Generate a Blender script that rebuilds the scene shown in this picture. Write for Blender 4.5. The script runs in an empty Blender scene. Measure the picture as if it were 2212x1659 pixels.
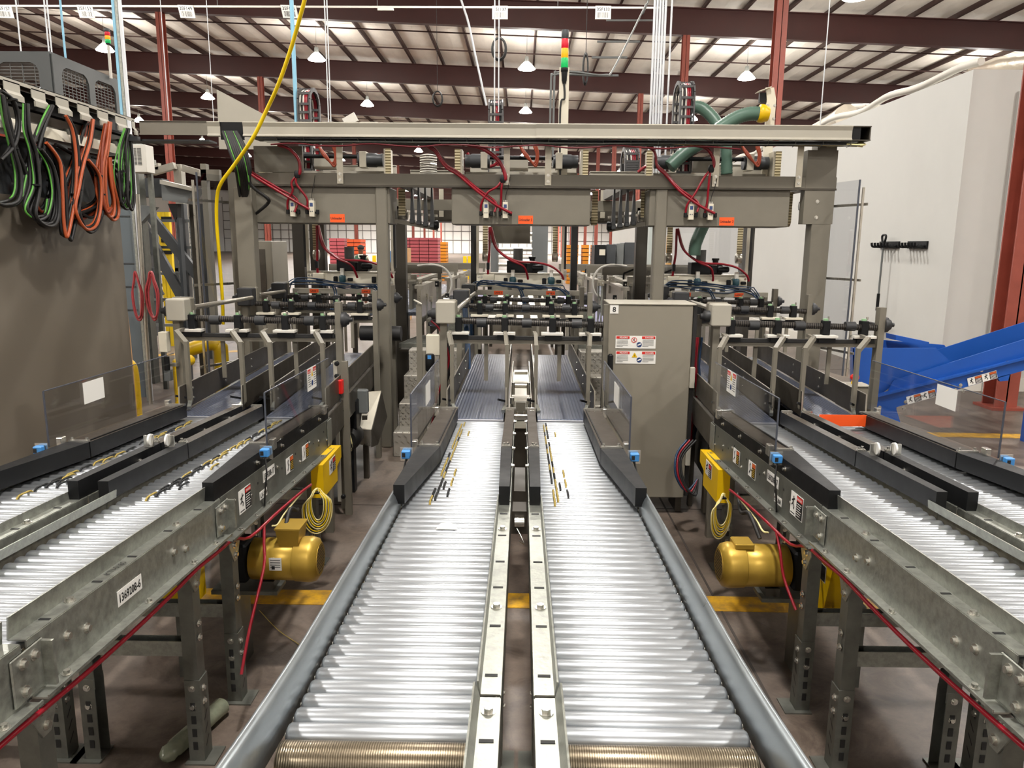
# Bottling hall: three pairs of roller conveyor lanes leading to a taupe unloading gantry.
LPOW = 480.0
EXPOSURE = 0.0
import bpy, math, random
from mathutils import Vector, Matrix
random.seed(7)
SC = bpy.context.scene
COL = SC.collection
PI = math.pi

# ---------------------------------------------------------------- camera numbers (real lens, real height) and survey helpers
F_PX = 1620.0; PITCH = math.radians(10.5); YAW = math.radians(0.69); ROLL = math.radians(0.5); EYE = 1.8
ROT = (Matrix.Rotation(YAW, 3, 'Z') @ Matrix.Rotation(PI/2 - PITCH, 3, 'X') @ Matrix.Rotation(ROLL, 3, 'Z'))
def _ray(x, y): return ROT @ Vector(((x-1106.0)/F_PX, -(y-829.5)/F_PX, -1.0))
def SY(x, y, Y):                       # point of the place seen at pixel x, y that stands Y metres ahead
    d = _ray(x, y); t = Y/d.y; return Vector((t*d.x, Y, EYE+t*d.z))
def SX(x, y, X):
    d = _ray(x, y); t = X/d.x; return Vector((X, t*d.y, EYE+t*d.z))
def SZ(x, y, Z):
    d = _ray(x, y); t = (Z-EYE)/d.z; return Vector((t*d.x, t*d.y, Z))

# ---------------------------------------------------------------- materials
def lin(h):
    h = h.lstrip('#'); c = [int(h[i:i+2], 16)/255 for i in (0, 2, 4)]
    return tuple((v/12.92 if v <= .04045 else ((v+.055)/1.055)**2.4) for v in c)+(1.0,)
MATS = {}
def mat(name, col, metal=0.0, rough=0.5, var=0.0, scale=8.0, bump=0.0, bscale=60.0, stretch=None, spec=None, emit=0.0, col2=None):
    m = bpy.data.materials.new(name); m.use_nodes = True
    nt = m.node_tree; b = nt.nodes['Principled BSDF']
    b.inputs['Base Color'].default_value = lin(col)
    b.inputs['Metallic'].default_value = metal
    b.inputs['Roughness'].default_value = rough
    if spec is not None: b.inputs['Specular IOR Level'].default_value = spec
    if emit:
        b.inputs['Emission Color'].default_value = lin(col); b.inputs['Emission Strength'].default_value = emit
    if var or bump:
        tc = nt.nodes.new('ShaderNodeTexCoord'); mp = nt.nodes.new('ShaderNodeMapping')
        nt.links.new(tc.outputs['Object'], mp.inputs['Vector'])
        if stretch: mp.inputs['Scale'].default_value = stretch
    if var:
        n = nt.nodes.new('ShaderNodeTexNoise'); n.inputs['Scale'].default_value = scale; n.inputs['Detail'].default_value = 5
        n.inputs['Roughness'].default_value = .65
        nt.links.new(mp.outputs['Vector'], n.inputs['Vector'])
        mx = nt.nodes.new('ShaderNodeMix'); mx.data_type = 'RGBA'
        c = lin(col)
        lo = tuple(max(0, v*(1-var)) for v in c[:3])+(1,); hi = tuple(min(1, v*(1+var)) for v in c[:3])+(1,)
        if col2: lo = lin(col2); hi = c
        mx.inputs[6].default_value = lo; mx.inputs[7].default_value = hi
        mr = nt.nodes.new('ShaderNodeMapRange'); mr.inputs[1].default_value = .32; mr.inputs[2].default_value = .68
        nt.links.new(n.outputs['Fac'], mr.inputs[0]); nt.links.new(mr.outputs[0], mx.inputs[0])
        nt.links.new(mx.outputs[2], b.inputs['Base Color'])
        r = nt.nodes.new('ShaderNodeMapRange'); r.inputs[1].default_value = .3; r.inputs[2].default_value = .7
        r.inputs[3].default_value = max(0, rough-.07); r.inputs[4].default_value = min(1, rough+.07)
        nt.links.new(n.outputs['Fac'], r.inputs[0]); nt.links.new(r.outputs[0], b.inputs['Roughness'])
    if bump:
        n2 = nt.nodes.new('ShaderNodeTexNoise'); n2.inputs['Scale'].default_value = bscale; n2.inputs['Detail'].default_value = 4
        nt.links.new(mp.outputs['Vector'], n2.inputs['Vector'])
        bp = nt.nodes.new('ShaderNodeBump'); bp.inputs['Strength'].default_value = bump; bp.inputs['Distance'].default_value = .01
        nt.links.new(n2.outputs['Fac'], bp.inputs['Height']); nt.links.new(bp.outputs['Normal'], b.inputs['Normal'])
    MATS[name] = m
    return m
def banded(name, col, col2, axis, freq, metal=0.0, rough=0.5, bump=.6, duty=.5):   # ribs or threads across an object axis
    m = mat(name, col, metal, rough); nt = m.node_tree; b = nt.nodes['Principled BSDF']
    tc = nt.nodes.new('ShaderNodeTexCoord'); sp = nt.nodes.new('ShaderNodeSeparateXYZ')
    nt.links.new(tc.outputs['Object'], sp.inputs[0])
    mu = nt.nodes.new('ShaderNodeMath'); mu.operation = 'MULTIPLY'; mu.inputs[1].default_value = freq*2*PI
    nt.links.new(sp.outputs[axis], mu.inputs[0])
    sn = nt.nodes.new('ShaderNodeMath'); sn.operation = 'SINE'; nt.links.new(mu.outputs[0], sn.inputs[0])
    mr = nt.nodes.new('ShaderNodeMapRange'); mr.inputs[1].default_value = -duty; mr.inputs[2].default_value = duty
    nt.links.new(sn.outputs[0], mr.inputs[0])
    mx = nt.nodes.new('ShaderNodeMix'); mx.data_type = 'RGBA'; mx.inputs[6].default_value = lin(col2); mx.inputs[7].default_value = lin(col)
    nt.links.new(mr.outputs[0], mx.inputs[0]); nt.links.new(mx.outputs[2], b.inputs['Base Color'])
    bp = nt.nodes.new('ShaderNodeBump'); bp.inputs['Strength'].default_value = bump; bp.inputs['Distance'].default_value = .004
    nt.links.new(mr.outputs[0], bp.inputs['Height']); nt.links.new(bp.outputs['Normal'], b.inputs['Normal'])
    return m

GALV = mat('galvanised steel', '#9c9e96', .75, .38, .22, 38, .08, 90)
GALVD = mat('galvanised steel dull', '#6c6d66', .55, .45, .2, 14, .05, 60)
ZINC = mat('zinc roller', '#adb1b5', .84, .36)
GUARD = mat('smooth guard steel', '#949b9e', .85, .34, .06, 10)
ZINC2 = mat('worn steel roller', '#a89a80', .85, .30, .18, 40)
TAUPE = mat('taupe machine paint', '#736e62', .0, .5, .07, 3, .05, 260)
TAUPEL = mat('light taupe cover paint', '#a9a497', .0, .45, .05, 2)
TAUPED = mat('dark taupe steel', '#4b463e', .45, .42, .12, 9)
BRONZE = mat('brown black guide strip', '#40382f', .35, .4, .16, 12)
BLACK = mat('black plastic', '#0e0f11', .0, .5, .2, 9, 0, 60, None, .3)
RUBBER = mat('black rubber', '#1b1a1a', .0, .55)
DKGREY = mat('dark grey enamel', '#3c3f42', .0, .45, .1, 5)
MIDGREY = mat('grey enamel', '#6a6d6c', .0, .5, .06, 4)
STEEL = mat('brushed stainless', '#b9b4a8', .85, .32, .12, 12, .03, 200, (1, 12, 1))
SSL = mat('stainless plate', '#c9c3b3', .55, .38, .1, 6)
BOLT = mat('bright bolt', '#d2d0c8', .9, .25)
SCREW = banded('dark threaded shaft', '#4a4540', '#1c1a19', 0, 70, .4, .4)
BELT = mat('blue grey slat belt', '#6d7484', .1, .28, .1, 18)
PURPLE = mat('pale violet belt', '#8d8bb0', .0, .4, .08, 5)
YEL = mat('safety yellow', '#e2b700', .0, .38, .05, 4)
YELB = mat('bright yellow tube', '#f2cf10', .0, .35)
GOLD = mat('gold motor paint', '#b6953a', .45, .38, .08, 6)
BLUE = mat('blue chute paint', '#1750a6', .0, .38, .06, 2)
BLUET = mat('sensor blue', '#3f86c8', .0, .4)
RED = mat('red air hose', '#860f20', .0, .3)
REDB = mat('bright red', '#d4201c', .0, .4)
HOSER = mat('rust red cable', '#8e3b22', .0, .45)
ORANGEC = mat('orange cable', '#b4542c', .0, .42)
GREENC = mat('green cable', '#5da543', .0, .4)
ORANGE = mat('orange sticker', '#ff5d1e', .0, .5)
GREENH = mat('green suction hose', '#4e6a5c', .0, .4)
WHITE = mat('white label', '#e8e6e0', .0, .5)
WHITEP = mat('white paint', '#d8d4ca', .0, .5, .04, 3)
INK = mat('ink', '#141414', .0, .6)
LRED = mat('label red', '#c92a22', .0, .5)
LORG = mat('label orange', '#c85a22', .0, .5)
LBLU = mat('label blue', '#16356b', .0, .5)
CREAM = mat('cream valve body', '#d9d2bf', .1, .4)
BEAM = mat('dark red primer steel', '#3f1c19', .0, .5, .1, 2)
COLUMN = mat('brick red column paint', '#8e4436', .0, .45, .14, 3)
DUCTF = mat('foil duct', '#cfc6b6', .6, .35, .1, 5, .9, 9)
TAN = banded('tan toothed belt', '#cfc19c', '#7d704e', 2, 42, .0, .5)
CHAIN = mat('grey cable chain', '#4b4a4b', .0, .45, .1, 30)
SKIN = mat('skin', '#6b4532', .0, .5)
CLOTH = mat('dark hair and cloth', '#1e1d1c', .0, .8)
HIVIS = mat('pale shirt', '#d8dccb', .0, .8)
GREENV = mat('green vest', '#27513a', .0, .8)
PEACH = mat('tan plywood', '#c39668', .0, .7, .1, 6)
PINKW = mat('red stacked goods', '#b8323c', .0, .4, .3, 3)
ORW = mat('orange stacked goods', '#e0851c', .0, .5)
ORW2 = mat('orange red stacked goods', '#f0622a', .0, .5)

def glassy(name, tint, alpha, rough=.03):
    m = bpy.data.materials.new(name); m.use_nodes = True; nt = m.node_tree; nt.nodes.clear()
    o = nt.nodes.new('ShaderNodeOutputMaterial'); mix = nt.nodes.new('ShaderNodeMixShader')
    tr = nt.nodes.new('ShaderNodeBsdfTransparent'); tr.inputs[0].default_value = lin(tint)
    gl = nt.nodes.new('ShaderNodeBsdfGlossy'); gl.inputs['Roughness'].default_value = rough; gl.inputs[0].default_value = (.9, .9, .9, 1)
    lw = nt.nodes.new('ShaderNodeLayerWeight'); lw.inputs[0].default_value = .5
    pw = nt.nodes.new('ShaderNodeMath'); pw.operation = 'POWER'; pw.inputs[1].default_value = 4.0
    ad = nt.nodes.new('ShaderNodeMath'); ad.operation = 'MULTIPLY_ADD'; ad.inputs[1].default_value = .75; ad.inputs[2].default_value = alpha; ad.use_clamp = True
    nt.links.new(lw.outputs['Facing'], pw.inputs[0]); nt.links.new(pw.outputs[0], ad.inputs[0]); nt.links.new(ad.outputs[0], mix.inputs[0])
    nt.links.new(tr.outputs[0], mix.inputs[1]); nt.links.new(gl.outputs[0], mix.inputs[2]); nt.links.new(mix.outputs[0], o.inputs[0])
    MATS[name] = m; return m
PLEXI = glassy('clear acrylic', '#f3f4f6', .04)
PLEXIE = mat('acrylic edge', '#474b55', .0, .25)
def glow(name, col, strength):
    m = bpy.data.materials.new(name); m.use_nodes = True; b = m.node_tree.nodes['Principled BSDF']
    b.inputs['Base Color'].default_value = lin(col); b.inputs['Emission Color'].default_value = lin(col); b.inputs['Emission Strength'].default_value = strength
    b.inputs['Roughness'].default_value = .3
    return m
LAMP = glow('high bay lamp glass', '#fff6e6', 60)
BRED = glow('beacon red', '#c01028', .35); BAMB = glow('beacon amber', '#ff9a10', .6); BGRN = glow('beacon green', '#0aa050', .5)
BLED = glow('lit screen', '#30406a', .15)

# ---------------------------------------------------------------- mesh builder
class MB:
    def __init__(s): s.v = []; s.f = []; s.sm = []; s.mi = []; s.m = 0
    def add(s, pts, faces, smooth=False):
        n = len(s.v); s.v += [Vector(p) for p in pts]
        for q in faces:
            s.f.append([n+i for i in q]); s.sm.append(smooth); s.mi.append(s.m)
        return s
    def hexa(s, p):  # 8 points: bottom 4, top 4
        return s.add(p, [(0,3,2,1),(4,5,6,7),(0,1,5,4),(1,2,6,5),(2,3,7,6),(3,0,4,7)])
    def bx(s, x0, x1, y0, y1, z0, z1, c=0.0):
        if x0 > x1: x0, x1 = x1, x0
        if y0 > y1: y0, y1 = y1, y0
        if z0 > z1: z0, z1 = z1, z0
        if c <= 0:
            return s.hexa([(x0,y0,z0),(x1,y0,z0),(x1,y1,z0),(x0,y1,z0),(x0,y0,z1),(x1,y0,z1),(x1,y1,z1),(x0,y1,z1)])
        c = min(c, (x1-x0)*.45, (y1-y0)*.45, (z1-z0)*.45)
        n = []
        for (zz, i) in ((z0, c), (z0+c, 0), (z1-c, 0), (z1, c)):
            a0, a1, b0, b1 = x0+i, x1-i, y0+i, y1-i
            k = c if i == 0 else c*.4
            n += [(a0+k,b0,zz),(a1-k,b0,zz),(a1,b0+k,zz),(a1,b1-k,zz),(a1-k,b1,zz),(a0+k,b1,zz),(a0,b1-k,zz),(a0,b0+k,zz)]
        fs = [tuple(range(7, -1, -1)), tuple(range(24, 32))]
        for L in range(3):
            for i in range(8):
                j = (i+1) % 8; fs.append((L*8+i, L*8+j, L*8+8+j, L*8+8+i))
        return s.add(n, fs)
    def obox(s, c, sx, sy, sz, M=None):
        M = M or Matrix.Identity(3); c = Vector(c)
        p = [c + M @ Vector((a*sx/2, b*sy/2, d*sz/2)) for d in (-1,1) for a, b in ((-1,-1),(1,-1),(1,1),(-1,1))]
        return s.hexa(p)
    def bar(s, p0, p1, w, h, up=(0,0,1)):  # w across, h along up
        p0 = Vector(p0); p1 = Vector(p1); d = (p1-p0).normalized(); u = Vector(up)
        a = d.cross(u)
        if a.length < 1e-4: a = d.cross(Vector((1,0,0)))
        a.normalize(); u = a.cross(d).normalized()
        q = []
        for p in (p0, p1):
            q += [p-a*w/2-u*h/2, p+a*w/2-u*h/2, p+a*w/2+u*h/2, p-a*w/2+u*h/2]
        return s.add(q, [(0,1,2,3),(7,6,5,4),(0,4,5,1),(1,5,6,2),(2,6,7,3),(3,7,4,0)])
    def cyl(s, p0, p1, r, r2=None, seg=14, caps=True):
        p0 = Vector(p0); p1 = Vector(p1); r2 = r if r2 is None else r2
        d = (p1-p0).normalized(); a = d.orthogonal().normalized(); b = d.cross(a)
        q = []
        for p, rr in ((p0, r), (p1, r2)):
            for i in range(seg):
                t = 2*PI*i/seg; q.append(p+a*(rr*math.cos(t))+b*(rr*math.sin(t)))
        s.add(q, [(i, (i+1) % seg, seg+(i+1) % seg, seg+i) for i in range(seg)], True)
        if caps:
            s.add(q[:seg], [tuple(range(seg-1, -1, -1))]); s.add(q[seg:], [tuple(range(seg))])
        return s
    def lathe(s, c, axis, prof, seg=24):  # prof: (distance along axis, radius)
        c = Vector(c); d = Vector(axis).normalized(); a = d.orthogonal().normalized(); b = d.cross(a); q = []
        for h, r in prof:
            for i in range(seg):
                t = 2*PI*i/seg; q.append(c+d*h+a*(r*math.cos(t))+b*(r*math.sin(t)))
        fs = []
        for k in range(len(prof)-1):
            for i in range(seg):
                j = (i+1) % seg; fs.append((k*seg+i, k*seg+j, (k+1)*seg+j, (k+1)*seg+i))
        s.add(q, fs, True)
        s.add(q[:seg], [tuple(range(seg-1,-1,-1))]); s.add(q[-seg:], [tuple(range(seg))])
        return s
    def tube(s, pts, r, seg=8, sub=5, smooth=True):
        P = [Vector(p) for p in pts]
        if smooth and len(P) > 2:
            Q = []
            for i in range(len(P)-1):
                a = P[max(i-1, 0)]; b = P[i]; c = P[i+1]; d = P[min(i+2, len(P)-1)]
                for k in range(sub):
                    t = k/sub
                    Q.append(.5*((2*b)+(c-a)*t+(2*a-5*b+4*c-d)*t*t+(3*b-a-3*c+d)*t**3))
            Q.append(P[-1]); P = Q
        q = []; n = None
        for i, p in enumerate(P):
            d = (P[min(i+1, len(P)-1)]-P[max(i-1, 0)])
            d = d.normalized() if d.length > 1e-9 else Vector((0,0,1))
            n = (d.orthogonal() if n is None else n-d*n.dot(d)).normalized(); b = d.cross(n)
            for k in range(seg):
                t = 2*PI*k/seg; q.append(p+n*(r*math.cos(t))+b*(r*math.sin(t)))
        fs = [(i*seg+k, i*seg+(k+1) % seg, (i+1)*seg+(k+1) % seg, (i+1)*seg+k) for i in range(len(P)-1) for k in range(seg)]
        s.add(q, fs, True)
        s.add(q[:seg], [tuple(range(seg-1,-1,-1))]); s.add(q[-seg:], [tuple(range(seg))])
        return s
    def prism(s, poly, axis, a, b):  # poly in the plane across axis
        def P(u, w, t): return {'x': (t,u,w), 'y': (u,t,w), 'z': (u,w,t)}[axis]
        n = len(poly); q = [P(u, w, a) for u, w in poly]+[P(u, w, b) for u, w in poly]
        return s.add(q, [tuple(range(n-1,-1,-1)), tuple(range(n, 2*n))]+[(i, (i+1) % n, n+(i+1) % n, n+i) for i in range(n)])
    def slab(s, pts, off):  # planar polygon given thickness
        n = len(pts); o = Vector(off); q = [Vector(p) for p in pts]+[Vector(p)+o for p in pts]
        return s.add(q, [tuple(range(n-1,-1,-1)), tuple(range(n, 2*n))]+[(i, (i+1) % n, n+(i+1) % n, n+i) for i in range(n)])
    def ball(s, c, r, seg=12, rings=8, sc=(1,1,1)):
        c = Vector(c); q = []
        for i in range(rings+1):
            ph = PI*i/rings
            for k in range(seg):
                t = 2*PI*k/seg
                q.append(c+Vector((r*sc[0]*math.sin(ph)*math.cos(t), r*sc[1]*math.sin(ph)*math.sin(t), r*sc[2]*math.cos(ph))))
        return s.add(q, [(i*seg+k, (i+1)*seg+k, (i+1)*seg+(k+1) % seg, i*seg+(k+1) % seg) for i in range(rings) for k in range(seg)], True)
    def bolt(s, p, n, r=.008, h=.006):
        p = Vector(p); n = Vector(n).normalized(); s.cyl(p, p+n*h*.35, r*1.5, seg=10); s.cyl(p+n*h*.35, p+n*h*1.3, r, seg=6); return s
    def mesh(s, name, org=Vector((0,0,0))):
        me = bpy.data.meshes.new(name); me.from_pydata([v-org for v in s.v], [], s.f)
        me.polygons.foreach_set('use_smooth', s.sm); me.polygons.foreach_set('material_index', s.mi)
        me.update(); return me
    def build(s, name, mats, parent=None, recalc=True):
        org = wloc(parent) if parent else Vector((0,0,0))
        me = s.mesh(name, org)
        if recalc:
            import bmesh
            b = bmesh.new(); b.from_mesh(me); bmesh.ops.recalc_face_normals(b, faces=b.faces); b.to_mesh(me); b.free()
        for m in (mats if isinstance(mats, (list, tuple)) else [mats]): me.materials.append(m)
        o = bpy.data.objects.new(name, me); COL.objects.link(o)
        if parent: o.parent = parent
        return o
def wloc(o):
    v = Vector((0,0,0))
    while o: v += o.location; o = o.parent
    return v
def tag(o, label, cat, group=None):
    o['label'] = label; o['category'] = cat
    if group: o['group'] = group
    return o
def thing(name, label, cat, loc=(0,0,0), group=None):
    o = bpy.data.objects.new(name, None); o.empty_display_size = .1; COL.objects.link(o); o.location = loc
    return tag(o, label, cat, group)
def struct(o): o['kind'] = 'structure'; return o
def stuff(o): o['kind'] = 'stuff'; return o
def solo(mb, name, mats, label, cat, group=None):   # a thing that is one mesh; origin moved to its base centre
    xs = [v.x for v in mb.v]; ys = [v.y for v in mb.v]; zs = [v.z for v in mb.v]
    c = Vector(((min(xs)+max(xs))/2, (min(ys)+max(ys))/2, min(zs)))
    for v in mb.v: v -= c
    o = mb.build(name, mats); o.location = c
    return tag(o, label, cat, group)
def dup(root, loc, label=None, group=None):
    r = root.copy(); COL.objects.link(r); r.location = loc
    if label: r['label'] = label
    if group: r['group'] = group
    def rec(a, b):
        for ch in list(a.children):
            c = ch.copy(); COL.objects.link(c); c.parent = b; rec(ch, c)
    rec(root, r)
    return r
def copies(o, parent, offs):      # repeated part: share mesh, shift
    for d in offs:
        c = o.copy(); COL.objects.link(c); c.parent = parent; c.location = o.location + Vector(d)

# ---------------------------------------------------------------- writing
_TX = {}
def textgeo(s, bold=False):
    k = (s, bold)
    if k in _TX: return _TX[k]
    cu = bpy.data.curves.new('t', 'FONT'); cu.body = s; cu.size = 1; cu.resolution_u = 2
    if bold: cu.offset = .018
    o = bpy.data.objects.new('t', cu); COL.objects.link(o)
    dg = bpy.context.evaluated_depsgraph_get(); dg.update()
    me = bpy.data.meshes.new_from_object(o.evaluated_get(dg))
    vs = [v.co.copy() for v in me.vertices]; fs = [tuple(p.vertices) for p in me.polygons]
    bpy.data.objects.remove(o); bpy.data.curves.remove(cu); bpy.data.meshes.remove(me)
    if vs:
        x0 = min(v.x for v in vs); x1 = max(v.x for v in vs); y0 = min(v.y for v in vs); y1 = max(v.y for v in vs)
    else: x0 = x1 = y0 = y1 = 0
    _TX[k] = (vs, fs, x0, x1, y0, y1); return _TX[k]
class Card:      # a flat sticker: centre c, axes xd (reading direction), yd (up), size w, h
    def __init__(s, c, xd, yd, w, h, base=0):
        s.c = Vector(c); s.x = Vector(xd).normalized(); s.y = Vector(yd).normalized(); s.n = s.x.cross(s.y).normalized()
        s.w = w; s.h = h; s.mb = MB(); s.mb.m = base; s.rect(-.5, .5, -.5, .5, 0, base, t=.0012)
    def P(s, u, v, k): return s.c+s.x*(u*s.w)+s.y*(v*s.h)+s.n*k
    def rect(s, u0, u1, v0, v1, lvl, m, t=.0004):
        s.mb.m = m; a = .0012*(lvl > 0)+.0006*lvl
        q = [s.P(u0,v0,a), s.P(u1,v0,a), s.P(u1,v1,a), s.P(u0,v1,a)]
        s.mb.slab(q, s.n*t); return s
    def text(s, txt, u, v, hh, m, lvl=2, bold=False, wmax=None, align='c'):   # hh = cap height in metres
        vs, fs, x0, x1, y0, y1 = textgeo(txt, bold)
        if not vs: return s
        k = hh/.73; w = (x1-x0)*k; kx = k
        if wmax and w > wmax: kx = k*wmax/w; w = wmax
        ox = {'c': -w/2, 'l': 0, 'r': -w}[align]
        a = .0012+.0007*lvl; s.mb.m = m
        pts = [s.c+s.x*(u*s.w+ox+(p.x-x0)*kx)+s.y*(v*s.h+(p.y)*k-.36*k)+s.n*a for p in vs]
        s.mb.add(pts, fs); return s
    def line(s, u0, v0, u1, v1, t, m, lvl=2):
        a = .0012+.0007*lvl; s.mb.m = m; p = s.P(u0,v0,a); q = s.P(u1,v1,a); d = (q-p).normalized(); o = s.n.cross(d)*t/2
        s.mb.add([p-o, p+o, q+o, q-o], [(0,1,2,3)]); return s
    def build(s, name, mats, parent, label=None):
        o = s.mb.build(name, mats, parent, recalc=False)
        if label: o['label'] = label
        return o
def man(cd, u, v, k, m, lvl=2):     # falling figure pictogram; k = size as share of the card height
    r = cd.h*k; a = r*.11
    def L(x0,y0,x1,y1,t=a): cd.line(u+x0*k*cd.h/cd.w, v+y0*k, u+x1*k*cd.h/cd.w, v+y1*k, t, m, lvl)
    L(-.02,.42,.10,.42,a*1.5); L(.0,.28,-.05,-.05,a*1.5); L(0,.25,.28,.33); L(0,.25,-.28,.12); L(-.05,-.05,.2,-.22); L(.2,-.22,.1,-.45); L(-.05,-.05,-.3,-.2)
_BM = {}
def bolts(parent, lst, name='bolt', m=None):      # each bolt an object of its own, sharing one mesh per size
    org = wloc(parent)
    for it in lst:
        p, n = it[0], Vector(it[1]).normalized(); r = it[2] if len(it) > 2 else .008; h = it[3] if len(it) > 3 else r*.8
        k = (round(r, 4), round(h, 4), (m or BOLT).name)
        if k not in _BM:
            b = MB(); b.cyl((0,0,0), (0,0,h*.3), r*1.55, seg=12); b.cyl((0,0,h*.3), (0,0,h*1.3), r, seg=6)
            me = b.mesh('bolt'); me.materials.append(m or BOLT); _BM[k] = me
        o = bpy.data.objects.new(name, _BM[k]); COL.objects.link(o); o.parent = parent
        o.location = Vector(p)-org; o.rotation_mode = 'QUATERNION'; o.rotation_quaternion = Vector((0,0,1)).rotation_difference(n)
def ubuild(mb_list, name, mats, parent):          # several equal-kind pieces, one object each
    return [b.build(name, mats, parent) for b in mb_list]
# ================================================================ building shell
def zb(X): return 9.65-.036*X           # underside of the roof beams
YB = [8.0+10.8*k for k in range(-2, 14)]    # beam lines: -13.6, -2.8, 8.0, 18.8, 29.6, ...
XL, XR, Y0, Y1 = -62.0, 46.0, -16.0, 158.0
def concrete():
    m = bpy.data.materials.new('concrete floor'); m.use_nodes = True; nt = m.node_tree; b = nt.nodes['Principled BSDF']
    tc = nt.nodes.new('ShaderNodeTexCoord')
    def noise(sc, det, dist=0):
        n = nt.nodes.new('ShaderNodeTexNoise'); n.inputs['Scale'].default_value = sc; n.inputs['Detail'].default_value = det
        n.inputs['Distortion'].default_value = dist; n.inputs['Roughness'].default_value = .7
        nt.links.new(tc.outputs['Object'], n.inputs['Vector']); return n
    n1 = noise(.9, 8, .6); n2 = noise(3.2, 8, 1.2); n3 = noise(30, 6)
    r = nt.nodes.new('ShaderNodeValToRGB'); r.color_ramp.elements[0].position = .3; r.color_ramp.elements[0].color = lin('#4a3f37')
    r.color_ramp.elements[1].position = .72; r.color_ramp.elements[1].color = lin('#7d7065')
    nt.links.new(n1.outputs['Fac'], r.inputs[0])
    r2 = nt.nodes.new('ShaderNodeValToRGB'); r2.color_ramp.elements[0].position = .36; r2.color_ramp.elements[0].color = (.34, .3, .28, 1)
    r2.color_ramp.elements[1].position = .52; r2.color_ramp.elements[1].color = (1, 1, 1, 1)
    nt.links.new(n2.outputs['Fac'], r2.inputs[0])
    mx = nt.nodes.new('ShaderNodeMix'); mx.data_type = 'RGBA'; mx.blend_type = 'MULTIPLY'; mx.inputs[0].default_value = .75
    nt.links.new(r.outputs[0], mx.inputs[6]); nt.links.new(r2.outputs[0], mx.inputs[7])
    mx2 = nt.nodes.new('ShaderNodeMix'); mx2.data_type = 'RGBA'; mx2.blend_type = 'OVERLAY'; mx2.inputs[0].default_value = .35
    nt.links.new(mx.outputs[2], mx2.inputs[6]); nt.links.new(n3.outputs['Fac'], mx2.inputs[7])
    nt.links.new(mx2.outputs[2], b.inputs['Base Color'])
    rr = nt.nodes.new('ShaderNodeMapRange'); rr.inputs[3].default_value = .28; rr.inputs[4].default_value = .6
    nt.links.new(n2.outputs['Fac'], rr.inputs[0]); nt.links.new(rr.outputs[0], b.inputs['Roughness'])
    bp = nt.nodes.new('ShaderNodeBump'); bp.inputs['Strength'].default_value = .12; bp.inputs['Distance'].default_value = .01
    nt.links.new(n3.outputs['Fac'], bp.inputs['Height']); nt.links.new(bp.outputs['Normal'], b.inputs['Normal'])
    return m
CONC = concrete()
struct(MB().bx(XL, XR, Y0, Y1, -.15, 0).build('floor', CONC))
JOINT = mat('floor joint', '#3a332e', 0, .8)
j = MB()
for x in (1.02, -5.3, 7.2, -11.6): j.bx(x-.006, x+.006, Y0, 60, 0, .0015)
for y in (5.0, 11.2, 17.4): j.bx(-20, 12, y-.005, y+.005, 0, .0015)
struct(j.build('trim_1', JOINT))
YPAINT = mat('worn yellow floor paint', '#d9a418', 0, .5, .3, 12, 0, 60, None, None, 0, '#8a6a34')
def stripe(n, pts):
    struct(MB().slab([(x, y, .0) for x, y in pts], (0, 0, .003)).build('trim_%d' % n, YPAINT))
stripe(2, [(-2.6, 3.52), (3.6, 3.5), (3.6, 3.66), (-2.6, 3.68)])
stripe(3, [(-6.2, 3.2), (-4.6, 8.1), (-4.45, 8.05), (-6.0, 3.15)])
stripe(4, [(-9.2, 10.3), (-4.75, 12.6), (-4.7, 12.4), (-9.1, 10.1)])
stripe(5, [(3.6, 7.15), (7.2, 7.05), (7.2, 7.22), (3.6, 7.32)])
stripe(6, [(-2.9, 1.0), (-2.5, 1.0), (-2.1, 3.6), (-2.3, 3.6)])

# ceiling insulation, sagging between the purlins
INS = mat('ceiling insulation blanket', '#ebe5dc', 0, .75, .12, .8, .9, 1.1, (1, .45, 1))
m = MB(); nx = 72; PS = 1.524
xs = [XL+i*PS for i in range(int((XR-XL)/PS)+2)]
g = 0
ceil_ = MB()
for i, x in enumerate(xs[:-1]):
    for (u0, u1, d0, d1) in ((0, .5, 0, -.06), (.5, 1, -.06, 0)):
        a = x+u0*PS; b = x+u1*PS; za = zb(a)+1.16+d0; zc = zb(b)+1.16+d1
        ceil_.add([(a, Y0, za), (b, Y0, zc), (b, Y1, zc), (a, Y1, za)], [(0, 1, 2, 3)])
ceil_o = struct(ceil_.build('ceiling', INS, recalc=False))
DK = mat('dark purlin primer', '#3f2a26', 0, .6)
for x in xs:
    if x > XR: continue
    z = zb(x)+.95
    p = MB().bx(x-.01, x+.012, Y0, Y1, z, z+.24).bx(x-.075, x+.01, Y0, Y1, z, z+.012).build('purlin', DK, ceil_o)
for k, yb in enumerate(YB[:-1]):
    if yb > 75: break
    for dy in (1.7, 4.6, 7.6):
        p = MB().bar((XL, yb+dy, zb(XL)+.93), (XR, yb+dy, zb(XR)+.93), .05, .05); 
        p.build('bracing_rod', DK, ceil_o)
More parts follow.
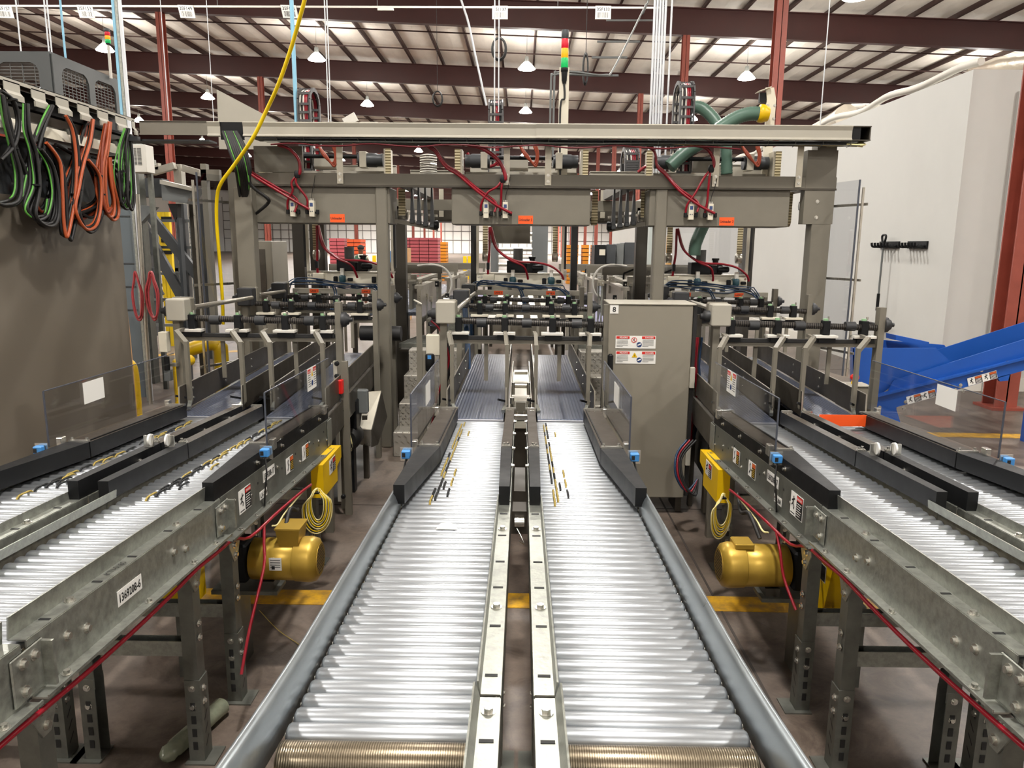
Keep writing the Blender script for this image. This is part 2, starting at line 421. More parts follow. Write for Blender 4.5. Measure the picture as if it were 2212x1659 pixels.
# roof beams
for k, yb in enumerate(YB):
    b = MB()
    for (h0, h1, w) in ((0, .03, .13), (.92, .95, .13), (.03, .92, .012)):
        b.hexa([(XL, yb-w, zb(XL)+h0), (XR, yb-w, zb(XR)+h0), (XR, yb+w, zb(XR)+h0), (XL, yb+w, zb(XL)+h0),
                (XL, yb-w, zb(XL)+h1), (XR, yb-w, zb(XR)+h1), (XR, yb+w, zb(XR)+h1), (XL, yb+w, zb(XL)+h1)])
    nm = {4: 'nearest deep dark red roof beam crossing behind the hanging aisle signs', 5: 'second dark red roof beam, behind the stack light',
          6: 'third dark red roof beam, just above the grey cable tray', 3: 'dark red roof beam out of the top of the view'}
    solo(b, 'roof_beam', BEAM, nm.get(k, 'dark red roof beam running across the far part of the hall'), 'beam', 'roof beams')
# columns
def column(x, y, h, label, w=.26, grp='columns under the roof beams'):
    c = MB(); c.bx(x-w/2, x+w/2, y-w/2, y-w/2+.02, 0, h).bx(x-w/2, x+w/2, y+w/2-.02, y+w/2, 0, h).bx(x-.008, x+.008, y-w/2, y+w/2, 0, h)
    c.bx(x-w*.75, x+w*.75, y-w*.75, y+w*.75, 0, .03)
    return solo(c, 'steel_column', COLUMN, label, 'column', grp)
for cx_ in (-13.5, 5.95):
    for k, yb in enumerate(YB[2:14]):
        if cx_ < 0 and yb < 18: continue
        if cx_ > 0 and yb < 10: continue
        lab = {(-13.5, 29.6): 'brick red column at the left behind the cable tray corner', (5.95, 18.8): 'tall brick red column right of the white conduits',
               (-13.5, 40.4): 'dark red column behind the yellow cable, left of the left cable chain', (5.95, 29.6): 'dark red column just right of the white conduit bundle',
               (5.95, 40.4): 'slim dark red column between the stack light and the conduits'}.get((cx_, round(yb, 1)), 'far dark red column in the %s row, seen below the gantry' % ('left' if cx_ < 0 else 'right'))
        column(cx_, yb, zb(cx_)-.001, lab)
nc = MB(); a = SZ(2153, 880, 0)
column(a.x+.02, a.y, zb(6)-.001, 'broad brick red column at the right edge beside the blue chute', .25)
lc = SY(3, 200, 16.0); column(-10.9, 16.0, 9.9, 'bright red column at the far left edge of the view', .28)
# outer walls
WALLW = mat('far wall white sheeting', '#f3f1ec', 0, .7); GIRT = mat('girt grey', '#77706c', 0, .6)
def wall(name, x0, x1, y0, y1, m=None, grid=None):
    w = MB(); w.bx(x0, x1, y0, y1, 0, 12.5)
    ms = [m or WALLW, GIRT, BEAM]
    if grid:
        w.m = 1
        for z in (2.6, 4.4, 6.2, 8.0, 9.6): w.bx(x0, x1, y0-.12, y0, z, z+.14)
        for k in range(64): w.bx(x0+1.7*k, x0+1.7*k+.07, y0-.16, y0, 0, 11)
    return struct(w.build(name, ms))
wall('wall_far', XL, XR, Y1, Y1+.3, None, True)
wall('wall_back', XL, XR, Y0-.3, Y0); wall('wall_left', XL-.3, XL, Y0, Y1); wall('wall_right', XR, XR+.3, Y0, Y1)
# white partition room at the right
PART = mat('partition wall paint', '#c3c2bd', 0, .6, .03, 1.2)
a = SY(2036, 740, 9.6); PX = a.x; top = SY(2110, 150, 9.6).z; PYF = 9.6
p = MB().bx(PX, 13, PYF, 46, 0, top)
pw = struct(p.build('wall_partition', PART))
struct(MB().bx(PX-.02, PX, PYF+.0, 46, 0, .18).bx(PX, 13, PYF-.03, PYF, 0, .16).build('baseboard_partition', WHITEP))
# plastic sheet rolled on the partition top, foil duct
s = MB(); s.tube([(PX+.05+.03*math.sin(y*2.1), y, top+.085+.03*math.sin(y*3.3)) for y in [PYF+.4*i for i in range(60)]], .05, 7, 2)
solo(s, 'rolled_plastic_sheet', WHITEP, 'crumpled white plastic edge lying along the top of the white partition wall', 'sheet')
q0 = SY(2212+60, 128, 10.2); q0.z = top+.22
s = MB(); s.lathe((PX+.12, 9.95, top+.07), (1, .05, .075), [(0, .015), (.12, .05), (.35, .13), (.6, .15), (.8, .19), (1.1, .18), (1.4, .22), (1.9, .21), (2.6, .24), (4, .24)], 18)
solo(s, 'foil_duct', DUCTF, 'thick crinkled foil duct lying on the near corner of the partition top', 'duct')
s = MB(); s.tube([(PX+.4, 14.2, top+.22), (PX+.6, 15.2, top+.24), (PX+.7, 16.4, top+.22)], .2, 12, 5)
solo(s, 'foil_duct', DUCTF, 'short foil bundle lying further back on the partition top', 'duct')
DK2 = MB()
# column casing on partition face (a shallow pilaster)
struct(MB().bx(PX+.55, PX+.95, PYF-.05, PYF, 0, top-.25).build('trim_7', PART))

# ---------------------------------------------------------------- high bay lamps (real fixtures, the room's only light)
LX = [-27.6, -18.2, -9.0, .1, 9.6, 19.5]; LYS = [2.0+10.8*k for k in range(-1, 14)]
fix = None
def lamp_label(x, y):
    side = {-27.6: 'far left', -18.2: 'left', -9.0: 'centre left', .1: 'middle', 9.6: 'right', 19.5: 'far right'}[x]
    if y < 0: return 'high bay lamp of the %s row, behind the viewer' % side
    return 'lit high bay lamp in the %s row, about %d m ahead' % (side, round(y))
for x in LX:
    for y in LYS:
        z = zb(x)-.42+.35
        if fix is None:
            fix = thing('high_bay_lamp', lamp_label(x, y), 'lamp', (x, y, z-.35), 'high bay lamps')
            MB().lathe((x, y, z-.3), (0, 0, 1), [(0, .36), (.02, .375), (.22, .2), (.30, .11)], 18).build('reflector', LAMP, fix)
            MB().cyl((x, y, z), (x, y, z+.22), .1, .08, 12).build('ballast_housing', MIDGREY, fix)
            MB().cyl((x, y, z+.22), (x, y, z+1.1), .008, seg=6).build('hanger_rod', MIDGREY, fix)
        else:
            dup(fix, (x, y, z-.35), lamp_label(x, y))
        near = y < 46
        if near or (x in (-18.2, .1, 9.6, -27.6) and y < 160):
            L = bpy.data.lights.new('lamp_light', 'AREA'); L.shape = 'DISK'; L.size = .55
            L.energy = (LPOW if near else LPOW*1.6 if y < 110 else LPOW*7); L.color = (1, .972, .935); L.spread = math.radians(165)
            o = bpy.data.objects.new('lamp_light', L); COL.objects.link(o); o.location = (x, y, z-.36)
            if near and abs(x) < 20 or y > 46:
                P_ = bpy.data.lights.new('lamp_uplight', 'POINT'); P_.energy = LPOW*.5; P_.shadow_soft_size = .3; P_.color = (1, .965, .92)
                o = bpy.data.objects.new('lamp_uplight', P_); COL.objects.link(o); o.location = (x, y, z-1.0)

# ---------------------------------------------------------------- aisle signs on a hanging rail
RY = 16.0
r0 = SY(0, 13, RY); r1 = SY(1425, 17, RY)
rl = thing('sign_rail', 'thin white rail hung across the top of the view carrying the aisle signs', 'rail', (r0.x, RY, r0.z))
MB().bar(r0-Vector((.5,0,0)), r1, .03, .035).build('rail', WHITEP, rl)
for px in (40, 470, 815, 1205):
    q = SY(px, 13+px*.003, RY); MB().cyl(q, (q.x, RY, zb(q.x)+.9), .006, seg=5).build('hanger_wire', MIDGREY, rl)
q = SY(833, 17, RY); MB().bx(q.x-.16, q.x+.16, RY-.02, RY+.02, q.z-.05, q.z+.03).build('splice_cover', WHITEP, rl)
for i, (px, tx) in enumerate(((10, '35F157'), (185, '35F153'), (403, '35F149'), (625, '35F145'), (1080, '35F137'), (1303, '35F133'))):
    c = SY(px, 25 if px < 900 else 27, RY-.04); t = .12 if px < 900 else 0
    th = thing('aisle_sign', 'small white hanging aisle sign reading %s' % tx, 'sign', (c.x, c.y, c.z-.15), 'hanging aisle signs')
    xd = Vector((math.cos(-.03), 0, math.sin(-.03))) if t else Vector((1, 0, 0)); yd = Vector((-t*1.6, 0, 1)) if t else Vector((0, 0, 1))
    cd = Card(c, xd, yd, .30, .24)
    cd.text(tx, 0, .25, .065, 1, bold=True, wmax=.25)
    rnd = random.Random(i); u = -.38
    while u < .36:
        w = rnd.choice((.012, .02, .03)); cd.rect(u, u+w, -.4, .02, 1, 1); u += w+rnd.choice((.012, .02, .028))
    cd.build('sign_face', [WHITE, INK], th)
    MB().obox(c+Vector((0, .012, 0)), .31, .012, .25, Matrix(((xd.x, 0, yd.normalized().x), (0, 1, 0), (xd.z, 0, yd.normalized().z)))).build('sign_back', WHITEP, th)
# ================================================================ roller conveyor lanes
def zl(Y): return .885-.042*(Y-2.5)          # ledge height of the side channels
SIDEN = {-1: 'left', 1: 'right'}
def safety_card(root, X, Y, z, s, w, h, kind, slope=-.042):
    # sticker on an outer web facing s (+1 = +x); reads along -y for +x faces
    xd = Vector((0, 1, slope)) if s < 0 else Vector((0, 1, slope))
    if s > 0: c = Card((X, Y, z), Vector((0, 1, slope)), (0, 0, 1), w, h)
    else: c = Card((X, Y, z), Vector((0, -1, -slope)), (0, 0, 1), w, h)
    if kind == 'fall':
        c.rect(.02, .48, -.46, .46, 1, 1) if False else None
        man(c, -.26, .05, .6, 1); c.line(-.44, -.40, -.1, -.40, h*.05, 1)
        c.rect(0, .48, -.47, .47, 1, 1); c.rect(.01, .47, .25, .45, 2, 2); c.text('DANGER', .25, .35, h*.10, 0, 4, True, w*.38)
        for k in range(6): c.line(.05, .15-.1*k, .42-.04*(k % 3), .15-.1*k, h*.03, 0, 3)
        return c, [WHITE, INK, LRED]
    if kind == 'pinch':
        c.line(-.34, -.3, -.18, -.05, h*.10, 1); c.line(-.18, -.05, -.28, .2, h*.09, 1); c.line(-.28, .2, -.2, .36, h*.12, 1)
        c.rect(.02, .48, -.47, .47, 1, 1); c.rect(.04, .46, .2, .45, 2, 2)
        for k in range(5): c.line(.07, .1-.11*k, .43, .1-.11*k, h*.035, 3, 3)
        return c, [WHITE, INK, LORG, YEL]
    if kind == 'num': return c, [WHITE, INK]
def rail_card(root, name, X, Y, z, s, w, h, kind, txt=None):
    c, ms = safety_card(root, X, Y, z, s, w, h, kind)
    if txt: c.text(txt, 0, 0, h*.55, 1, 2, True, w*.86)
    return c.build(name, ms, root)

def make_roller(name, x0, x1, r, m, root, y, z, end=True):
    b = MB(); b.lathe((x0, y, z), (1, 0, 0), [(0, r*.55), (.003, r*.86), (.009, r), (x1-x0-.009, r), (x1-x0-.003, r*.86), (x1-x0, r*.55)], 20)
    b.m = 1; b.cyl((x0-.003, y, z), (x0, y, z), .006, seg=6).cyl((x1, y, z), (x1+.003, y, z), .006, seg=6)
    return b.build(name, [m, BOLT], root)

def channel(b, s, xo, ya, yb, h=.14, ledge=.04, flange=.038, up=.055, lean=.006, lip=True):
    # C channel whose web stands at x = xo, ledge towards the rollers (-s side), guard upright on the ledge's inner edge
    t = .004
    def Q(xa, za, xb_, zb_, th=t):
        for (p0, p1) in (((xa, za), (xb_, zb_)),):
            A = Vector((p0[0], 0, p0[1])); B = Vector((p1[0], 0, p1[1])); n = Vector((-(B-A).z, 0, (B-A).x)).normalized()*th/2
            q = []
            for y in (ya, yb):
                o = Vector((0, y, zl(y)))
                q += [A-n+o, B-n+o, B+n+o, A+n+o]
            b.add(q, [(0,1,2,3),(7,6,5,4),(0,4,5,1),(1,5,6,2),(2,6,7,3),(3,7,4,0)])
    Q(xo, 0, xo, -h); Q(xo, 0, xo-s*ledge, 0); Q(xo-s*ledge, 0, xo-s*(ledge-lean), up)
    Q(xo, -h, xo+s*flange, -h); Q(xo+s*flange, -h, xo+s*flange, -h+.008)
def slot(b, x, y, z, lx=.026, ly=.009): b.bx(x-lx/2, x+lx/2, y-ly/2, y+ly/2, z, z+.0012)

def make_near(cx, side, label, n):
    # near gravity section of one lane; side = +1 lane right of the pair centre
    s = side; lab = label
    root = thing('gravity_roller_conveyor', lab, 'roller conveyor', (cx+s*.25, 1.9, 0), 'gravity roller lanes')
    ya, yb = .70, 2.60
    outer_visible = True
    xo = cx+s*.455; xi = cx+s*.034
    mid = abs(cx) < .5
    def slots_on(b, x, y0_, y1_):
        b.m = 1
        for y in (.95, 1.18, 1.40, 1.62, 1.84, 2.02, 2.24, 2.46):
            if y0_ < y < y1_: slot(b, x, y, zl(y)+.0022)
        return b
    for (u, v) in ((1.52, yb), (ya, 1.50)):
        if mid:
            continue
        o = MB(); channel(o, s, xo if not mid else cx+s*.475, u, v, **({} if not mid else dict(flange=0, ledge=.036, up=.045, lean=.030, h=.035)))
        if not mid: slots_on(o, xo-s*.02, u, v)
        o.build('outer_side_channel', [GALV, INK], root)
    for (u, v) in ((1.33, yb), (ya, 1.32)):
        i = MB(); channel(i, -s, xi, u, v, up=.03 if u > 1 else .035, lean=-.004 if u > 1 else -.01, flange=.0)
        slots_on(i, xi+s*.02, u, v).build('inner_side_channel', [GALV, INK], root)
    bl = [((xi+s*.02, y, zl(y)+.002), (0, 0, 1), .009, .008) for y in (1.27, 1.72, 2.30)]
    if not mid:
        bl += [((xo-s*.02, y, zl(y)+.002), (0, 0, 1), .009, .008) for y in (1.27, 1.72, 2.30)]
        bl += [((xo+s*.002, y, zl(y)-.06-.02*(k % 2)), (s, 0, 0), .009, .008) for k, y in enumerate((1.12, 1.36, 1.66, 1.74, 2.22, 2.3))]
        bl += [((xo+s*.02, y, zl(y)-.138), (0, 0, 1), .008, .009) for y in (1.05, 1.40, 1.62, 2.02, 2.32, 2.5)]
        bl += [((xo+s*.009, y+dy, zl(y)-.075+dz), (s, 0, 0), .009, .008) for y in (1.51, 2.60) for dy, dz in ((-.02, .035), (.02, .035), (-.02, -.03))]
        for y in (1.51, 2.60):
            sp = MB(); sp.bx(xo+s*.003, xo+s*.009, y-.055, y+.055, zl(y)-.13, zl(y)-.015, .004); sp.bx(xo+s*.003, xo+s*.035, y+.046, y+.055, zl(y)-.13, zl(y)-.02)
            sp.build('splice_plate', GALV, root)
    bolts(root, bl)
    r0 = None
    xa, xb = sorted((cx+s*.078, cx+s*.427))
    ys = [1.245+.05*k for k in range(28)]
    for y in ys:
        z = zl(y)-.012-.0242
        if r0 is None: r0 = make_roller('roller', xa, xb, .0226, ZINC, root, y, z); y00, z00 = y, z
        else: copies(r0, root, [(0, y-y00, z-z00)])
    b = MB()
    zz = zl(1.185)-.012-.034
    b.lathe((xa, 1.185, zz), (1, 0, 0), [(0, .018), (.004, .031), (.012, .034), (xb-xa-.012, .034), (xb-xa-.004, .031), (xb-xa, .018)], 24)
    b.build('threaded_end_roller', ZINC2T, root)['label'] = 'larger brown ribbed end roller'
    for k in range(4 if cx else 4):
        y = 1.11-.05*k; copies(r0, root, [(0, y-y00, zl(y)-.012-.0242-z00)])
    if abs(cx) < .5:      # one continuous smooth guard with a turned lip, splayed at the near end
        f = MB(); rows = []
        for k in range(25):
            y = yb-(yb-.8)*k/24; t = max(0, (1.42-y)/.62); x0_ = cx+s*(.432+.012*t+.02*t*t); z = zl(y)
            rows.append([(x0_, y, z-.045), (x0_+s*.001, y, z-.012), (x0_+s*.006, y, z+.012), (x0_+s*.013, y, z+.030), (x0_+s*.022, y, z+.042), (x0_+s*.027, y, z+.042), (x0_+s*.027, y, z+.030), (x0_+s*.018, y, z+.018), (x0_+s*.011, y, z+.0), (x0_+s*.006, y, z-.045)])
        n = 10; q = [p for r_ in rows for p in r_]
        f.add(q, [(i*n+k, i*n+(k+1) % n, (i+1)*n+(k+1) % n, (i+1)*n+k) for i in range(24) for k in range(n)], True)
        f.add(rows[0], [tuple(range(n))]); f.add(rows[-1], [tuple(range(n-1, -1, -1))])
        f.build('outer_side_guard', GUARD, root)
    return root
ZINC2T = banded('brown ribbed roller steel', '#8f8370', '#655b4a', 0, 230, .8, .3, .3)

def leg(root, x, y, ztop, s, foot_y=None, w=.055, yd=1):
    # formed steel leg: upper channel, lower sleeve with slots, bracket plate, foot; open side faces -s
    b = MB(); t = .004; zj = ztop*.42
    def C(x0, ww, dd, z0, z1, off):
        b.bx(x0-s*0, x0+s*t, y-ww/2-off, y+ww/2+off, z0, z1)
        b.bx(x0, x0-s*dd, y-ww/2-off, y-ww/2-off+t, z0, z1)
        b.bx(x0, x0-s*dd, y+ww/2+off-t, y+ww/2+off, z0, z1)
    C(x, w, .045, zj-.04, ztop-.02, 0); C(x+s*.005, w, .05, .006, zj, .004)
    b.m = 1
    for k in range(4):
        z = .05+.05*k
        b.add([(x+s*.0095, y-.014, z), (x+s*.0095, y+.012, z+.03), (x+s*.0095, y+.012, z+.038), (x+s*.0095, y-.014, z+.008)], [(0, 1, 2, 3)])
        b.bx(x-s*.028, x-s*.012, y-w/2-.0065, y-w/2-.0045, z, z+.03)
    o = b.build('leg', [GALVD, INK], root)
    bl = [((x+s*.008, y-.006, z), (s, 0, 0), .008) for z in (zj-.04, zj-.09, ztop*.62, ztop*.69)]+[((x-s*.02, y-w/2-.004, zj-.03), (0, -1, 0), .008), ((x-s*.02, y-w/2-.004, zj-.1), (0, -1, 0), .008)]
    br = MB(); br.prism([(y-.05*yd, ztop+.0), (y+.05*yd, ztop+.0), (y+.05*yd, ztop-.05), (y+.015*yd, ztop-.115), (y-.015*yd, ztop-.115), (y-.05*yd, ztop-.05)], 'x', x+s*.004, x+s*.008)
    br.bx(x-s*.03, x+s*.006, y-.05, y+.05, ztop-.004, ztop)
    br.build('leg_bracket', GALV, o)
    bl += [((x+s*.008, y-.012, ztop-.045), (s, 0, 0), .01), ((x+s*.008, y, ztop-.09), (s, 0, 0), .009)]
    bolts(o, bl)
    f = MB(); f.bx(x-.055, x+.05, y-.05, y+.05, 0, .006); f.build('foot_plate', GALVD, o)

def make_power(cx, side, label, bands):
    s = side
    root = thing('powered_roller_conveyor', label, 'roller conveyor', (cx+s*.25, 3.4, 0), 'powered roller lanes')
    ya, yb = 2.61, 4.20
    xo = cx+s*.452; xi = cx+s*.034
    o2 = MB(); channel(o2, s, xo, ya, yb, h=.17, up=.0, ledge=.03, flange=.04)
    i = MB(); channel(i, -s, xi, ya, yb, h=.15, up=.0, ledge=.03, flange=0); i.build('inner_side_channel', GALV, root)
    bolts(root, [((xo+s*.002, 2.74+.17*k, zl(2.74+.17*k)-.05-.03*(k % 3)), (s, 0, 0), .006) for k in range(9)]+
          [((xo+s*.022, 2.74+.17*k, zl(2.74+.17*k)-.167), (0, 0, 1), .008) for k in range(9)])
    h = o2; h.m = 1
    for k in range(14):
        y = 2.68+.105*k; h.cyl((xo+s*.0022, y, zl(y)-.035-.09*((k*7 % 5)/5)), (xo+s*.003, y, zl(y)-.035-.09*((k*7 % 5)/5)), .006, seg=8)
    h.build('outer_side_channel', [GALVD, INK], root)
    sp = MB(); sp.bx(xo+s*.003, xo+s*.009, yb-.09, yb-.0, zl(yb)-.15, zl(yb)-.0, .004); sp.build('end_plate', GALV, root)
    r0 = None
    xa, xb = sorted((cx+s*.07, cx+s*.436))
    for k in range(32):
        y = 2.645+.05*k; z = zl(y)-.012-.0242
        if r0 is None: r0 = make_roller('roller', xa, xb, .0226, ZINC, root, y, z); y00, z00 = y, z
        else: copies(r0, root, [(0, y-y00, z-z00)])
    # guide rails: brown-black folded covers standing on both channels, tapered at the near end
    for (nm, xw, inn, wide, sg) in (('outer_guide_rail', cx+s*.452, cx+s*.452, .10, -s), ('inner_guide_rail', cx+s*.036, cx+s*.036, .048, s)):
        g = MB(); y0, y1, y2 = 2.56, 3.18, 4.16
        H = .072
        def sect(y, w0, w1):   # from w0 to w1 measured from xw inward
            z = zl(y); return [(xw+sg*w0, y, z+.002), (xw+sg*w1, y, z+.002), (xw+sg*w1, y, z+H), (xw+sg*w0, y, z+H)]
        n0 = .04 if wide > .06 else .038
        w = wide
        g.m = 0; A = sect(y0, 0, n0); B = sect(y1, 0, w); g.add(A+B, [(0,1,2,3),(7,6,5,4),(0,4,5,1),(1,5,6,2),(3,7,4,0)])
        C_ = sect(y1+.008, 0, w); D = sect(y2, 0, w*.95); g.add(C_+D, [(0,1,2,3),(7,6,5,4),(0,4,5,1),(1,5,6,2),(3,7,4,0)])
        g.m = 0; g.add([A[3], A[2], B[2], B[3]], [(0,1,2,3)]); g.m = 1; g.add([C_[3], C_[2], D[2], D[3]], [(0,1,2,3)])
        if wide > .06:   # raised long edge strip
            g.m = 0; g.bar((xw+sg*w*.86, y1+.02, zl(y1)+H+.002), (xw+sg*w*.84, y2, zl(y2)+H+.002), .006, .006)
        go = g.build(nm, [BLACK, BRONZE], root)
        y = y1+.01; MB().bx(xw+sg*.008, xw+sg*(w-.004), y-.012, y+.008, zl(y)+H, zl(y)+H+.008).build('clamp_strip', BOLT, go)
        bb = [((xw+sg*.02, y, zl(y)+H+.008), (0, 0, 1), .006, .01), ((xw+sg*(w-.014), y, zl(y)+H+.008), (0, 0, 1), .006, .008)]
        y = y2-.03; MB().bx(xw-sg*.01, xw+sg*(w), y-.008, y+.012, zl(y)+H+.0, zl(y)+H+.01).build('end_strip', BOLT, go)
        bb += [((xw+sg*w*.4, y-.05, zl(y)+H), (0, 0, 1), .006), ((xw+sg*w*.7, y-.05, zl(y)+H), (0, 0, 1), .006)]
        bb += [((xw, 3.0+.32*k, zl(3.0+.32*k)+.035), (-sg, 0, 0), .007, .01) for k in range(4)]
        bolts(go, bb)
    # drive bands looped over neighbouring rollers
    bx_ = bands
    if bx_ is not None:
        b0 = None
        ks = list(range(0, 30))
        rnd = random.Random(int(cx*10)+s*3+50)
        for k in ks:
            y = 2.645+.05*k; z = zl(y)-.012-.0242; x = cx+bx_+.014*(k % 2)
            if b0 is None:
                P = []
                r = .0262
                for a in range(9): t = PI/2+PI*a/8; P.append((x, y+r*math.cos(t), z+r*math.sin(t)))
                for a in range(9): t = -PI/2+PI*a/8; P.append((x, y+.05+r*math.cos(t), z-.0021+r*math.sin(t)))
                P.append(P[0])
                b0 = {}
                for mname, mm in (('y', YBAND), ('k', BLACK)):
                    bb = MB(); bb.tube(P, .0042, 6, 1, False); b0[mname] = bb.build('drive_band', mm, root)
                b00 = (x, y, z); b0['y'].location = (0, 0, 0)
                b0['k'].location = (.03, .2, -.0084)
            else:
                if rnd.random() < .12: continue
                src = b0['k' if (k < 9 and rnd.random() < .5) or rnd.random() < .25 else 'y']
                c = src.copy(); COL.objects.link(c); c.parent = root; c.location = (x-b00[0], y-b00[1], z-b00[2])
        for k in (2, 5, 8, 24) if abs(cx) < .5 else (3, 9):
            y = 2.645+.05*k; z = zl(y)-.012-.0242
            c = b0['k' if k < 4 else 'y'].copy(); COL.objects.link(c); c.parent = root; c.location = (cx+bx_+.055-b00[0], y-b00[1], z-b00[2])
    return root
YBAND = mat('dull yellow band', '#9a8538', 0, .5)
PAIRX = {'left': -1.55, 'centre': .0, 'right': 1.55}
near_lab = {('left', -1): 'outermost left near roller lane, cut by the left edge of the view', ('left', 1): 'near roller lane of the left pair with a part number sticker on its side',
            ('centre', -1): 'left one of the two near roller lanes in the middle', ('centre', 1): 'right one of the two near roller lanes in the middle',
            ('right', -1): 'near roller lane of the right pair, the one beside the right aisle', ('right', 1): 'outermost right near roller lane, at the right edge of the view'}
pow_lab = {('left', -1): 'outer black-railed roller lane of the left pair, beside the taupe wall panel', ('left', 1): 'black-railed roller lane of the left pair above the left yellow box',
           ('centre', -1): 'left middle roller lane between black guide rails', ('centre', 1): 'right middle roller lane between black guide rails',
           ('right', -1): 'black-railed roller lane of the right pair above the right yellow box', ('right', 1): 'far right black-railed roller lane carrying an orange strip'}
NEAR = {}; POW = {}
for pn, cx in PAIRX.items():
    for s in (-1, 1):
        NEAR[pn, s] = make_near(cx, s, near_lab[pn, s], 0)
        POW[pn, s] = make_power(cx, s, pow_lab[pn, s], {('left', -1): -.31, ('left', 1): .17, ('centre', -1): -.33, ('centre', 1): .13, ('right', -1): None, ('right', 1): None}[pn, s])
# legs
for pn, s, sx in (('left', 1, 1), ('right', -1, -1), ('left', -1, -1), ('right', 1, 1)):
    x = PAIRX[pn]+s*.455
    r = NEAR[pn, s]
    if s*PAIRX[pn] < 0: ys = (1.56, 2.37)
    else: ys = (1.45, 2.37)
    for y in ys: leg(r, x-s*.01, y, zl(y)-.142, s)
    leg(POW[pn, s], x-s*.01, 2.72, zl(2.72)-.172, s); leg(POW[pn, s], x-s*.055 if s*PAIRX[pn] < 0 else x-s*.01, 4.04, zl(4.04)-.172, s)
for pn in ('left', 'right'):
    for s in (-1, 1):
        x = PAIRX[pn]+s*.02
        for y in (1.45, 2.37): leg(NEAR[pn, s], x+s*.02, y, zl(y)-.15, -s)
        leg(POW[pn, s], x+s*.02, 4.04, zl(4.04)-.17, -s)
for pn in ('centre',):
    for s in (-1, 1):
        for y in (1.6, 2.37): leg(NEAR[pn, s], s*.37, y, zl(y)-.03, s)
        for y in (1.6, 2.37): leg(NEAR[pn, s], s*.06, y, zl(y)-.15, -s)
        leg(POW[pn, s], s*.43, 4.04, zl(4.04)-.17, s)
for pn in ('left', 'right'):
    for s in (-1, 1):
        x0 = PAIRX[pn]+s*.03; x1 = PAIRX[pn]+s*.43
        for (y, z, rt) in ((2.37, .40, NEAR), (1.45, .42, NEAR), (2.72, .36, POW), (4.04, .38, POW)):
            b = MB(); b.bx(x0, x1, y-.02, y+.02, z, z+.004).bx(x0, x1, y-.022, y-.018, z, z+.055).bx(x0, x1, y+.016, y+.02, z, z+.055); b.build('cross_member', GALV, rt[pn, s])
# stickers on the outer webs facing the aisles
for (pn, s, nums) in (('left', 1, ('1369208-6', '1369208-17')), ('right', -1, ('1369208-9', '1369208-17'))):
    x = PAIRX[pn]+s*.455+s*.003
    n_, p_ = NEAR[pn, s], POW[pn, s]; xp = PAIRX[pn]+s*.452+s*.003
    if pn == 'left': rail_card(n_, 'part_number_sticker', x, 1.95, zl(1.95)-.07, s, .13, .045, 'num', nums[0])
    rail_card(p_, 'part_number_sticker', xp, 3.13, zl(3.13)-.045, s, .15, .05, 'num', nums[1])
    rail_card(p_, 'small_sticker', xp, 3.05, zl(3.05)-.115, s, .09, .035, 'num', 'LX-208')
    c = rail_card(p_, 'danger_sticker', xp, 2.84, zl(2.84)-.075, s, .13, .095, 'fall')
    rail_card(p_, 'warning_sticker', xp, 3.42, zl(3.42)-.08, s, .11, .075, 'pinch')
    rail_card(p_, 'warning_sticker', xp, 3.68, zl(3.68)-.08, s, .11, .075, 'pinch')
# hand lettering on the left ledge
c = Card((PAIRX['left']+.435, 1.93, zl(1.93)+.003), (0, 1, -.042), (-1, 0, 0), .2, .03)
c.mb = MB(); c.text('KTI-0180', 0, 0, .018, 0, 0); c.build('marker_writing', [INK], NEAR['left', 1])
# floor gap under the middle pair: centre drive box and wiring seen between the lanes
b = MB(); b.bx(-.03, .03, 3.0, 3.12, .60, .70).bx(-.028, .028, 3.5, 3.9, .5, .62); b.m = 1; b.cyl((-.02, 2.98, .66), (.02, 2.98, .66), .02).tube([(-.01, 2.96, .64), (.02, 2.9, .6), (.0, 2.85, .63)], .003, 5)
b.build('centre_bracket', [TAUPED, BOLT], POW['centre', -1])
COLLAR = mat('near black collar', '#2b2c2e', 0, .5)
# ================================================================ belt lanes, hanging guide plates, guide frames
def cB(pn, Y):
    if pn == 'centre': return .0
    k = 1.585+.055*(max(4.2, min(Y, 7.2))-4.2)
    return -k if pn == 'left' else k
def skewbox(b, pn, x0, x1, ya, yb, z0, z1):
    a, c = cB(pn, ya), cB(pn, yb)
    b.hexa([(a+x0, ya, z0), (a+x1, ya, z0), (c+x1, yb, z0), (c+x0, yb, z0), (a+x0, ya, z1), (a+x1, ya, z1), (c+x1, yb, z1), (c+x0, yb, z1)])
BELTR = banded('blue grey ribbed belt', '#565d6f', '#454b5a', 0, 50, .1, .26, .35)
blab = {('left', -1): 'blue grey belt of the left pair nearest the yellow guard rail', ('left', 1): 'blue grey belt of the left pair nearest the tall left gantry post',
        ('centre', -1): 'blue grey belt in the middle, left of the steel centre strip', ('centre', 1): 'blue grey belt in the middle, right of the steel centre strip',
        ('right', -1): 'blue grey belt of the right pair, directly behind the cabinet numbered 8', ('right', 1): 'blue grey belt of the right pair nearest the blue chute'}
BR = []
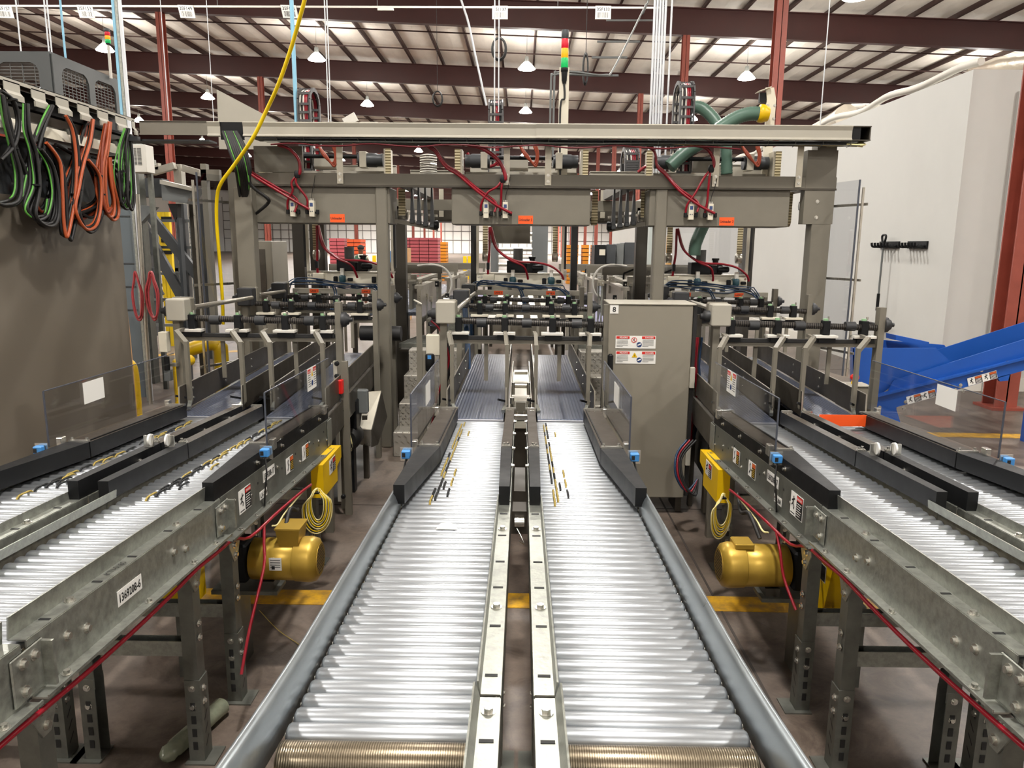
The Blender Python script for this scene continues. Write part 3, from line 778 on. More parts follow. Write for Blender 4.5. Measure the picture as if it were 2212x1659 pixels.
for pn in PAIRX:
    for s in (-1, 1):
        r = thing('belt_conveyor', blab[pn, s], 'belt conveyor', (cB(pn, 5.4)+s*.26, 5.4, 0), 'belt lanes before the gantry'); BR.append(r)
        x0, x1 = sorted((s*.10, s*.42))
        b = MB(); skewbox(b, pn, x0, x1, 4.28, 6.9, .775, .80); b.cyl((cB(pn, 4.28)+x0, 4.28, .785), (cB(pn, 4.28)+x1, 4.28, .785), .015, seg=10); b.build('belt', BELTR, r)
        b = MB(); skewbox(b, pn, x0, x1, 4.245, 4.27, .776, .797); b.build('transfer_comb', mat('comb grey', '#9a9ca2', .3, .4) if 'comb grey' not in MATS else MATS['comb grey'], r)
        b = MB(); skewbox(b, pn, s*.425, s*.455, 4.22, 6.9, .62, .79); b.build('side_frame', TAUPED, r)
        b = MB(); skewbox(b, pn, s*.13, s*.40, 4.7, 6.85, .30, .70); b.build('void_shade_block', RUBBER, r)  # black body added to stand for the dark void between the legs
        for k in range(2):
            y = 4.5+2.2*k; x = cB(pn, y)+s*.40
            b = MB(); b.bx(x-.025, x+.025, y-.025, y+.025, 0, .775); b.build('leg', TAUPE, r)
        # hanging guide plates
        for (xx, nm) in ((s*.436, 'outer_guide_plate'), (s*.088, 'inner_guide_plate')):
            ya, yb = 4.33, 6.85; a, c = cB(pn, ya)+xx, cB(pn, yb)+xx
            if nm[0] == 'i': ya = 4.40
            z0, z1 = .806, .955
            g = MB(); g.hexa([(a-.003, ya, z0), (a+.003, ya, z0), (c+.003, yb, z0), (c-.003, yb, z0), (a-.003, ya+.012, z1), (a+.003, ya+.012, z1), (c+.003, yb, z1), (c-.003, yb, z1)])
            g.m = 1; g.bar((a, ya+.012, z1), (c, yb, z1), .007, .004); g.bar((a, ya, z0), (a, ya+.012, z1), .007, .005)
            go = g.build(nm, [TAUPED, STEEL], r)
            bolts(go, [((a+(c-a)*(y-ya)/(yb-ya)+sg*.003, y, z), (sg, 0, 0), .006) for y in (4.55, 5.15, 5.75) for z in (.85, .91) for sg in ((-s,) if nm[0] == 'o' else (s,))])
# steel strip between the middle belts, with small rollers and clevis pins
r = thing('centre_strip', 'bright steel strip with pins and latch between the two middle belts', 'steel strip', (0, 5.4, 0))
b = MB(); b.bx(-.066, .066, 4.45, 6.5, .70, .705).bx(-.072, -.066, 4.45, 6.5, .70, .80).bx(.066, .072, 4.45, 6.5, .70, .80); b.build('tray', SSL, r)
for y in (5.55, 6.15): MB().cyl((-.055, y, .76), (.055, y, .76), .02, seg=14).build('idler_roller', STEEL, r)
b = MB(); b.bx(-.042, .042, 4.62, 4.80, .72, .80, .006).bx(-.03, .03, 4.60, 4.63, .76, .83); b.build('latch_block', TAUPE, r)
for s in (-1, 1):
    MB().cyl((s*.055, 4.7, .73), (s*.055, 4.7, .83), .009, seg=10).cyl((s*.055, 4.7, .80), (s*.055, 4.7, .84), .014, seg=10).build('pin', BOLT, r)
    MB().cyl((s*.055, 5.35, .73), (s*.055, 5.35, .82), .012, seg=10).build('pin', BOLT, r)
    MB().cyl((s*.062, 4.50, .72), (s*.02, 4.47, .80), .007, seg=8).build('stay_rod', BOLT, r)
MB().bx(-.05, .05, 4.38, 4.40, .77, .80).cyl((-.06, 4.36, .80), (.06, 4.36, .80), .008, seg=8).build('end_stop', BOLT, r)
MB().bx(-.06, .06, 4.5, 4.56, .0, .70).build('support_foot', TAUPED, r); MB().bx(-.06, .06, 6.3, 6.36, 0, .7).build('support_foot', TAUPED, r)

def frame_row(pn, cx, Y, row, label):
    r = thing('guide_frame', label, 'guide frame', (cx, Y, 0), 'lane guide frames')
    L, Rr = cx-.53, cx+.545
    zt = 1.285
    MB().bx(L-.022, L+.022, Y-.03, Y+.03, 0, 1.30).build('post', TAUPE, r)
    MB().bx(Rr-.02, Rr+.02, Y-.03, Y+.03, 0, 1.42).build('post', TAUPE, r)
    MB().bx(L-.045, L+.08, Y-.075, Y+.075, 1.29, 1.435, .008).build('gear_box', TAUPEL if row == 0 else COLLAR, r)
    MB().bx(L-.05, L+.085, Y+.02, Y+.085, 1.30, 1.44, .01).build('gear_box_cover', TAUPE, r)
    MB().lathe((L-.045, Y, 1.35), (-1, 0, 0), [(0, .038), (.03, .038), (.04, .024), (.06, .018)], 16).build('hub', COLLAR, r)
    MB().lathe((Rr+.02, Y, zt+.02), (1, 0, 0), [(0, .05), (.025, .05), (.035, .036), (.045, .034), (.05, .016), (.07, .014)], 16).build('hub', COLLAR, r)
    MB().cyl((L+.08, Y, zt+.02), (Rr-.02, Y, zt), .021, seg=14).build('screw_shaft', SCREW, r)
    for dx in (-.28, .02, .35):
        c = MB(); c.cyl((cx+dx-.032, Y, zt+.008), (cx+dx+.032, Y, zt+.008), .031, seg=16); c.build('collar', COLLAR, r)
    nb = None
    for i, dx in enumerate((-.43, -.125, .19, .44) if row == 0 else (-.36, -.15, .23, .42)):
        x = cx+dx
        if nb is None:
            nb = MB().bx(x-.022, x+.022, Y-.032, Y+.032, zt-.05, zt+.045, .004).build('nut_block', BLACK, r); x0 = x
            gb = MB().cyl((x, Y, zt+.045), (x, Y, zt+.058), .018, seg=8).build('grease_cap', mat('pale green cap', '#8fb58a', 0, .5), r)
            bb = MB().cyl((x+.014, Y-.01, zt+.05), (x+.014, Y-.01, zt+.072), .007, seg=8).build('cap_screw', BOLT, r)
            sp = MB().bx(x-.075, x+.07, Y-.05, Y+.03, zt-.068, zt-.05, .002); spo = sp.build('slide_plate', CREAM if row else WHITEP, r)
            cb = MB().bx(x-.05, x+.06, Y-.035, Y+.03, zt-.10, zt-.069).build('bearing_block', BLACK, r)
        else:
            for q in (nb, gb, bb, spo, cb): copies(q, r, [(x-x0, 0, 0)])
    MB().bx(L+.02, Rr-.02, Y-.012, Y+.012, 1.155, 1.18).build('cross_bar', TAUPE, r)
    MB().bx(L+.03, Rr-.03, Y-.02, Y+.02, 1.183, 1.205).build('linear_rail', RUBBER, r)
    if row == 0:
        for dx in (-.415, -.085, .09, .405):
            cb_ = cB(pn, 4.45); x = cb_+dx; xs_ = cx+dx*1.1-.03
            h = MB(); h.bar((x, 4.45, .845), (x, 4.45, 1.215), .022, .03, (0, 1, 0)); h.bar((x, 4.45, 1.20), (x*.6+xs_*.4, 4.53, 1.262), .022, .03, (0, 1, .3)); h.bar((x*.6+xs_*.4, 4.52, 1.262), (xs_, 4.92, 1.235), .022, .018)
            h.build('hanger_arm', TAUPE, r)
            t = MB(); sg = -1 if dx < 0 else 1
            t.bar((x, 4.45, .85), (x+(.02 if dx in (-.415, .09) else -.02), 4.38, .82), .02, .02); t.build('hanger_foot', GALV, r)
            t = MB(); t.bar((x-.01, 4.42, .875), (x-.05, 4.37, .895), .01, .012); t.build('clamp_lever', BLACK, r)
        for dx in (-.25, .24):
            x = cx+dx
            MB().bx(x-.013, x+.013, Y+.02, Y+.035, .90, 1.16).build('stiffener', TAUPE, r)
    elif row == 1:
        for dx in (-.36, -.12, .12, .36):
            x = cx+dx; MB().bx(x-.012, x+.012, Y-.06, Y-.04, .95, 1.2).build('hanger_arm', TAUPE, r)
    return r
ROWY = [4.95, 6.2, 7.05]
FX = {'left': -1.755, 'centre': .015, 'right': 1.81}
rown = ['nearest guide frame with white gearbox over the %s belts', 'second guide frame with dark gearbox over the %s belts', 'third guide frame over the %s belts, below the white sensor rail']
for pn in PAIRX:
    for k in range(3):
        r = frame_row(pn, FX[pn], ROWY[k], k, rown[k] % {'left': 'left', 'centre': 'middle', 'right': 'right'}[pn])
    # link shafts between the gearboxes
    x = FX[pn]-.45
    ls = MB(); ls.cyl((x, 5.03, 1.37), (x, 6.12, 1.36), .017, seg=12); solo(ls, 'link_shaft', STEEL, 'grey round shaft joining first and second gearbox of the %s frames' % pn.replace('centre', 'middle'), 'shaft', 'link shafts')
    ls = MB(); ls.cyl((x, 6.3, 1.37), (x, 6.98, 1.36), .015, seg=12); solo(ls, 'link_shaft', STEEL, 'grey round shaft joining second and third gearbox of the %s frames' % pn.replace('centre', 'middle'), 'shaft', 'link shafts')
    # sensor rail behind the rows, with orange lane stickers
    q = thing('sensor_rail', 'pale square rail with two small orange stickers over the %s belts' % pn.replace('centre', 'middle'), 'rail', (FX[pn], 7.25, 0), 'pale sensor rails')
    MB().bx(FX[pn]-.45, FX[pn]+.54, 7.22, 7.26, 1.325, 1.375, .004).build('rail', TAUPEL, q)
    MB().bx(FX[pn]-.47, FX[pn]-.44, 7.2, 7.3, 0, 1.33).build('post', TAUPE, q); MB().bx(FX[pn]+.50, FX[pn]+.53, 7.2, 7.3, 0, 1.33).build('post', TAUPE, q)
    for k, dx in enumerate((-.24, .26)):
        c = Card((FX[pn]+dx, 7.218, 1.35), (1, 0, 0), (0, 0, 1), .085, .036); c.text('LANE %d' % (k+1+2*list(PAIRX).index(pn)), 0, 0, .016, 1, bold=True, wmax=.07)
        c.build('lane_sticker', [ORANGE, INK], q)
    # blue air tubing draped over the rail
    rnd = random.Random(5+list(PAIRX).index(pn)); bt = None
    for k in range(6):
        x0 = FX[pn]-.53+.01*k; z0 = 1.15+.02*k
        pts = [(x0, 7.2, .9), (x0-.01, 7.2, 1.25), (x0+.04, 7.2, 1.40+.01*k), (x0+.2, 7.22, 1.43+.008*k), (x0+.42+.03*k, 7.21, 1.41+.006*k), (FX[pn]+.1+.05*k, 7.22, 1.385+.006*k), (FX[pn]+.30+.02*k, 7.23, 1.40), (FX[pn]+.40+.01*k, 7.15, 1.33), (FX[pn]+.42, 7.1, 1.22)]
        pts = [p if i < 2 else (p[0]+rnd.uniform(-.02, .02), p[1]+rnd.uniform(-.03, .01), p[2]+rnd.uniform(-.022, .014)) for i, p in enumerate(pts)]; MB().tube(pts, .0052, 6, 4).build('air_tube', mat('petrol blue air tube', '#153555', 0, .4) if 'petrol blue air tube' not in MATS else MATS['petrol blue air tube'], q)
    for k in range(2):
        x0 = FX[pn]-.05+.02*k
        MB().tube([(x0-.15, 7.2, 1.41), (x0-.02, 7.18, 1.41), (x0+.03, 7.12, 1.34), (x0+.05, 7.0, 1.25), (x0+.04, 6.9, 1.20)], .0065, 6, 4).build('air_tube', MATS['petrol blue air tube'], q)

# ---------------------------------------------------------------- clear acrylic side screens on the outer rails
def screen(pn, s, label, decal):
    x = PAIRX[pn]+s*.462
    y0, y1 = 3.10, 4.16
    if s*PAIRX[pn] > 0: y0, y1 = 3.08, 4.28
    r = thing('acrylic_screen', label, 'clear screen', (x, (y0+y1)/2, .9), 'clear acrylic screens')
    zt = 1.175; hb = .074
    g = MB(); g.slab([(x, y0, zl(y0)+hb), (x, y1, zl(y1)+hb-.0), (x, y1, zt-.01), (x, y0, zt)], (s*.006, 0, 0)); g.build('screen', PLEXI, r)
    e = MB(); e.bar((x+s*.003, y0-.002, zl(y0)+hb), (x+s*.003, y0-.002, zt), .0068, .004, (0, 1, 0)); e.bar((x+s*.003, y0, zt+.001), (x+s*.003, y1, zt-.009), .0068, .003); e.build('polished_edge', PLEXIE, r)
    for y in (y0+.08, y1-.12): MB().bx(x-.012, x+.012, y-.02, y+.02, zl(y)+.05, zl(y)+.10, .003).build('clip', BOLT, r)
    dy, dz, w, h = decal[:4]
    c = Card((x-s*.0015 if s*PAIRX[pn] > 0 or pn == 'centre' else x+s*.0075, y0+dy, zt-dz), (0, -1 if (s < 0) == (s*PAIRX[pn] <= 0 and pn != 'centre') else 1, 0), (0, 0, 1), w, h)
    if len(decal) > 4:
        c.rect(-.48, -.14, .28, .46, 1, 2); c.rect(.14, .48, .28, .46, 1, 2); c.text('PELIGRO', -.31, .36, h*.08, 0, 3, True, w*.28); c.text('DANGER', .31, .36, h*.08, 0, 3, True, w*.28)
        for k in range(6):
            c.line(-.46, .2-.1*k, -.17, .2-.1*k, h*.03, 1); c.line(.17, .2-.1*k, .46, .2-.1*k, h*.03, 1)
        c.mb.m = 3; c.mb.add([c.P(-.09, .1, .003), c.P(.09, .1, .003), c.P(0, .42, .003)], [(0, 1, 2)])
        c.mb.m = 4; c.mb.add([c.P(.09*math.cos(t), -.2+.13*math.sin(t)*w/h*.7, .003) for t in [PI*i/8 for i in range(16)]], [tuple(range(16))])
        c.build('danger_sticker', [WHITE, INK, LRED, YEL, LBLU], r)
    else: c.build('blank_sticker', [WHITE], r)
    return r
screen('left', -1, 'long clear screen in front of the taupe wall panel, with blank white sticker', (.36, .065, .17, .10))
screen('left', 1, 'clear screen with danger sticker on the left pair of lanes', (.70, .06, .16, .115, 1))
screen('centre', -1, 'smoky clear screen at the left of the middle lanes', (.55, .10, .17, .10))
screen('centre', 1, 'smoky clear screen at the right of the middle lanes, before the cabinet', (.45, .08, .17, .10))
screen('right', -1, 'clear screen with danger sticker beside the right yellow box', (.70, .06, .16, .115, 1))
screen('right', 1, 'clear screen at far right in front of the blue chute', (.42, .065, .17, .10))
# photo eyes and reflectors at the near ends of the screens
def eye(x, y, z, s, label, cable=True, big=False):
    r = thing('photo_eye', label, 'sensor', (x, y, z), 'blue photo eyes')
    MB().bx(x-.018, x+.018, y-.014, y+.014, z+.004, z+.038, .003).build('body', BLUET, r)
    MB().bx(x-.027, x+.027, y+.016, y+.022, z-.012, z+.046).build('bracket', BOLT, r)
    MB().bx(x-.015, x-.001, y-.0155, y-.014, z+.012, z+.030).build('lens', INK, r)
    if cable: MB().tube([(x, y, z), (x+s*.01, y-.02, z-.06), (x+s*.0, y-.02, z-.14), (x-s*.02, y+.02, z-.22)], .004, 6, 4).build('lead', RUBBER, r)
for pn in PAIRX:
    for s in (-1, 1):
        x = PAIRX[pn]+s*.478; y = 3.03
        eye(x, y, zl(y)+.05, s, 'small blue photo eye on the outer %s rail of the %s lanes' % ('left' if s < 0 else 'right', pn.replace('centre', 'middle')))
for pn in ('left', 'right'):
    for s, w in ((-1, 'left'), (1, 'right')):
        x = PAIRX[pn]+s*.045; y = 3.10; z = zl(y)+.075
        r = thing('round_reflector', '%s round white reflector on the inner rails of the %s lanes' % (w, pn), 'reflector', (x, y, z), 'round reflectors')
        MB().cyl((x-s*.012, y, z+.03), (x-s*.004, y, z+.03), .026, seg=18).build('disc', WHITE, r)
        MB().bx(x-.02, x+.02, y-.004, y+.004, z, z+.05).build('bracket', BOLT, r)
# orange strip bridging the far right lane
b = MB(); yo = 4.06; b.bx(PAIRX['right']+.10, PAIRX['right']+.36, yo, yo+.004, zl(yo)+.01, zl(yo)+.075)
solo(b, 'orange_strip', ORANGE, 'bright orange strip standing across the far right roller lane', 'strip')

# ---------------------------------------------------------------- yellow boxes, motors, belts guards under the lanes
def under(sgn, pn, word):
    X = sgn
    def x(v): return sgn*v
    r = thing('yellow_guard_box', '%s yellow guard box below the roller lane, beside the %s leg' % ('tilted bright' if 0 else 'bright', 'left' if sgn < 0 else 'right'), 'guard box', (x(1.07), 3.98, .47), 'yellow guard boxes')
    b = MB(); b.prism([(3.78, .475), (4.08, .475), (4.08, .56), (4.18, .585), (4.18, .655), (3.78, .655)], 'x', *sorted((x(1.035), x(1.10)))); b.build('box', YEL, r)
    if sgn < 0: c = Card((-1.0345, 3.97, .60), (0, 1, 0), (0, 0, 1), .13, .08)
    else: c = Card((1.0345, 3.97, .60), (0, -1, 0), (0, 0, 1), .13, .08)
    man(c, -.24, 0, .8, 1); c.rect(.02, .48, -.46, .46, 1, 1); c.rect(.05, .45, .15, .4, 2, 2)
    for k in range(4): c.line(.06, .05-.13*k, .42, .05-.13*k, .003, 0, 3)
    c.build('warning_sticker', [WHITE, INK, LRED], r)
    # yellow wire coil hanging beside it
    q = thing('wire_coil', 'bundle of coiled yellow wire hanging beside the %s yellow box' % word, 'wire', (x(1.05), 3.66, .4), 'hanging wire coils')
    rnd = random.Random(3)
    for k in range(7):
        a = .035+.006*k; h = .085+.006*k; cx_ = x(1.03)+.004*rnd.uniform(-1, 1); cz = .575-.02*0
        pts = [(cx_+a*.9*math.sin(t)*(1 if math.cos(t) < .6 else .5), 3.66+.008*k*math.sin(t)-.02, cz-h+h*math.cos(t)) for t in [2*PI*i/16 for i in range(17)]]
        MB().tube(pts, .0032, 6, 2).build('loop', YELB if k % 2 else mat('cream wire', '#e8dca0', 0, .5) if 'cream wire' not in MATS else MATS['cream wire'], q)
    MB().bx(x(1.03)-.012, x(1.03)+.012, 3.62, 3.65, .55, .557).build('tie', BLACK, q)
    # gold motor
    m = thing('gear_motor', 'gold electric motor with perforated fan cover under the %s lane' % word, 'motor', (x(1.0), 3.0, .38), 'gold motors')
    def M(v): return (x(v), 3.0, .475)
    MB().lathe((x(1.14), 3.0, .475), (-sgn, 0, 0), [(0, .06), (.01, .088), (.19, .09), (.195, .085)], 30).build('body', GOLD, m)
    f = MB(); f.lathe((x(.945), 3.0, .475), (-sgn, 0, 0), [(0, .094), (.06, .097), (.085, .09), (.097, .07)], 30); f.build('fan_cover', GOLD, m)
    g = MB(); g.cyl((x(.8485), 3.0, .475), (x(.846), 3.0, .475), .068, seg=24); g.m = 1
    for i in range(-4, 5):
        for j_ in range(-4, 5):
            u = i*.0135+(j_ % 2)*.0067; v = j_*.0125
            if u*u+v*v < .058**2: g.cyl((x(.846), 3.0+u, .475+v), (x(.8455), 3.0+u, .475+v), .0045, seg=6)
    g.build('fan_grille', [GOLD, INK], m)
    jb = MB()
    if sgn < 0: jb.hexa([(-1.005, 2.95, .55), (-.925, 2.95, .55), (-.925, 3.05, .55), (-1.005, 3.05, .55), (-1.015, 2.94, .625), (-.915, 2.94, .625), (-.915, 3.06, .625), (-1.015, 3.06, .625)]); jb.bx(-1.018, -.912, 2.937, 3.063, .625, .632)
    else: jb.bx(.90, .98, 2.955, 3.045, .56, .585, .004)
    jb.build('terminal_box', GOLD, m)
    c = Card((x(1.01) if sgn < 0 else x(1.0), 2.9085, .49), (1, 0, 0), (0, 0, 1), .052, .055) if sgn < 0 else None
    if c:
        for k in range(4): c.line(-.4, .3-.18*k, .4, .3-.18*k, .003, 1, 1)
        c.rect(-.3, -.05, -.42, -.15, 1, 1); c.build('rating_plate', [WHITE, INK], m)
    MB().bx(x(1.14), x(1.20), 2.93, 3.07, .39, .56, .01).build('mounting_face', BLACK, m)
    MB().bx(x(1.04), x(1.10), 2.96, 3.04, .352, .386).build('mount_foot', TAUPED, m)
    MB().bx(x(1.02), x(1.30), 2.94, 3.06, .335, .352).bx(x(1.18), x(1.22), 2.94, 3.06, .0, .335).build('mount_bracket', GALVD, m)
    # yellow belt guard
    y = thing('belt_guard', 'upright yellow belt guard beside the %s motor' % word, 'guard', (x(1.26), 2.95, .3), 'yellow belt guards')
    b = MB()
    if sgn < 0: b.bx(-1.52, -1.30, 2.84, 2.9, .36, .60, .005)
    else: b.prism([(2.78, .62), (2.9, .66), (3.02, .40), (2.96, .30), (2.86, .30)], 'x', 1.24, 1.31); b.bx(1.42, 1.6, 2.5, 2.8, .55, .6, .004)
    b.build('guard', YEL, y)
    c = Card((-1.42, 2.838, .47), (1, 0, 0), (0, 0, 1), .12, .075) if sgn < 0 else Card((1.238, 2.9, .5), (0, -1, 0), (0, 0, 1), .1, .07)
    man(c, -.24, 0, .8, 1); c.rect(.02, .48, -.46, .46, 1, 1); c.build('warning_sticker', [WHITE, INK], y)
    MB().bx(x(1.36), x(1.42), 2.86, 2.9, 0, .36).build('stand', GALVD, y)
    # red cable below the channel
    xx = x(1.075)
    P = [(xx-.0, y_, zl(y_)-.165+.02*math.sin(y_*5)*0-.015*abs(math.sin((y_-1.4)*3.3))) for y_ in [.9+.16*i for i in range(12)]]
    P = P+[(x(1.06), 2.78, .66), (x(1.04), 3.0, .665), (x(1.03), 3.2, .66), (x(1.02), 3.36, .655), (x(1.02), 3.5, .64)]
    solo(MB().tube(P, .0065, 8, 3), 'red_cable', RED, 'red cable strapped under the side channel of the %s lanes' % word, 'cable', 'red cables under the lanes')
    P = [(x(1.045), 2.9, .66), (x(1.035), 2.86, .60), (x(1.02), 2.8, .52), (x(1.02), 2.62, .36), (x(1.015), 2.5, .24)] if sgn < 0 else [(x(1.045), 2.9, .66), (x(1.05), 2.86, .60), (x(1.06), 2.82, .5), (x(1.09), 2.75, .40)]
    solo(MB().tube(P, .006, 8, 4), 'red_cable', RED, 'loose red cable hanging down by the %s motor' % word, 'cable', 'hanging red cables')
    P = [(x(1.03), 3.45, .64), (x(1.025), 3.3, .645), (x(1.03), 3.12, .635), (x(1.03), 3.02, .62), (x(1.04), 2.98, .63)]
    solo(MB().tube(P, .004, 8, 4), 'yellow_wire', MATS['cream wire'], 'cream wire running from the %s coil along the flange' % word, 'wire', 'cream wires')
    P = [(x(.99), 3.0, .62), (x(1.0), 3.1, .72-.06), (x(1.02), 3.25, .60), (x(1.06), 3.4, .55)] if sgn < 0 else [(x(1.02), 3.02, .585), (x(1.0), 3.12, .66), (x(1.02), 3.3, .60), (x(1.06), 3.5, .62)]
    solo(MB().tube(P, .009, 8, 4), 'motor_lead', RUBBER, 'thick black lead of the %s gold motor' % word, 'cable', 'motor leads')
under(-1, 'left', 'left'); under(1, 'right', 'right')
# clear ribbed plastic sleeve lying on the floor
b = MB(); a0 = SZ(350, 1640, .035); a1 = SZ(440, 1560, .035)
pr = [(0, .004), (.01, .022), (.03, .033), (.05, .03), (.06, .034), (.2, .034), (.21, .030), (.22, .034), (.32, .034), (.335, .02)]
b.lathe(a0, a1-a0, pr, 12)
SLV = mat('cloudy plastic sleeve', '#b9bfa5', 0, .2, .2, 20); SLV.node_tree.nodes['Principled BSDF'].inputs['Transmission Weight'].default_value = .5
solo(b, 'plastic_bottle', SLV, 'cloudy greenish plastic bottle lying on the floor by the left leg', 'bottle')
# ================================================================ unloading gantry
GY = 6.5
DKPOST = mat('dark bronze post', '#3a362f', .1, .45)
gt = thing('gantry_frame', 'wide taupe steel gantry frame spanning all three pairs of lanes', 'gantry', (0, 7.2, 0))
def part(nm, m, root, **k):
    b = MB(); f = k.pop('f'); f(b); return b.build(nm, m, root)
zB, zT = 2.275, 2.382
b = MB(); b.bx(-2.36, 2.62, GY, GY+.12, zB, zT, .006); b.build('front_beam', TAUPE, gt)
MB().bx(-2.36, 2.62, GY-.006, GY, zB-.004, zB+.012).build('beam_lower_lip', TAUPED, gt)
b = MB(); b.bx(-2.36, 2.62, 8.2, 8.32, 2.16, 2.27); b.build('rear_beam', TAUPE, gt)
for x in (-1.2, 1.17): MB().bx(x-.05, x+.05, GY+.005, GY+.125, 0, zB, .01).build('post', TAUPE, gt)
for x, w in ((-2.42, .15), (2.52, .16)):
    MB().bx(x-w/2, x+w/2, GY+.0, GY+.14, 0, zT+.30 if x > 0 else zT, .004).build('corner_post', TAUPE, gt)
MB().bx(2.36, 2.61, GY-.002, GY+.10, zB-.28, zB+.32).build('corner_plate', TAUPE, gt)
bolts(gt, [((2.47, GY-.002, z), (0, -1, 0), .01) for z in (2.05, 2.18)])
for x in (-2.42, -1.32, -.52, .56, 1.28, 2.42):
    if x in (-.52, .56): MB().bx(x-.035, x+.035, 8.2, 8.3, 0, 2.2).build('rear_post', RUBBER, gt)
    else: MB().bx(x-.06, x+.06, 8.2, 8.32, 0, 2.2).build('rear_post', DKPOST, gt)
for x in (-2.3, -1.0, .9, 2.4): MB().bx(x-.05, x+.05, GY+.12, 8.2, zB, zT-.01).build('side_beam', TAUPE, gt)
# cable channel cover carried on flat brackets
tr = thing('cable_channel_cover', 'long light taupe cable channel across the front of the gantry, open at its right end', 'cable channel', (0, 6.35, 2.6))
def cover(x0, x1, name, y=6.28):
    b = MB(); t = .004
    zt, zb_ = 2.755, 2.645
    prof = [(y+.22, zt), (y+.01, zt+.004), (y, zt-.004), (y+.012, zt-.035), (y+.012, zb_+.02), (y, zb_+.006), (y, zb_), (y+.03, zb_-.004)]
    b.prism(prof+[(p[0]+.004, p[1]-.004 if i < 3 else p[1]+.001) for i, p in reversed(list(enumerate(prof)))], 'x', x0, x1)
    return b.build(name, TAUPEL, tr)
_c = [SY(p, 285, 6.28).x for p in (447, 474, 524)]
cover(_c[2], .10, 'cover_left'); cover(.10, 2.62, 'cover_right', 6.268); cover(_c[0], _c[1], 'cover_stub')
b = MB(); b.bx(2.62, 2.70, 6.31, 6.50, 2.645, 2.76); b.m = 1
for z in (2.65, 2.755): b.bx(2.6, 2.78, 6.30, 6.5, z-.004, z+.004)
b.bx(2.775, 2.785, 6.32, 6.5, 2.65, 2.755).bx(2.62, 2.78, 6.49, 6.5, 2.65, 2.755); b.build('open_end', [BLACK, TAUPED], tr)
b = MB(); b.bx(-2.2, 2.62, 6.30, 6.50, 2.632, 2.640); b.build('tray_bottom', DKGREY, tr)
for k in range(22):   # wire basket rungs under the cover
    x = -2.0+.22*k; MB().tube([(x, 6.29, 2.645), (x+.005, 6.30, 2.612), (x+.02, 6.42, 2.608)], .003, 5, 1, False).build('basket_wire', GALVD, tr)
b = MB(); 
for z, y in ((2.610, 6.30), (2.607, 6.36)): b.bar((-2.1, y, z), (2.7, y, z), .004, .004)
b.build('basket_rail', GALVD, tr)
# bundles inside the basket
for k, (c, r, x0, x1) in enumerate(((RUBBER, .012, -2.0, 2.6), (RUBBER, .01, -1.9, 2.7), (YEL, .008, 1.2, 2.74), (MATS['cream wire'], .009, 1.9, 2.76), (RUBBER, .014, -2.0, 1.3))):
    P = [(x0+(x1-x0)*i/12, 6.33+.02*k, 2.620+.005*math.sin(i*1.7+k)) for i in range(13)]
    MB().tube(P, r, 6, 2).build('cable', c, tr)
for k in range(4):
    MB().tube([(2.60, 6.33+.02*k, 2.622), (2.70, 6.31+.02*k, 2.612+.006*k), (2.765, 6.36+.02*k, 2.625+.006*k), (2.74, 6.44, 2.64)], .008, 6, 4).build('cable', MATS['cream wire'], tr)
for px in (733, 1095, 1185, 1549, 1730):
    a = SY(px, 318, GY-.005).x
    b = MB(); b.bx(a-.026, a+.026, GY-.012, GY-.006, zB+.02, 2.64); bo = b.build('flat_bracket', SSL, tr)
    bolts(bo, [((a, GY-.012, z), (0, -1, 0), .009) for z in (zB+.05, zB+.10)])
# red air line along the underside of the cover
b = MB()
P = [(-2.05+.2*i, 6.31, 2.585+.012*math.sin(i*1.9)) for i in range(20)]
solo(MB().tube(P, .007, 8, 3), 'red_air_line', mat('deep red line', '#5e0d18', 0, .4), 'dark red air line running under the whole cable channel', 'air line')

# black plate painting the dark inside of the cover gap, left corner
MB().bx(_c[1], _c[2], 6.30, 6.32, 2.62, 2.755).build('gap_shade_plate', BLACK, tr)

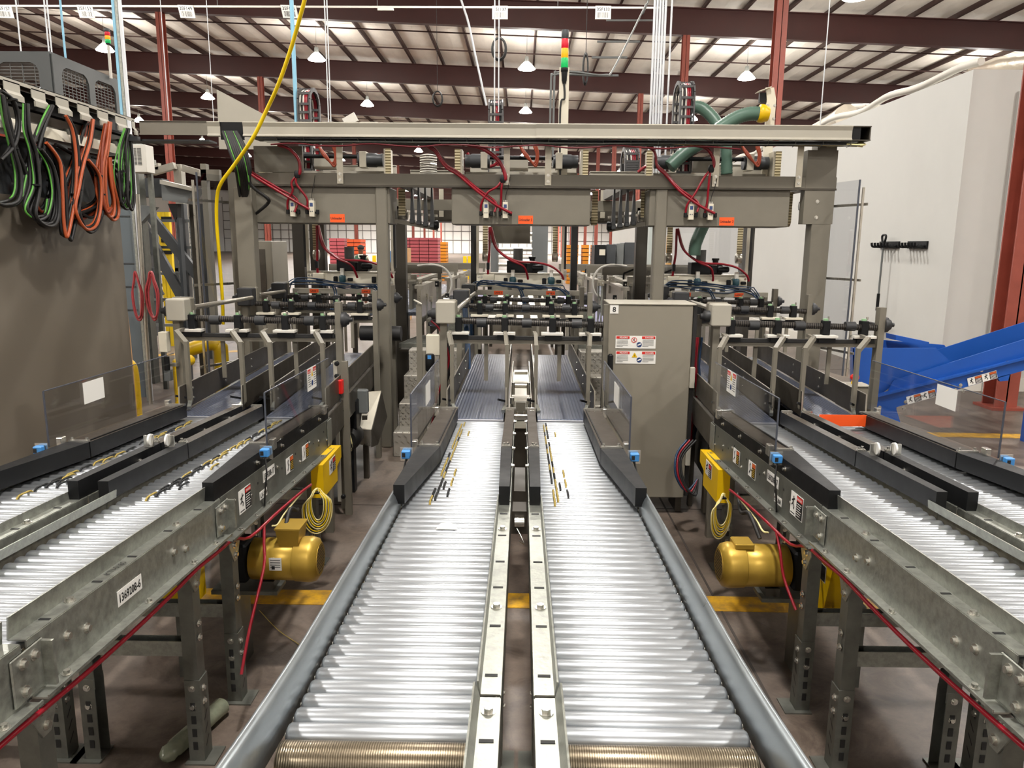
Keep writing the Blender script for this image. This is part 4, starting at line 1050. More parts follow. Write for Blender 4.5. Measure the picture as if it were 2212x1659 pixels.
# ---------------------------------------------------------------- three unloader housings
def housing(xc, x0, x1, n):
    r = thing('unloader_housing', 'wide taupe unloader housing with orange sticker reading Unloader %d' % n, 'unloader', (xc, 6.75, 1.96), 'unloader housings')
    b = MB(); b.bx(x0, x1, GY+.03, GY+.40, 1.968, 2.272, .006); b.build('housing_box', TAUPE, r)
    if n == 1: MB().bx(-2.27, -1.86, GY+.03, GY+.06, 2.39, 2.60).build('upper_panel', TAUPE, r)
    c = Card((x0+(.78 if n == 1 else .63 if n == 2 else .66), GY+.029, 2.012), (1, 0, 0), (0, 0, 1), .125, .068)
    c.text('Unloader %d' % n, 0, 0, .022, 1, bold=True, wmax=.112); c.build('unloader_sticker', [ORANGE, INK], r)
    # pressure switches
    sx = x0+{1: .415, 2: .295, 3: .345}[n]
    for k in range(2):
        x = sx+.162*k; z = 2.02
        v = MB(); v.bx(x-.022, x+.022, GY-.03, GY+.03, z, z+.135, .003); vo = v.build('pressure_switch', CREAM, r)
        b = MB(); b.bx(x-.013, x+.013, GY-.0315, GY-.030, z+.085, z+.115); b.build('display', BLED, vo)
        b = MB()
        for dx in (-.008, .008): b.cyl((x+dx, GY-.030, z+.045), (x+dx, GY-.0325, z+.045), .005, seg=8)
        b.build('buttons', MIDGREY, vo)
        for dx in (-.013, .0, .013): MB().cyl((x+dx, GY-.01, z+.135), (x+dx, GY-.01, z+.152), .007, seg=8).build('port', BOLT, vo)
        for dx in (-.045, .045):
            e = MB(); e.bx(x+dx-.012, x+dx+.012, GY-.02, GY+.01, z+.022, z+.06, .003).cyl((x+dx*.5, GY-.005, z+.035), (x+dx, GY-.005, z+.035), .008, seg=8); e.build('elbow_fitting', BLACK, vo)
    MB().tube([(sx+.162, GY-.01, 2.17), (sx+.165, GY-.01, 2.21), (sx+.19, GY-.02, 2.30), (sx+.20, GY-.02, 2.36)], .003, 6, 4).build('switch_lead', RUBBER, r)
    # hoses
    z = 2.085
    def hose(nm, P, rad, lab, m=RED):
        return solo(MB().tube(P, rad, 10, 6), nm, m, lab, 'air hose', 'red air hoses of the housings')
    g = lambda px, py, y=GY-.04: SY(px, py, y)
    w = ('first', 'second', 'third')[n-1]
    offs = {1: (-397+0, 0), 2: (0, 0), 3: (436, 0)}[n][0]
    o = {1: -432, 2: 0, 3: 438}[n]
    if n == 1: A = [(535, 372), (560, 388), (600, 412), (640, 436), (668, 452)]
    else: A = [(922+o+(0 if n == 2 else 36), 316), (940+o+(0 if n == 2 else 36), 328), (962+o+(0 if n == 2 else 20), 360), (990+o+(0 if n == 2 else 10), 378), (1030+o, 412), (1070+o, 442), (1106+o, 461)]
    P = [g(*p) for p in A]; P[-1].z -= .0
    hose('red_air_hose', P, .0115, 'long diagonal red hose across the %s unloader housing' % w)
    hose('red_air_hose', [p+Vector((-.0, .02, .022)) for p in P[:-1]]+[g(1068+o, 458)], .0095, 'second diagonal red hose beside the first on the %s housing' % w)
    B = [(1010+o, 313), (1040+o, 320), (1070+o, 340), (1086+o, 362), (1092+o, 385)]
    if n == 1: B = [(600, 313), (625, 322), (645, 345), (648, 372)]; J = (642, 378); 
    else: J = (1090+o-4, 388)
    if n == 3: B = [(1500, 314), (1525, 320), (1540, 340), (1542, 358)]; J = (1536, 366)
    P = [g(*p, GY-.07) for p in B]+[g(*J, GY-.06)]
    hose('red_air_hose', P, .016 if n == 2 else .013, 'thick curved red hose arching down onto the %s unloader housing' % w)
    j_ = g(*J, GY-.06)
    solo(MB().lathe(j_+Vector((0, 0, -.025)), (0, 0, 1), [(0, .02), (.02, .026), (.045, .024), (.06, .016)], 14), 'hose_splitter', BLACK, 'black hose splitter above the %s pair of pressure switches' % w, 'fitting', 'black hose splitters')
    lx = sx-.045; 
    hose('red_air_hose', [j_, j_+Vector((-.05, 0, -.06)), Vector((lx+.06, GY-.05, 2.23)), Vector((lx+.01, GY-.03, 2.15)), Vector((lx, GY-.01, 2.08))], .0095, 'short red hose to the left switch of the %s housing' % w)
    hose('red_air_hose', [j_, j_+Vector((-.01, 0, -.07)), Vector((sx+.162-.045+.01, GY-.03, 2.17)), Vector((sx+.162-.045, GY-.01, 2.08))], .0095, 'short red hose to the right switch of the %s housing' % w)
    return r
housing(-1.745, -2.361, -1.13, 1); housing(-.016, -.605, .573, 2); housing(1.66, 1.07, 2.251, 3)
# loops of red hose behind the cover
for k, (px, lab) in enumerate(((1055, 'drooping loop of red hose above the second housing'), (1500, 'drooping loop of red hose above the third housing'))):
    if k == 0: P = [SY(px-45, 330, 6.9), SY(px-38, 346, 6.9), SY(px-15, 360, 6.9), SY(px+10, 358, 6.9), SY(px+22, 348, 6.9)]
    else: P = [SY(1378, 372, 6.9), SY(1395, 360, 6.9), SY(1410, 358, 6.9)]
    solo(MB().tube(P, .014, 8, 5), 'red_hose_loop', RED, lab, 'air hose', 'red hose loops')
for k, (px, lab) in enumerate(((710, 'rust red cable loop above the first housing'), (1145, 'brown cable loop left of the stack light foot'), (1625, 'brown cable loop right of the green hose'))):
    for d in range(3 if k else 3):
        P = [SY(px-22, 315, 6.8+.02*d), SY(px-12+3*d, 335, 6.8), SY(px+8+2*d, 352+4*d, 6.8), SY(px+14+2*d, 335, 6.8), SY(px+8+3*d, 316, 6.8)]
        solo(MB().tube(P, .009, 8, 5), 'cable_loop', HOSER, lab, 'cable', 'rust coloured cable loops')

# ---------------------------------------------------------------- drives above the beam: motors, belts, carriages
for n, xc in ((1, -1.745), (2, -.016), (3, 1.66)):
    w = ('first', 'second', 'third')[n-1]
    r = thing('hoist_drive', 'dark cylindrical hoist drive on the gantry above the %s housing' % w, 'drive', (xc, 6.9, 2.38), 'hoist drives')
    s = 1 if n != 2 else 1
    for sg in (-1, 1):
        x0 = xc+sg*.28
        MB().lathe((x0, 6.9, 2.53), (sg, 0, 0), [(0, .06), (.16, .062), (.17, .055), (.22, .055)], 18).build('motor', DKGREY, r)
        MB().bx(x0+sg*.05-.03, x0+sg*.05+.03, 6.83, 6.97, 2.46, 2.60, .004).build('clamp_block', SSL, r)
        MB().bx(x0+sg*.24, x0+sg*.29, 6.82, 6.98, 2.39, 2.62).build('bracket', SSL, r)
        MB().bx(xc+sg*.56-.024, xc+sg*.56+.024, 6.80, 6.815, 2.02, 2.62).build('toothed_belt', TAN, r)
        MB().bx(xc+sg*.55-.05, xc+sg*.55+.05, 6.82, 7.0, 2.383, 2.41).build('bearing_foot', TAUPE, r)
    MB().bx(xc-.5, xc+.5, 6.94, 7.05, 2.38, 2.44).build('base_plate', TAUPEL, r)
    MB().cyl((xc-.28, 6.9, 2.56), (xc+.28, 6.9, 2.56), .018, seg=10).build('cross_shaft', BLACK, r)
    MB().bx(xc-.14, xc+.06, 6.98, 7.08, 2.46, 2.58).build('drive_box', TAUPEL, r)
# light horizontal rails seen between cover and beam
for x0, x1, y, z0, z1, lab in ((-1.05, -.55, 7.2, 2.36, 2.47, 'pale channel between the first and second hoist drives'), (.62, 1.45, 7.2, 2.36, 2.47, 'pale channel between the second and third hoist drives'), (-.5, .5, 7.3, 2.36, 2.52, 'pale channel behind the second hoist drive'), (1.5, 2.3, 7.3, 2.36, 2.55, 'pale channel behind the third hoist drive'), (-2.2, -1.2, 7.3, 2.36, 2.52, 'pale channel behind the first hoist drive')):
    solo(MB().bx(x0, x1, y, y+.06, z0, z1, .006).bx(x0, x1, y-.01, y+.07, z1, z1+.008), 'pale_channel', TAUPEL, lab, 'channel', 'pale channels on the gantry')
# white corrugated air hose hank left of middle
b = MB()
for k in range(9): b.tube([(-.93, 7.0, 2.42+.02*k), (-.86, 6.98, 2.43+.02*k), (-.78, 7.0, 2.42+.02*k)], .008, 6, 3)
solo(b, 'ribbed_duct', banded('white ribbed duct', '#dedad0', '#77746c', 2, 40, 0, .5), 'white ribbed duct seen between cable channel and beam, left of middle', 'duct')

# ---------------------------------------------------------------- tilter arms beside the housings
def arms(xc, sg, lab):
    r = thing('pusher_assembly', lab, 'pusher', (xc, 6.9, 2.0), 'pusher assemblies beside the middle housing')
    MB().bx(xc-.05*sg-.03, xc-.05*sg+.03, 6.80, 6.815, 2.05, 2.28).build('toothed_belt', TAN, r)
    b = MB(); b.lathe((xc-.05*sg-.045, 6.85, 2.06), (1, 0, 0), [(0, .035), (.005, .05), (.085, .05), (.09, .035)], 18); b.build('pulley', STEEL, r)
    for k in range(4):
        x = xc+sg*(.05+.058*k); zz = 1.985-.012*k if sg > 0 else 1.985-.012*(k)
        b = MB(); b.hexa([(x-.018, 6.72, zz+.02), (x+.018, 6.72, zz+.02), (x+.018, 6.78, zz+.02), (x-.018, 6.78, zz+.02), (x-.006, 6.72, 2.30), (x+.006, 6.72, 2.30), (x+.006, 6.78, 2.30), (x-.006, 6.78, 2.30)])
        b.bx(x-.02, x+.02, 6.70, 6.80, zz-.005, zz+.03, .004); b.build('finger_arm', DKGREY, r)
    b = MB(); b.bar((xc-.1*sg, 6.7, 2.0), (xc+.27*sg, 6.78, 1.935), .02, .035); b.build('tie_rail', TAUPE, r)
    b = MB(); b.bar((xc-.0*sg, 6.85, 2.07), (xc+.26*sg, 6.85, 2.05), .05, .02); b.build('slide_rail', STEEL, r)
    MB().lathe((xc+.24*sg, 6.75, 1.97), (sg, 0, 0), [(0, .035), (.03, .04), (.04, .03)], 16).build('end_knob', BLACK, r)
arms(-1.02, 1, 'row of dark finger arms right of the first housing'); arms(1.02, -1, 'row of dark finger arms left of the third housing')
# dark cross box further back between the housings
for x0, x1, lab in ((-1.0, -.62, 'dark hood section between the first and second housings, further back'), (.62, 1.02, 'dark hood section between the second and third housings, further back')):
    r = thing('hood_section', lab, 'hood', ((x0+x1)/2, 8.6, 2.1), 'dark hood sections')
    MB().bx(x0-.1, x1+.1, 8.5, 8.9, 2.05, 2.22).build('hood', TAUPED, r)
    for x in (x0+.10, x0+.26): MB().bx(x-.025, x+.025, 8.485, 8.495, 2.10, 2.40).build('flat_bracket', SSL, r)

# ---------------------------------------------------------------- gripper heads hanging below the housings
HY = 7.5
hx = {1: -1.745, 2: -.0, 3: 1.78}
for n in (1, 2, 3):
    xc = {1: SY(770, 600, HY).x-.06, 2: SY(1123, 600, HY).x, 3: SY(1520, 600, HY).x}[n]
    w = ('left', 'middle', 'right')[n-1]
    r = thing('gripper_unit', 'pale gripper head plate with two blue valves, hanging over the %s lanes' % w, 'gripper', (xc, HY, 1.45), 'gripper heads')
    z0, z1 = SY(1120, 620, HY).z, SY(1120, 592, HY).z
    b = MB(); b.bx(xc-.43, xc+.43, HY, HY+.05, z0, z1, .004); po = b.build('head_plate', CREAM, r)
    bolts(po, [((xc+dx, HY, z), (0, -1, 0), .008) for dx in (-.41, -.38, .28, .41) for z in (z0+.03, z1-.03)])
    MB().bx(xc-.43, xc+.43, HY-.01, HY+.12, z1, z1+.012).build('top_flange', STEEL, r)
    MB().bx(xc-.36, xc-.25, HY-.06, HY, z0+.065, z1-.005, .004).build('valve_terminal', CREAM, r)
    MB().bx(xc-.33, xc-.27, HY-.05, HY-.01, z0+.02, z0+.065, .006).build('solenoid', BLACK, r)
    for dx in (-.07, .31):
        v = MB(); v.lathe((xc+dx, HY-.04, z0+.03), (0, 0, 1), [(0, .022), (.01, .032), (.06, .034), (.075, .02)], 14); vo = v.build('regulator_body', mat('teal valve', '#2f5560', 0, .4) if 'teal valve' not in MATS else MATS['teal valve'], r)
        MB().bx(xc+dx-.018, xc+dx+.018, HY-.06, HY-.02, z0+.10, z0+.17, .003).build('regulator_head', WHITEP, vo)
        MB().bx(xc+dx+.05, xc+dx+.10, HY-.05, HY-.01, z0+.045, z0+.075, .006).build('elbow', BLACK, vo)
        MB().bx(xc+dx-.09, xc+dx-.05, HY-.05, HY-.01, z0+.03, z0+.09, .006).build('side_fitting', BLACK, vo)
    MB().bx(xc-.13, xc+.06, HY-.02, HY+.15, z1+.012, z1+.13, .006).build('vacuum_box', BLACK, r)
    b = MB(); b.bx(xc+.06, xc+.18, HY-.02, HY+.12, z1+.012, z1+.11, .01); b.lathe((xc+.12, HY-.05, z1+.06), (1, 0, .05), [(0, .02), (.01, .032), (.10, .03), (.11, .02)], 14); b.build('vacuum_valve', BLACK, r)
    MB().cyl((xc-.02, HY+.07, z1+.13), (xc-.02, HY+.07, z1+.25), .048, seg=20).build('lift_cylinder', MIDGREY, r)
    MB().cyl((xc+.12, HY+.05, z1+.11), (xc+.12, HY+.05, z1+.15), .028, seg=16).cyl((xc+.12, HY+.05, z1+.15), (xc+.12, HY+.05, z1+.17), .036, seg=16).build('knob', BLACK, r)
    for sg in (-1, 1):
        x = xc+sg*.42
        MB().bx(x-.012, x+.012, HY-.0, HY+.03, z1, 2.3).build('guide_rail', SSL, r)
        MB().bx(x+sg*.015, x+sg*.035, HY, HY+.05, z1+.05, 2.3).build('black_track', RUBBER, r)
        MB().bx(x-sg*.075-.025, x-sg*.075+.025, HY+.03, HY+.045, z1+.14, 2.3).build('toothed_belt', TAN, r)
        MB().lathe((x-sg*.075-.03, HY+.05, z1+.17), (1, 0, 0), [(0, .03), (.005, .05), (.055, .05), (.06, .03)], 16).build('pulley', STEEL, r)
    if n == 2: MB().bx(xc-.30, xc+.10, HY+.3, HY+.36, 1.82, 2.2).build('back_panel', TAUPE, r)
    if n == 1: MB().bx(SY(668, 500, 7.8).x, SY(700, 500, 7.8).x, 7.8, 7.9, 0, 2.2).build('back_column', DKPOST, r)
    for k, dx in enumerate((-.30, -.10, .02, .2, .34)):
        b = MB(); b.bx(xc+dx-.02, xc+dx+.02, HY+.0, HY+.06, z0-.09, z0); b.cyl((xc+dx, HY+.02, z0-.13), (xc+dx, HY+.02, z0-.09), .022, .014, seg=12); b.build('suction_foot', GALVD if k % 2 else BLACK, r)
    # red hoses feeding the head
    def rh(P, rad, lab): solo(MB().tube(P, rad, 8, 6), 'gripper_hose', RED, lab, 'air hose', 'red hoses of the gripper heads')
    tx = xc-.30+.0; tz = 1.97
    rh([(tx, HY-.06, tz), (tx, HY-.07, 1.75), (tx-.01, HY-.06, 1.62), (tx-.015, HY-.04, z1-.005)], .012, 'thick red hose dropping straight to the %s gripper head' % w)
    rh([(tx+.01, HY-.06, tz), (tx+.06, HY-.1, 1.78), (tx+.2, HY-.12, 1.66), (tx+.33, HY-.12, 1.60), (tx+.37, HY-.08, 1.52), (tx+.38, HY-.05, z0+.08)], .011, 'red hose curving to the middle valve of the %s gripper head' % w)
    rh([(tx+.015, HY-.05, tz), (tx+.08, HY-.09, 1.76), (tx+.25, HY-.1, 1.65), (tx+.45, HY-.1, 1.635), (tx+.6, HY-.09, 1.60), (tx+.70, HY-.07, 1.53), (tx+.73, HY-.05, z0+.08)], .011, 'long red hose sweeping to the right valve of the %s gripper head' % w)
    solo(MB().bx(tx-.028, tx+.002, HY-.09, HY-.04, 1.56, 1.63, .006), 'hose_clamp', BLACK, 'black clamp on the straight hose of the %s gripper head' % w, 'clamp', 'black hose clamps')
    solo(MB().tube([(tx+.02, HY-.05, tz), (tx+.10, HY-.08, 1.74), (tx+.27, HY-.09, 1.645), (tx+.40, HY-.09, 1.625)], .006, 6, 5), 'white_tube', WHITEP, 'thin white tube beside the red hoses of the %s gripper head' % w, 'air tube', 'white tubes')
# ================================================================ left machine enclosure, cable trough and hanging cables
TX = -3.5
def onX(px, py, X=TX): return SX(px, py, X)
# taupe panel
e0 = onX(283, 895, -3.62); yfar = 6.85
pn_ = thing('machine_enclosure', 'large plain taupe machine panel at the left, with cable shadows', 'enclosure', (-3.9, 5.2, 0))
MB().bx(-4.2, -3.62, 3.2, yfar, 0, 2.12).build('panel', mat('brown taupe panel', '#6f675b', 0, .5, .04, 1.5), pn_)
MB().bx(-4.2, -3.66, 3.2, yfar, 2.12, 2.52).build('dark_band', DKGREY, pn_)
za, zb2 = onX(120, 302, -3.5).z, onX(120, 277, -3.5).z
MB().slab([(-3.50, 3.2, za), (-3.50, yfar+.02, za), (-3.53, yfar+.02, zb2), (-3.53, 3.2, zb2)], (-.01, 0, 0)).bx(-3.7, -3.51, 3.2, yfar, za, za+.01).build('cream_strip', CREAM, pn_)
bolts(pn_, [((-3.66, y, z), (1, 0, 0), .008) for y in (4.8, 5.15, 5.5, 5.9, 6.3) for z in (2.2, 2.33)], m=MIDGREY)
# cable trough with square openings
tp = [onX(0, 159), onX(289, 258)]; bt_ = [onX(0, 200), onX(289, 284)]
ztop_ = (tp[0].z+tp[1].z)/2; zbot_ = (bt_[0].z+bt_[1].z)/2
tr2 = thing('cable_trough', 'light taupe cable trough with black square openings running back along the left', 'cable trough', (TX, 5.8, zbot_))
edges = [(1, 10), (44, 68), (97, 119), (146, 165), (189, 207), (229, 245), (267, 280)]
ys_ = [3.0]
for a_, b_ in edges: ys_ += [onX(a_, 200).y, onX(b_, 200).y]
ys_.append(onX(291, 260).y)
b = MB()
b.bx(TX-.006, TX, ys_[0], ys_[-1], ztop_-.028, ztop_); b.bx(TX-.20, TX, ys_[0], ys_[-1], ztop_-.004, ztop_)
for k in range(0, len(ys_), 2):
    y0_, y1_ = ys_[k], ys_[k+1]
    b.bx(TX-.006, TX, y0_, y1_, zbot_+.03, ztop_-.02); b.hexa([(TX, y0_, zbot_+.03), (TX+.022, y0_, zbot_+.005), (TX+.022, y1_, zbot_+.005), (TX, y1_, zbot_+.03), (TX-.006, y0_, zbot_+.04), (TX+.016, y0_, zbot_+.014), (TX+.016, y1_, zbot_+.014), (TX-.006, y1_, zbot_+.04)])
    b.bx(TX+.010, TX+.024, y0_, y1_, zbot_-.03, zbot_+.008)
b.build('cover', TAUPEL, tr2)
MB().bx(TX-.20, TX-.18, ys_[0], ys_[-1], zbot_-.05, ztop_-.01).bx(TX-.18, TX-.02, ys_[0], ys_[-1], zbot_-.05, zbot_-.03).build('trough_back', BLACK, tr2)
MB().bx(TX-.16, TX-.05, ys_[0], ys_[-1], zbot_-.13, zbot_-.06).build('support_rail', TAUPED, tr2)
for k, yy in enumerate((3.6, 4.4, 5.2, 6.0, 6.7)): MB().bx(-3.72, TX-.02, yy, yy+.03, zbot_-.16, zbot_-.12).build('support_bracket', GALVD, tr2)
# corner piece to the gantry trough
yc = ys_[-1]; xs0 = SY(301, 270, 6.75).x; xs1 = SY(447, 270, 6.75).x
r = thing('trough_link', 'short darker trough link between the left trough and the gantry cable channel', 'cable channel', ((xs0+xs1)/2, 6.75, 2.7))
zz1 = SY(370, 261, 6.75).z; zz0 = SY(370, 291, 6.75).z
MB().bx(xs0, xs1, 6.75, 6.756, zz0, zz1, 0).bx(xs0, xs1, 6.74, 6.96, zz1-.004, zz1).bx(xs0, xs1, 6.735, 6.75, zz0-.004, zz0+.008).build('cover', TAUPE, r)
MB().bx(xs0-.12, xs0, 6.7, 6.75, zz0-.06, zz0-.02).bx(TX-.05, xs1, 6.78, 6.95, zz0-.05, zz0-.035).build('tray_floor', DKGREY, r)
# hanging cables
CC = {'k': RUBBER, 'o': ORANGEC, 'g': GREENC, 'r': HOSER}
bundles = [
 ('cable bundle of black and green loops at the far left edge', [(6, 205), (14, 260), (30, 320), (46, 380), (38, 428), (8, 442), (-20, 430)], 'kgkkk', .012),
 ('thin black cable loop crossing the far left openings', [(2, 196), (28, 215), (42, 262), (30, 310), (2, 345)], 'kk', .011),
 ('black and green cable bundle from the second opening', [(57, 224), (58, 280), (72, 330), (78, 400), (66, 455), (88, 478), (112, 468), (120, 420), (110, 360), (86, 322)], 'kkgkkk', .012),
 ('black cable bundle slanting from the third opening', [(112, 228), (92, 268), (76, 320), (62, 390), (58, 440), (72, 470), (98, 472), (108, 430)], 'kkgkk', .012),
 ('long black and orange loop hanging lowest of all', [(142, 250), (158, 285), (166, 350), (162, 420), (152, 475), (146, 513), (136, 480), (136, 410), (128, 350), (100, 308)], 'kkokk', .0125),
 ('orange cable bundle from the fifth opening', [(201, 258), (194, 305), (180, 350), (170, 410), (164, 455), (182, 492), (206, 486), (218, 440), (214, 380), (190, 345)], 'okok', .012),
 ('thick orange and black bundle from the sixth opening', [(237, 264), (230, 310), (222, 360), (220, 420), (232, 462), (246, 466), (250, 440), (240, 390), (236, 340)], 'oooko', .012),
 ('orange and black bundle slipping behind the sixth opening', [(228, 268), (218, 320), (214, 380), (216, 430), (226, 455), (240, 450)], 'oor', .011),
 ('bright green and black bundle from the last opening', [(276, 278), (266, 320), (262, 370), (266, 420), (274, 445), (281, 420), (281, 350), (279, 290)], 'gkgkgk', .011),
 ('dark cable loops in the shade behind the third bundle', [(60, 300), (88, 330), (110, 390), (106, 440), (84, 455), (66, 420)], 'kkr', .012),
 ('rust red and black cables sweeping to the panel edge', [(120, 312), (150, 330), (186, 350), (206, 392), (216, 440), (200, 468), (176, 462)], 'rkk', .011),
 ('glossy black loops between the second and third openings', [(96, 300), (84, 350), (66, 400), (68, 452), (92, 484), (116, 470), (128, 430), (120, 380), (108, 350)], 'kkkk', .0135),
 ('black and orange strands crossing behind the fifth bundle', [(186, 262), (172, 310), (158, 360), (140, 400), (136, 440), (150, 462), (176, 462), (210, 440), (214, 400), (196, 360)], 'kokkr', .0125),
 ('black loops left of the lowest orange loop', [(118, 330), (128, 380), (134, 430), (138, 470), (150, 490), (158, 460), (160, 410), (156, 360)], 'kkkk', .0125),
 ('thick black loop around the last green bundle', [(246, 350), (262, 368), (276, 400), (280, 436), (268, 446), (254, 420), (244, 380)], 'kkk', .012),
 ('black cables drooping toward the far end of the panel', [(200, 340), (232, 352), (256, 385), (266, 425), (262, 445)], 'kkk', .010),
]
rnd = random.Random(11)
for bi, (lab, P, cols, rad) in enumerate(bundles):
    X0 = TX+.03+.02*(bi % 3) if bi < 9 else TX-.05
    c0 = onX(P[0][0], P[0][1], X0)
    r = thing('cable_bundle', lab, 'cable bundle', c0, 'hanging cable bundles')
    for j, ch in enumerate(cols):
        pts = []
        for i, (px, py) in enumerate(P):
            t = i/(len(P)-1); amp = math.sin(PI*t)
            off = (j-(len(cols)-1)/2)
            q = onX(px+off*1.2+amp*rnd.uniform(-3.5, 3.5)+off*3.6*amp, py+amp*(rnd.uniform(-3, 3)+off*4.0*(1 if py > 400 else .3)), X0+.022*(j % 3)-.01)
            pts.append(q+Vector((-.02 if ch == 'g' else 0, 0, 0)))
        MB().tube(pts, rad*(.55 if ch == 'g' else 1), 8, 6).build('cable', CC[ch], r)
    k = len(P)//3; q = onX(P[k][0], P[k][1], X0+.02)
    MB().lathe(q+Vector((0, 0, -.006)), (0, 0, 1), [(0, .03), (.012, .03)], 12).build('cable_tie', BLACK, r)
# tan plywood edge leaning beside the panel
solo(MB().slab([onX(262, 612, -3.95), onX(270, 620, -3.95), onX(283, 735, -3.95), Vector((-3.95, onX(283, 735, -3.95).y, 0)), Vector((-3.95, onX(270, 740, -3.95).y, 0)), onX(270, 740, -3.95)], (-.02, .02, 0)), 'plywood_board', PEACH, 'narrow tan board edge leaning beyond the taupe panel', 'board')
# grey cabinet side beyond the panel
g = thing('grey_cabinet', 'blue grey cabinet end with small latches beyond the taupe panel', 'cabinet', (-4.6, 8.8, 0))
xa = SY(258, 600, 8.6).x; xb = SY(293, 600, 8.6).x
MB().bx(xa-1.2, xb, 8.6, 8.72, 0, SY(270, 452, 8.6).z).build('body', mat('blue grey enamel', '#5d666b', 0, .45), g)
for yy in (468, 570, 620, 670): MB().bx(xb-.14, xb, 8.59, 8.60, SY(270, yy, 8.6).z, SY(270, yy, 8.6).z+.012).build('seam', DKGREY, g)
# dark grey hood with mesh windows
ca = SY(108, 115, 9.0); XH = ca.x; ZH = ca.z; zl_ = SY(108, 215, 9.0).z
h = thing('mesh_window_hood', 'dark grey overhead hood with two rounded mesh windows on its side', 'hood', (XH-1, 10, zl_))
HOOD = mat('hood grey', '#4b4e4e', 0, .5, .05, 3)
yb_ = SX(252, 165, XH).y
def windowed(b, org, xd, L, Ht, wins):   # plate with rounded window openings
    xd = Vector(xd)
    xs2 = [0]+[v for w_ in wins for v in w_]+[L]
    for k in range(0, len(xs2), 2):
        b.slab([org+xd*xs2[k], org+xd*xs2[k+1], org+xd*xs2[k+1]+Vector((0, 0, Ht)), org+xd*xs2[k]+Vector((0, 0, Ht))], xd.cross(Vector((0, 0, 1)))*.02)
    for w0, w1 in wins:
        for z0_, z1_ in ((0, Ht*.06), (Ht*.80, Ht)):
            b.slab([org+xd*w0+Vector((0,0,z0_)), org+xd*w1+Vector((0,0,z0_)), org+xd*w1+Vector((0,0,z1_)), org+xd*w0+Vector((0,0,z1_))], xd.cross(Vector((0, 0, 1)))*.02)
        for (wx, sg) in ((w0, 1), (w1, -1)):
            c_ = (w1-w0)*.18; z1_ = Ht*.80
            b.slab([org+xd*wx+Vector((0,0,z1_)), org+xd*(wx+sg*c_)+Vector((0,0,z1_)), org+xd*(wx+sg*c_*.35)+Vector((0,0,z1_-c_*.35)), org+xd*wx+Vector((0,0,z1_-c_))], xd.cross(Vector((0, 0, 1)))*.02)
Hh = ZH-zl_; b = MB()
Ls = yb_-9.0
windowed(b, Vector((XH, 9.0, zl_)), (0, 1, 0), Ls, Hh, [(Ls*.11, Ls*.50), (Ls*.59, Ls*.93)])
windowed(b, Vector((XH-3.0, 9.0, zl_)), (1, 0, 0), 3.0, Hh, [(1.5, 2.15), (2.38, 2.86)])
b.build('hood_panels', HOOD, h)
MB().slab([(XH-3.0, 9.0, ZH), (XH, 9.0, ZH), (XH, yb_, ZH), (XH-3.0, yb_, ZH)], (0, 0, .02)).build('top_rim', HOOD, h)
b = MB()
for k in range(14): b.bar((XH-.01, 9.0, zl_+Hh*k/14), (XH-.01, yb_, zl_+Hh*k/14), .006, .006)
for k in range(18): b.bar((XH-.01, 9.0+Ls*k/18, zl_), (XH-.01, 9.0+Ls*k/18, ZH-.1), .006, .006)
for k in range(14): b.bar((XH-3.0, 9.01, zl_+Hh*k/14), (XH, 9.01, zl_+Hh*k/14), .006, .006)
for k in range(22): b.bar((XH-3.0+.14*k, 9.01, zl_), (XH-3.0+.14*k, 9.01, ZH-.1), .006, .006)
b.build('wire_mesh', MIDGREY, h)
for (dx, dy) in ((-.06, .05), (-.06, Ls-.1), (-2.9, .05)):
    MB().bx(XH+dx, XH+dx+.08, 9.0+dy, 9.08+dy, 0, zl_).build('post', HOOD, h)

# ---------------------------------------------------------------- stack lights
def stack(px, y0_, y1_, Y, wpx, label, pole_to, pw):
    c = SY(px, y0_, Y); z1_ = c.z; z0_ = SY(px, y1_, Y).z; rr = SY(px+wpx/2, y0_, Y).x-c.x; H_ = z1_-z0_
    zp = SY(px, pole_to, Y).z
    r = thing('stack_light', label, 'stack light', (c.x, Y, zp), 'stack lights')
    sec = [(.0, .09, BLACK, 'base'), (.09, .33, BGRN, 'green_lens'), (.33, .56, BAMB, 'amber_lens'), (.56, .79, BRED, 'red_lens'), (.79, 1.0, DKGREY, 'cap')]
    for a_, b_, m_, nm in sec: MB().lathe((c.x, Y, z0_+H_*a_), (0, 0, 1), [(0, rr*.93), (.004, rr), (H_*(b_-a_)-.004, rr), (H_*(b_-a_), rr*.93)], 20).build(nm, m_, r)
    if pw > .03:
        MB().bx(c.x-pw/2, c.x+pw/2, Y+.01, Y+.03, zp, z0_+.04).build('mounting_plate', CREAM, r)
        MB().lathe((c.x, Y, z0_-.10), (0, 0, 1), [(0, rr*.4), (.03, rr*.7), (.10, rr*.8)], 14).build('socket', BLACK, r)
        MB().tube([(c.x, Y-.01, z0_-.1), (c.x+.005, Y-.01, z0_-.22), (c.x-.03, Y-.01, z0_-.30), (c.x-.02, Y-.01, zp)], .009, 8, 5).build('lead', RUBBER, r)
    else: MB().cyl((c.x, Y, zp), (c.x, Y, z0_), pw).build('pole', WHITEP, r)
stack(1221, 65, 155, 6.9, 16, 'tall stack light with red, amber and green lenses on a cream plate', 385, .085)
stack(231, 62, 97, 10.2, 11, 'small distant stack light above the dark mesh window hood', 170, .018)

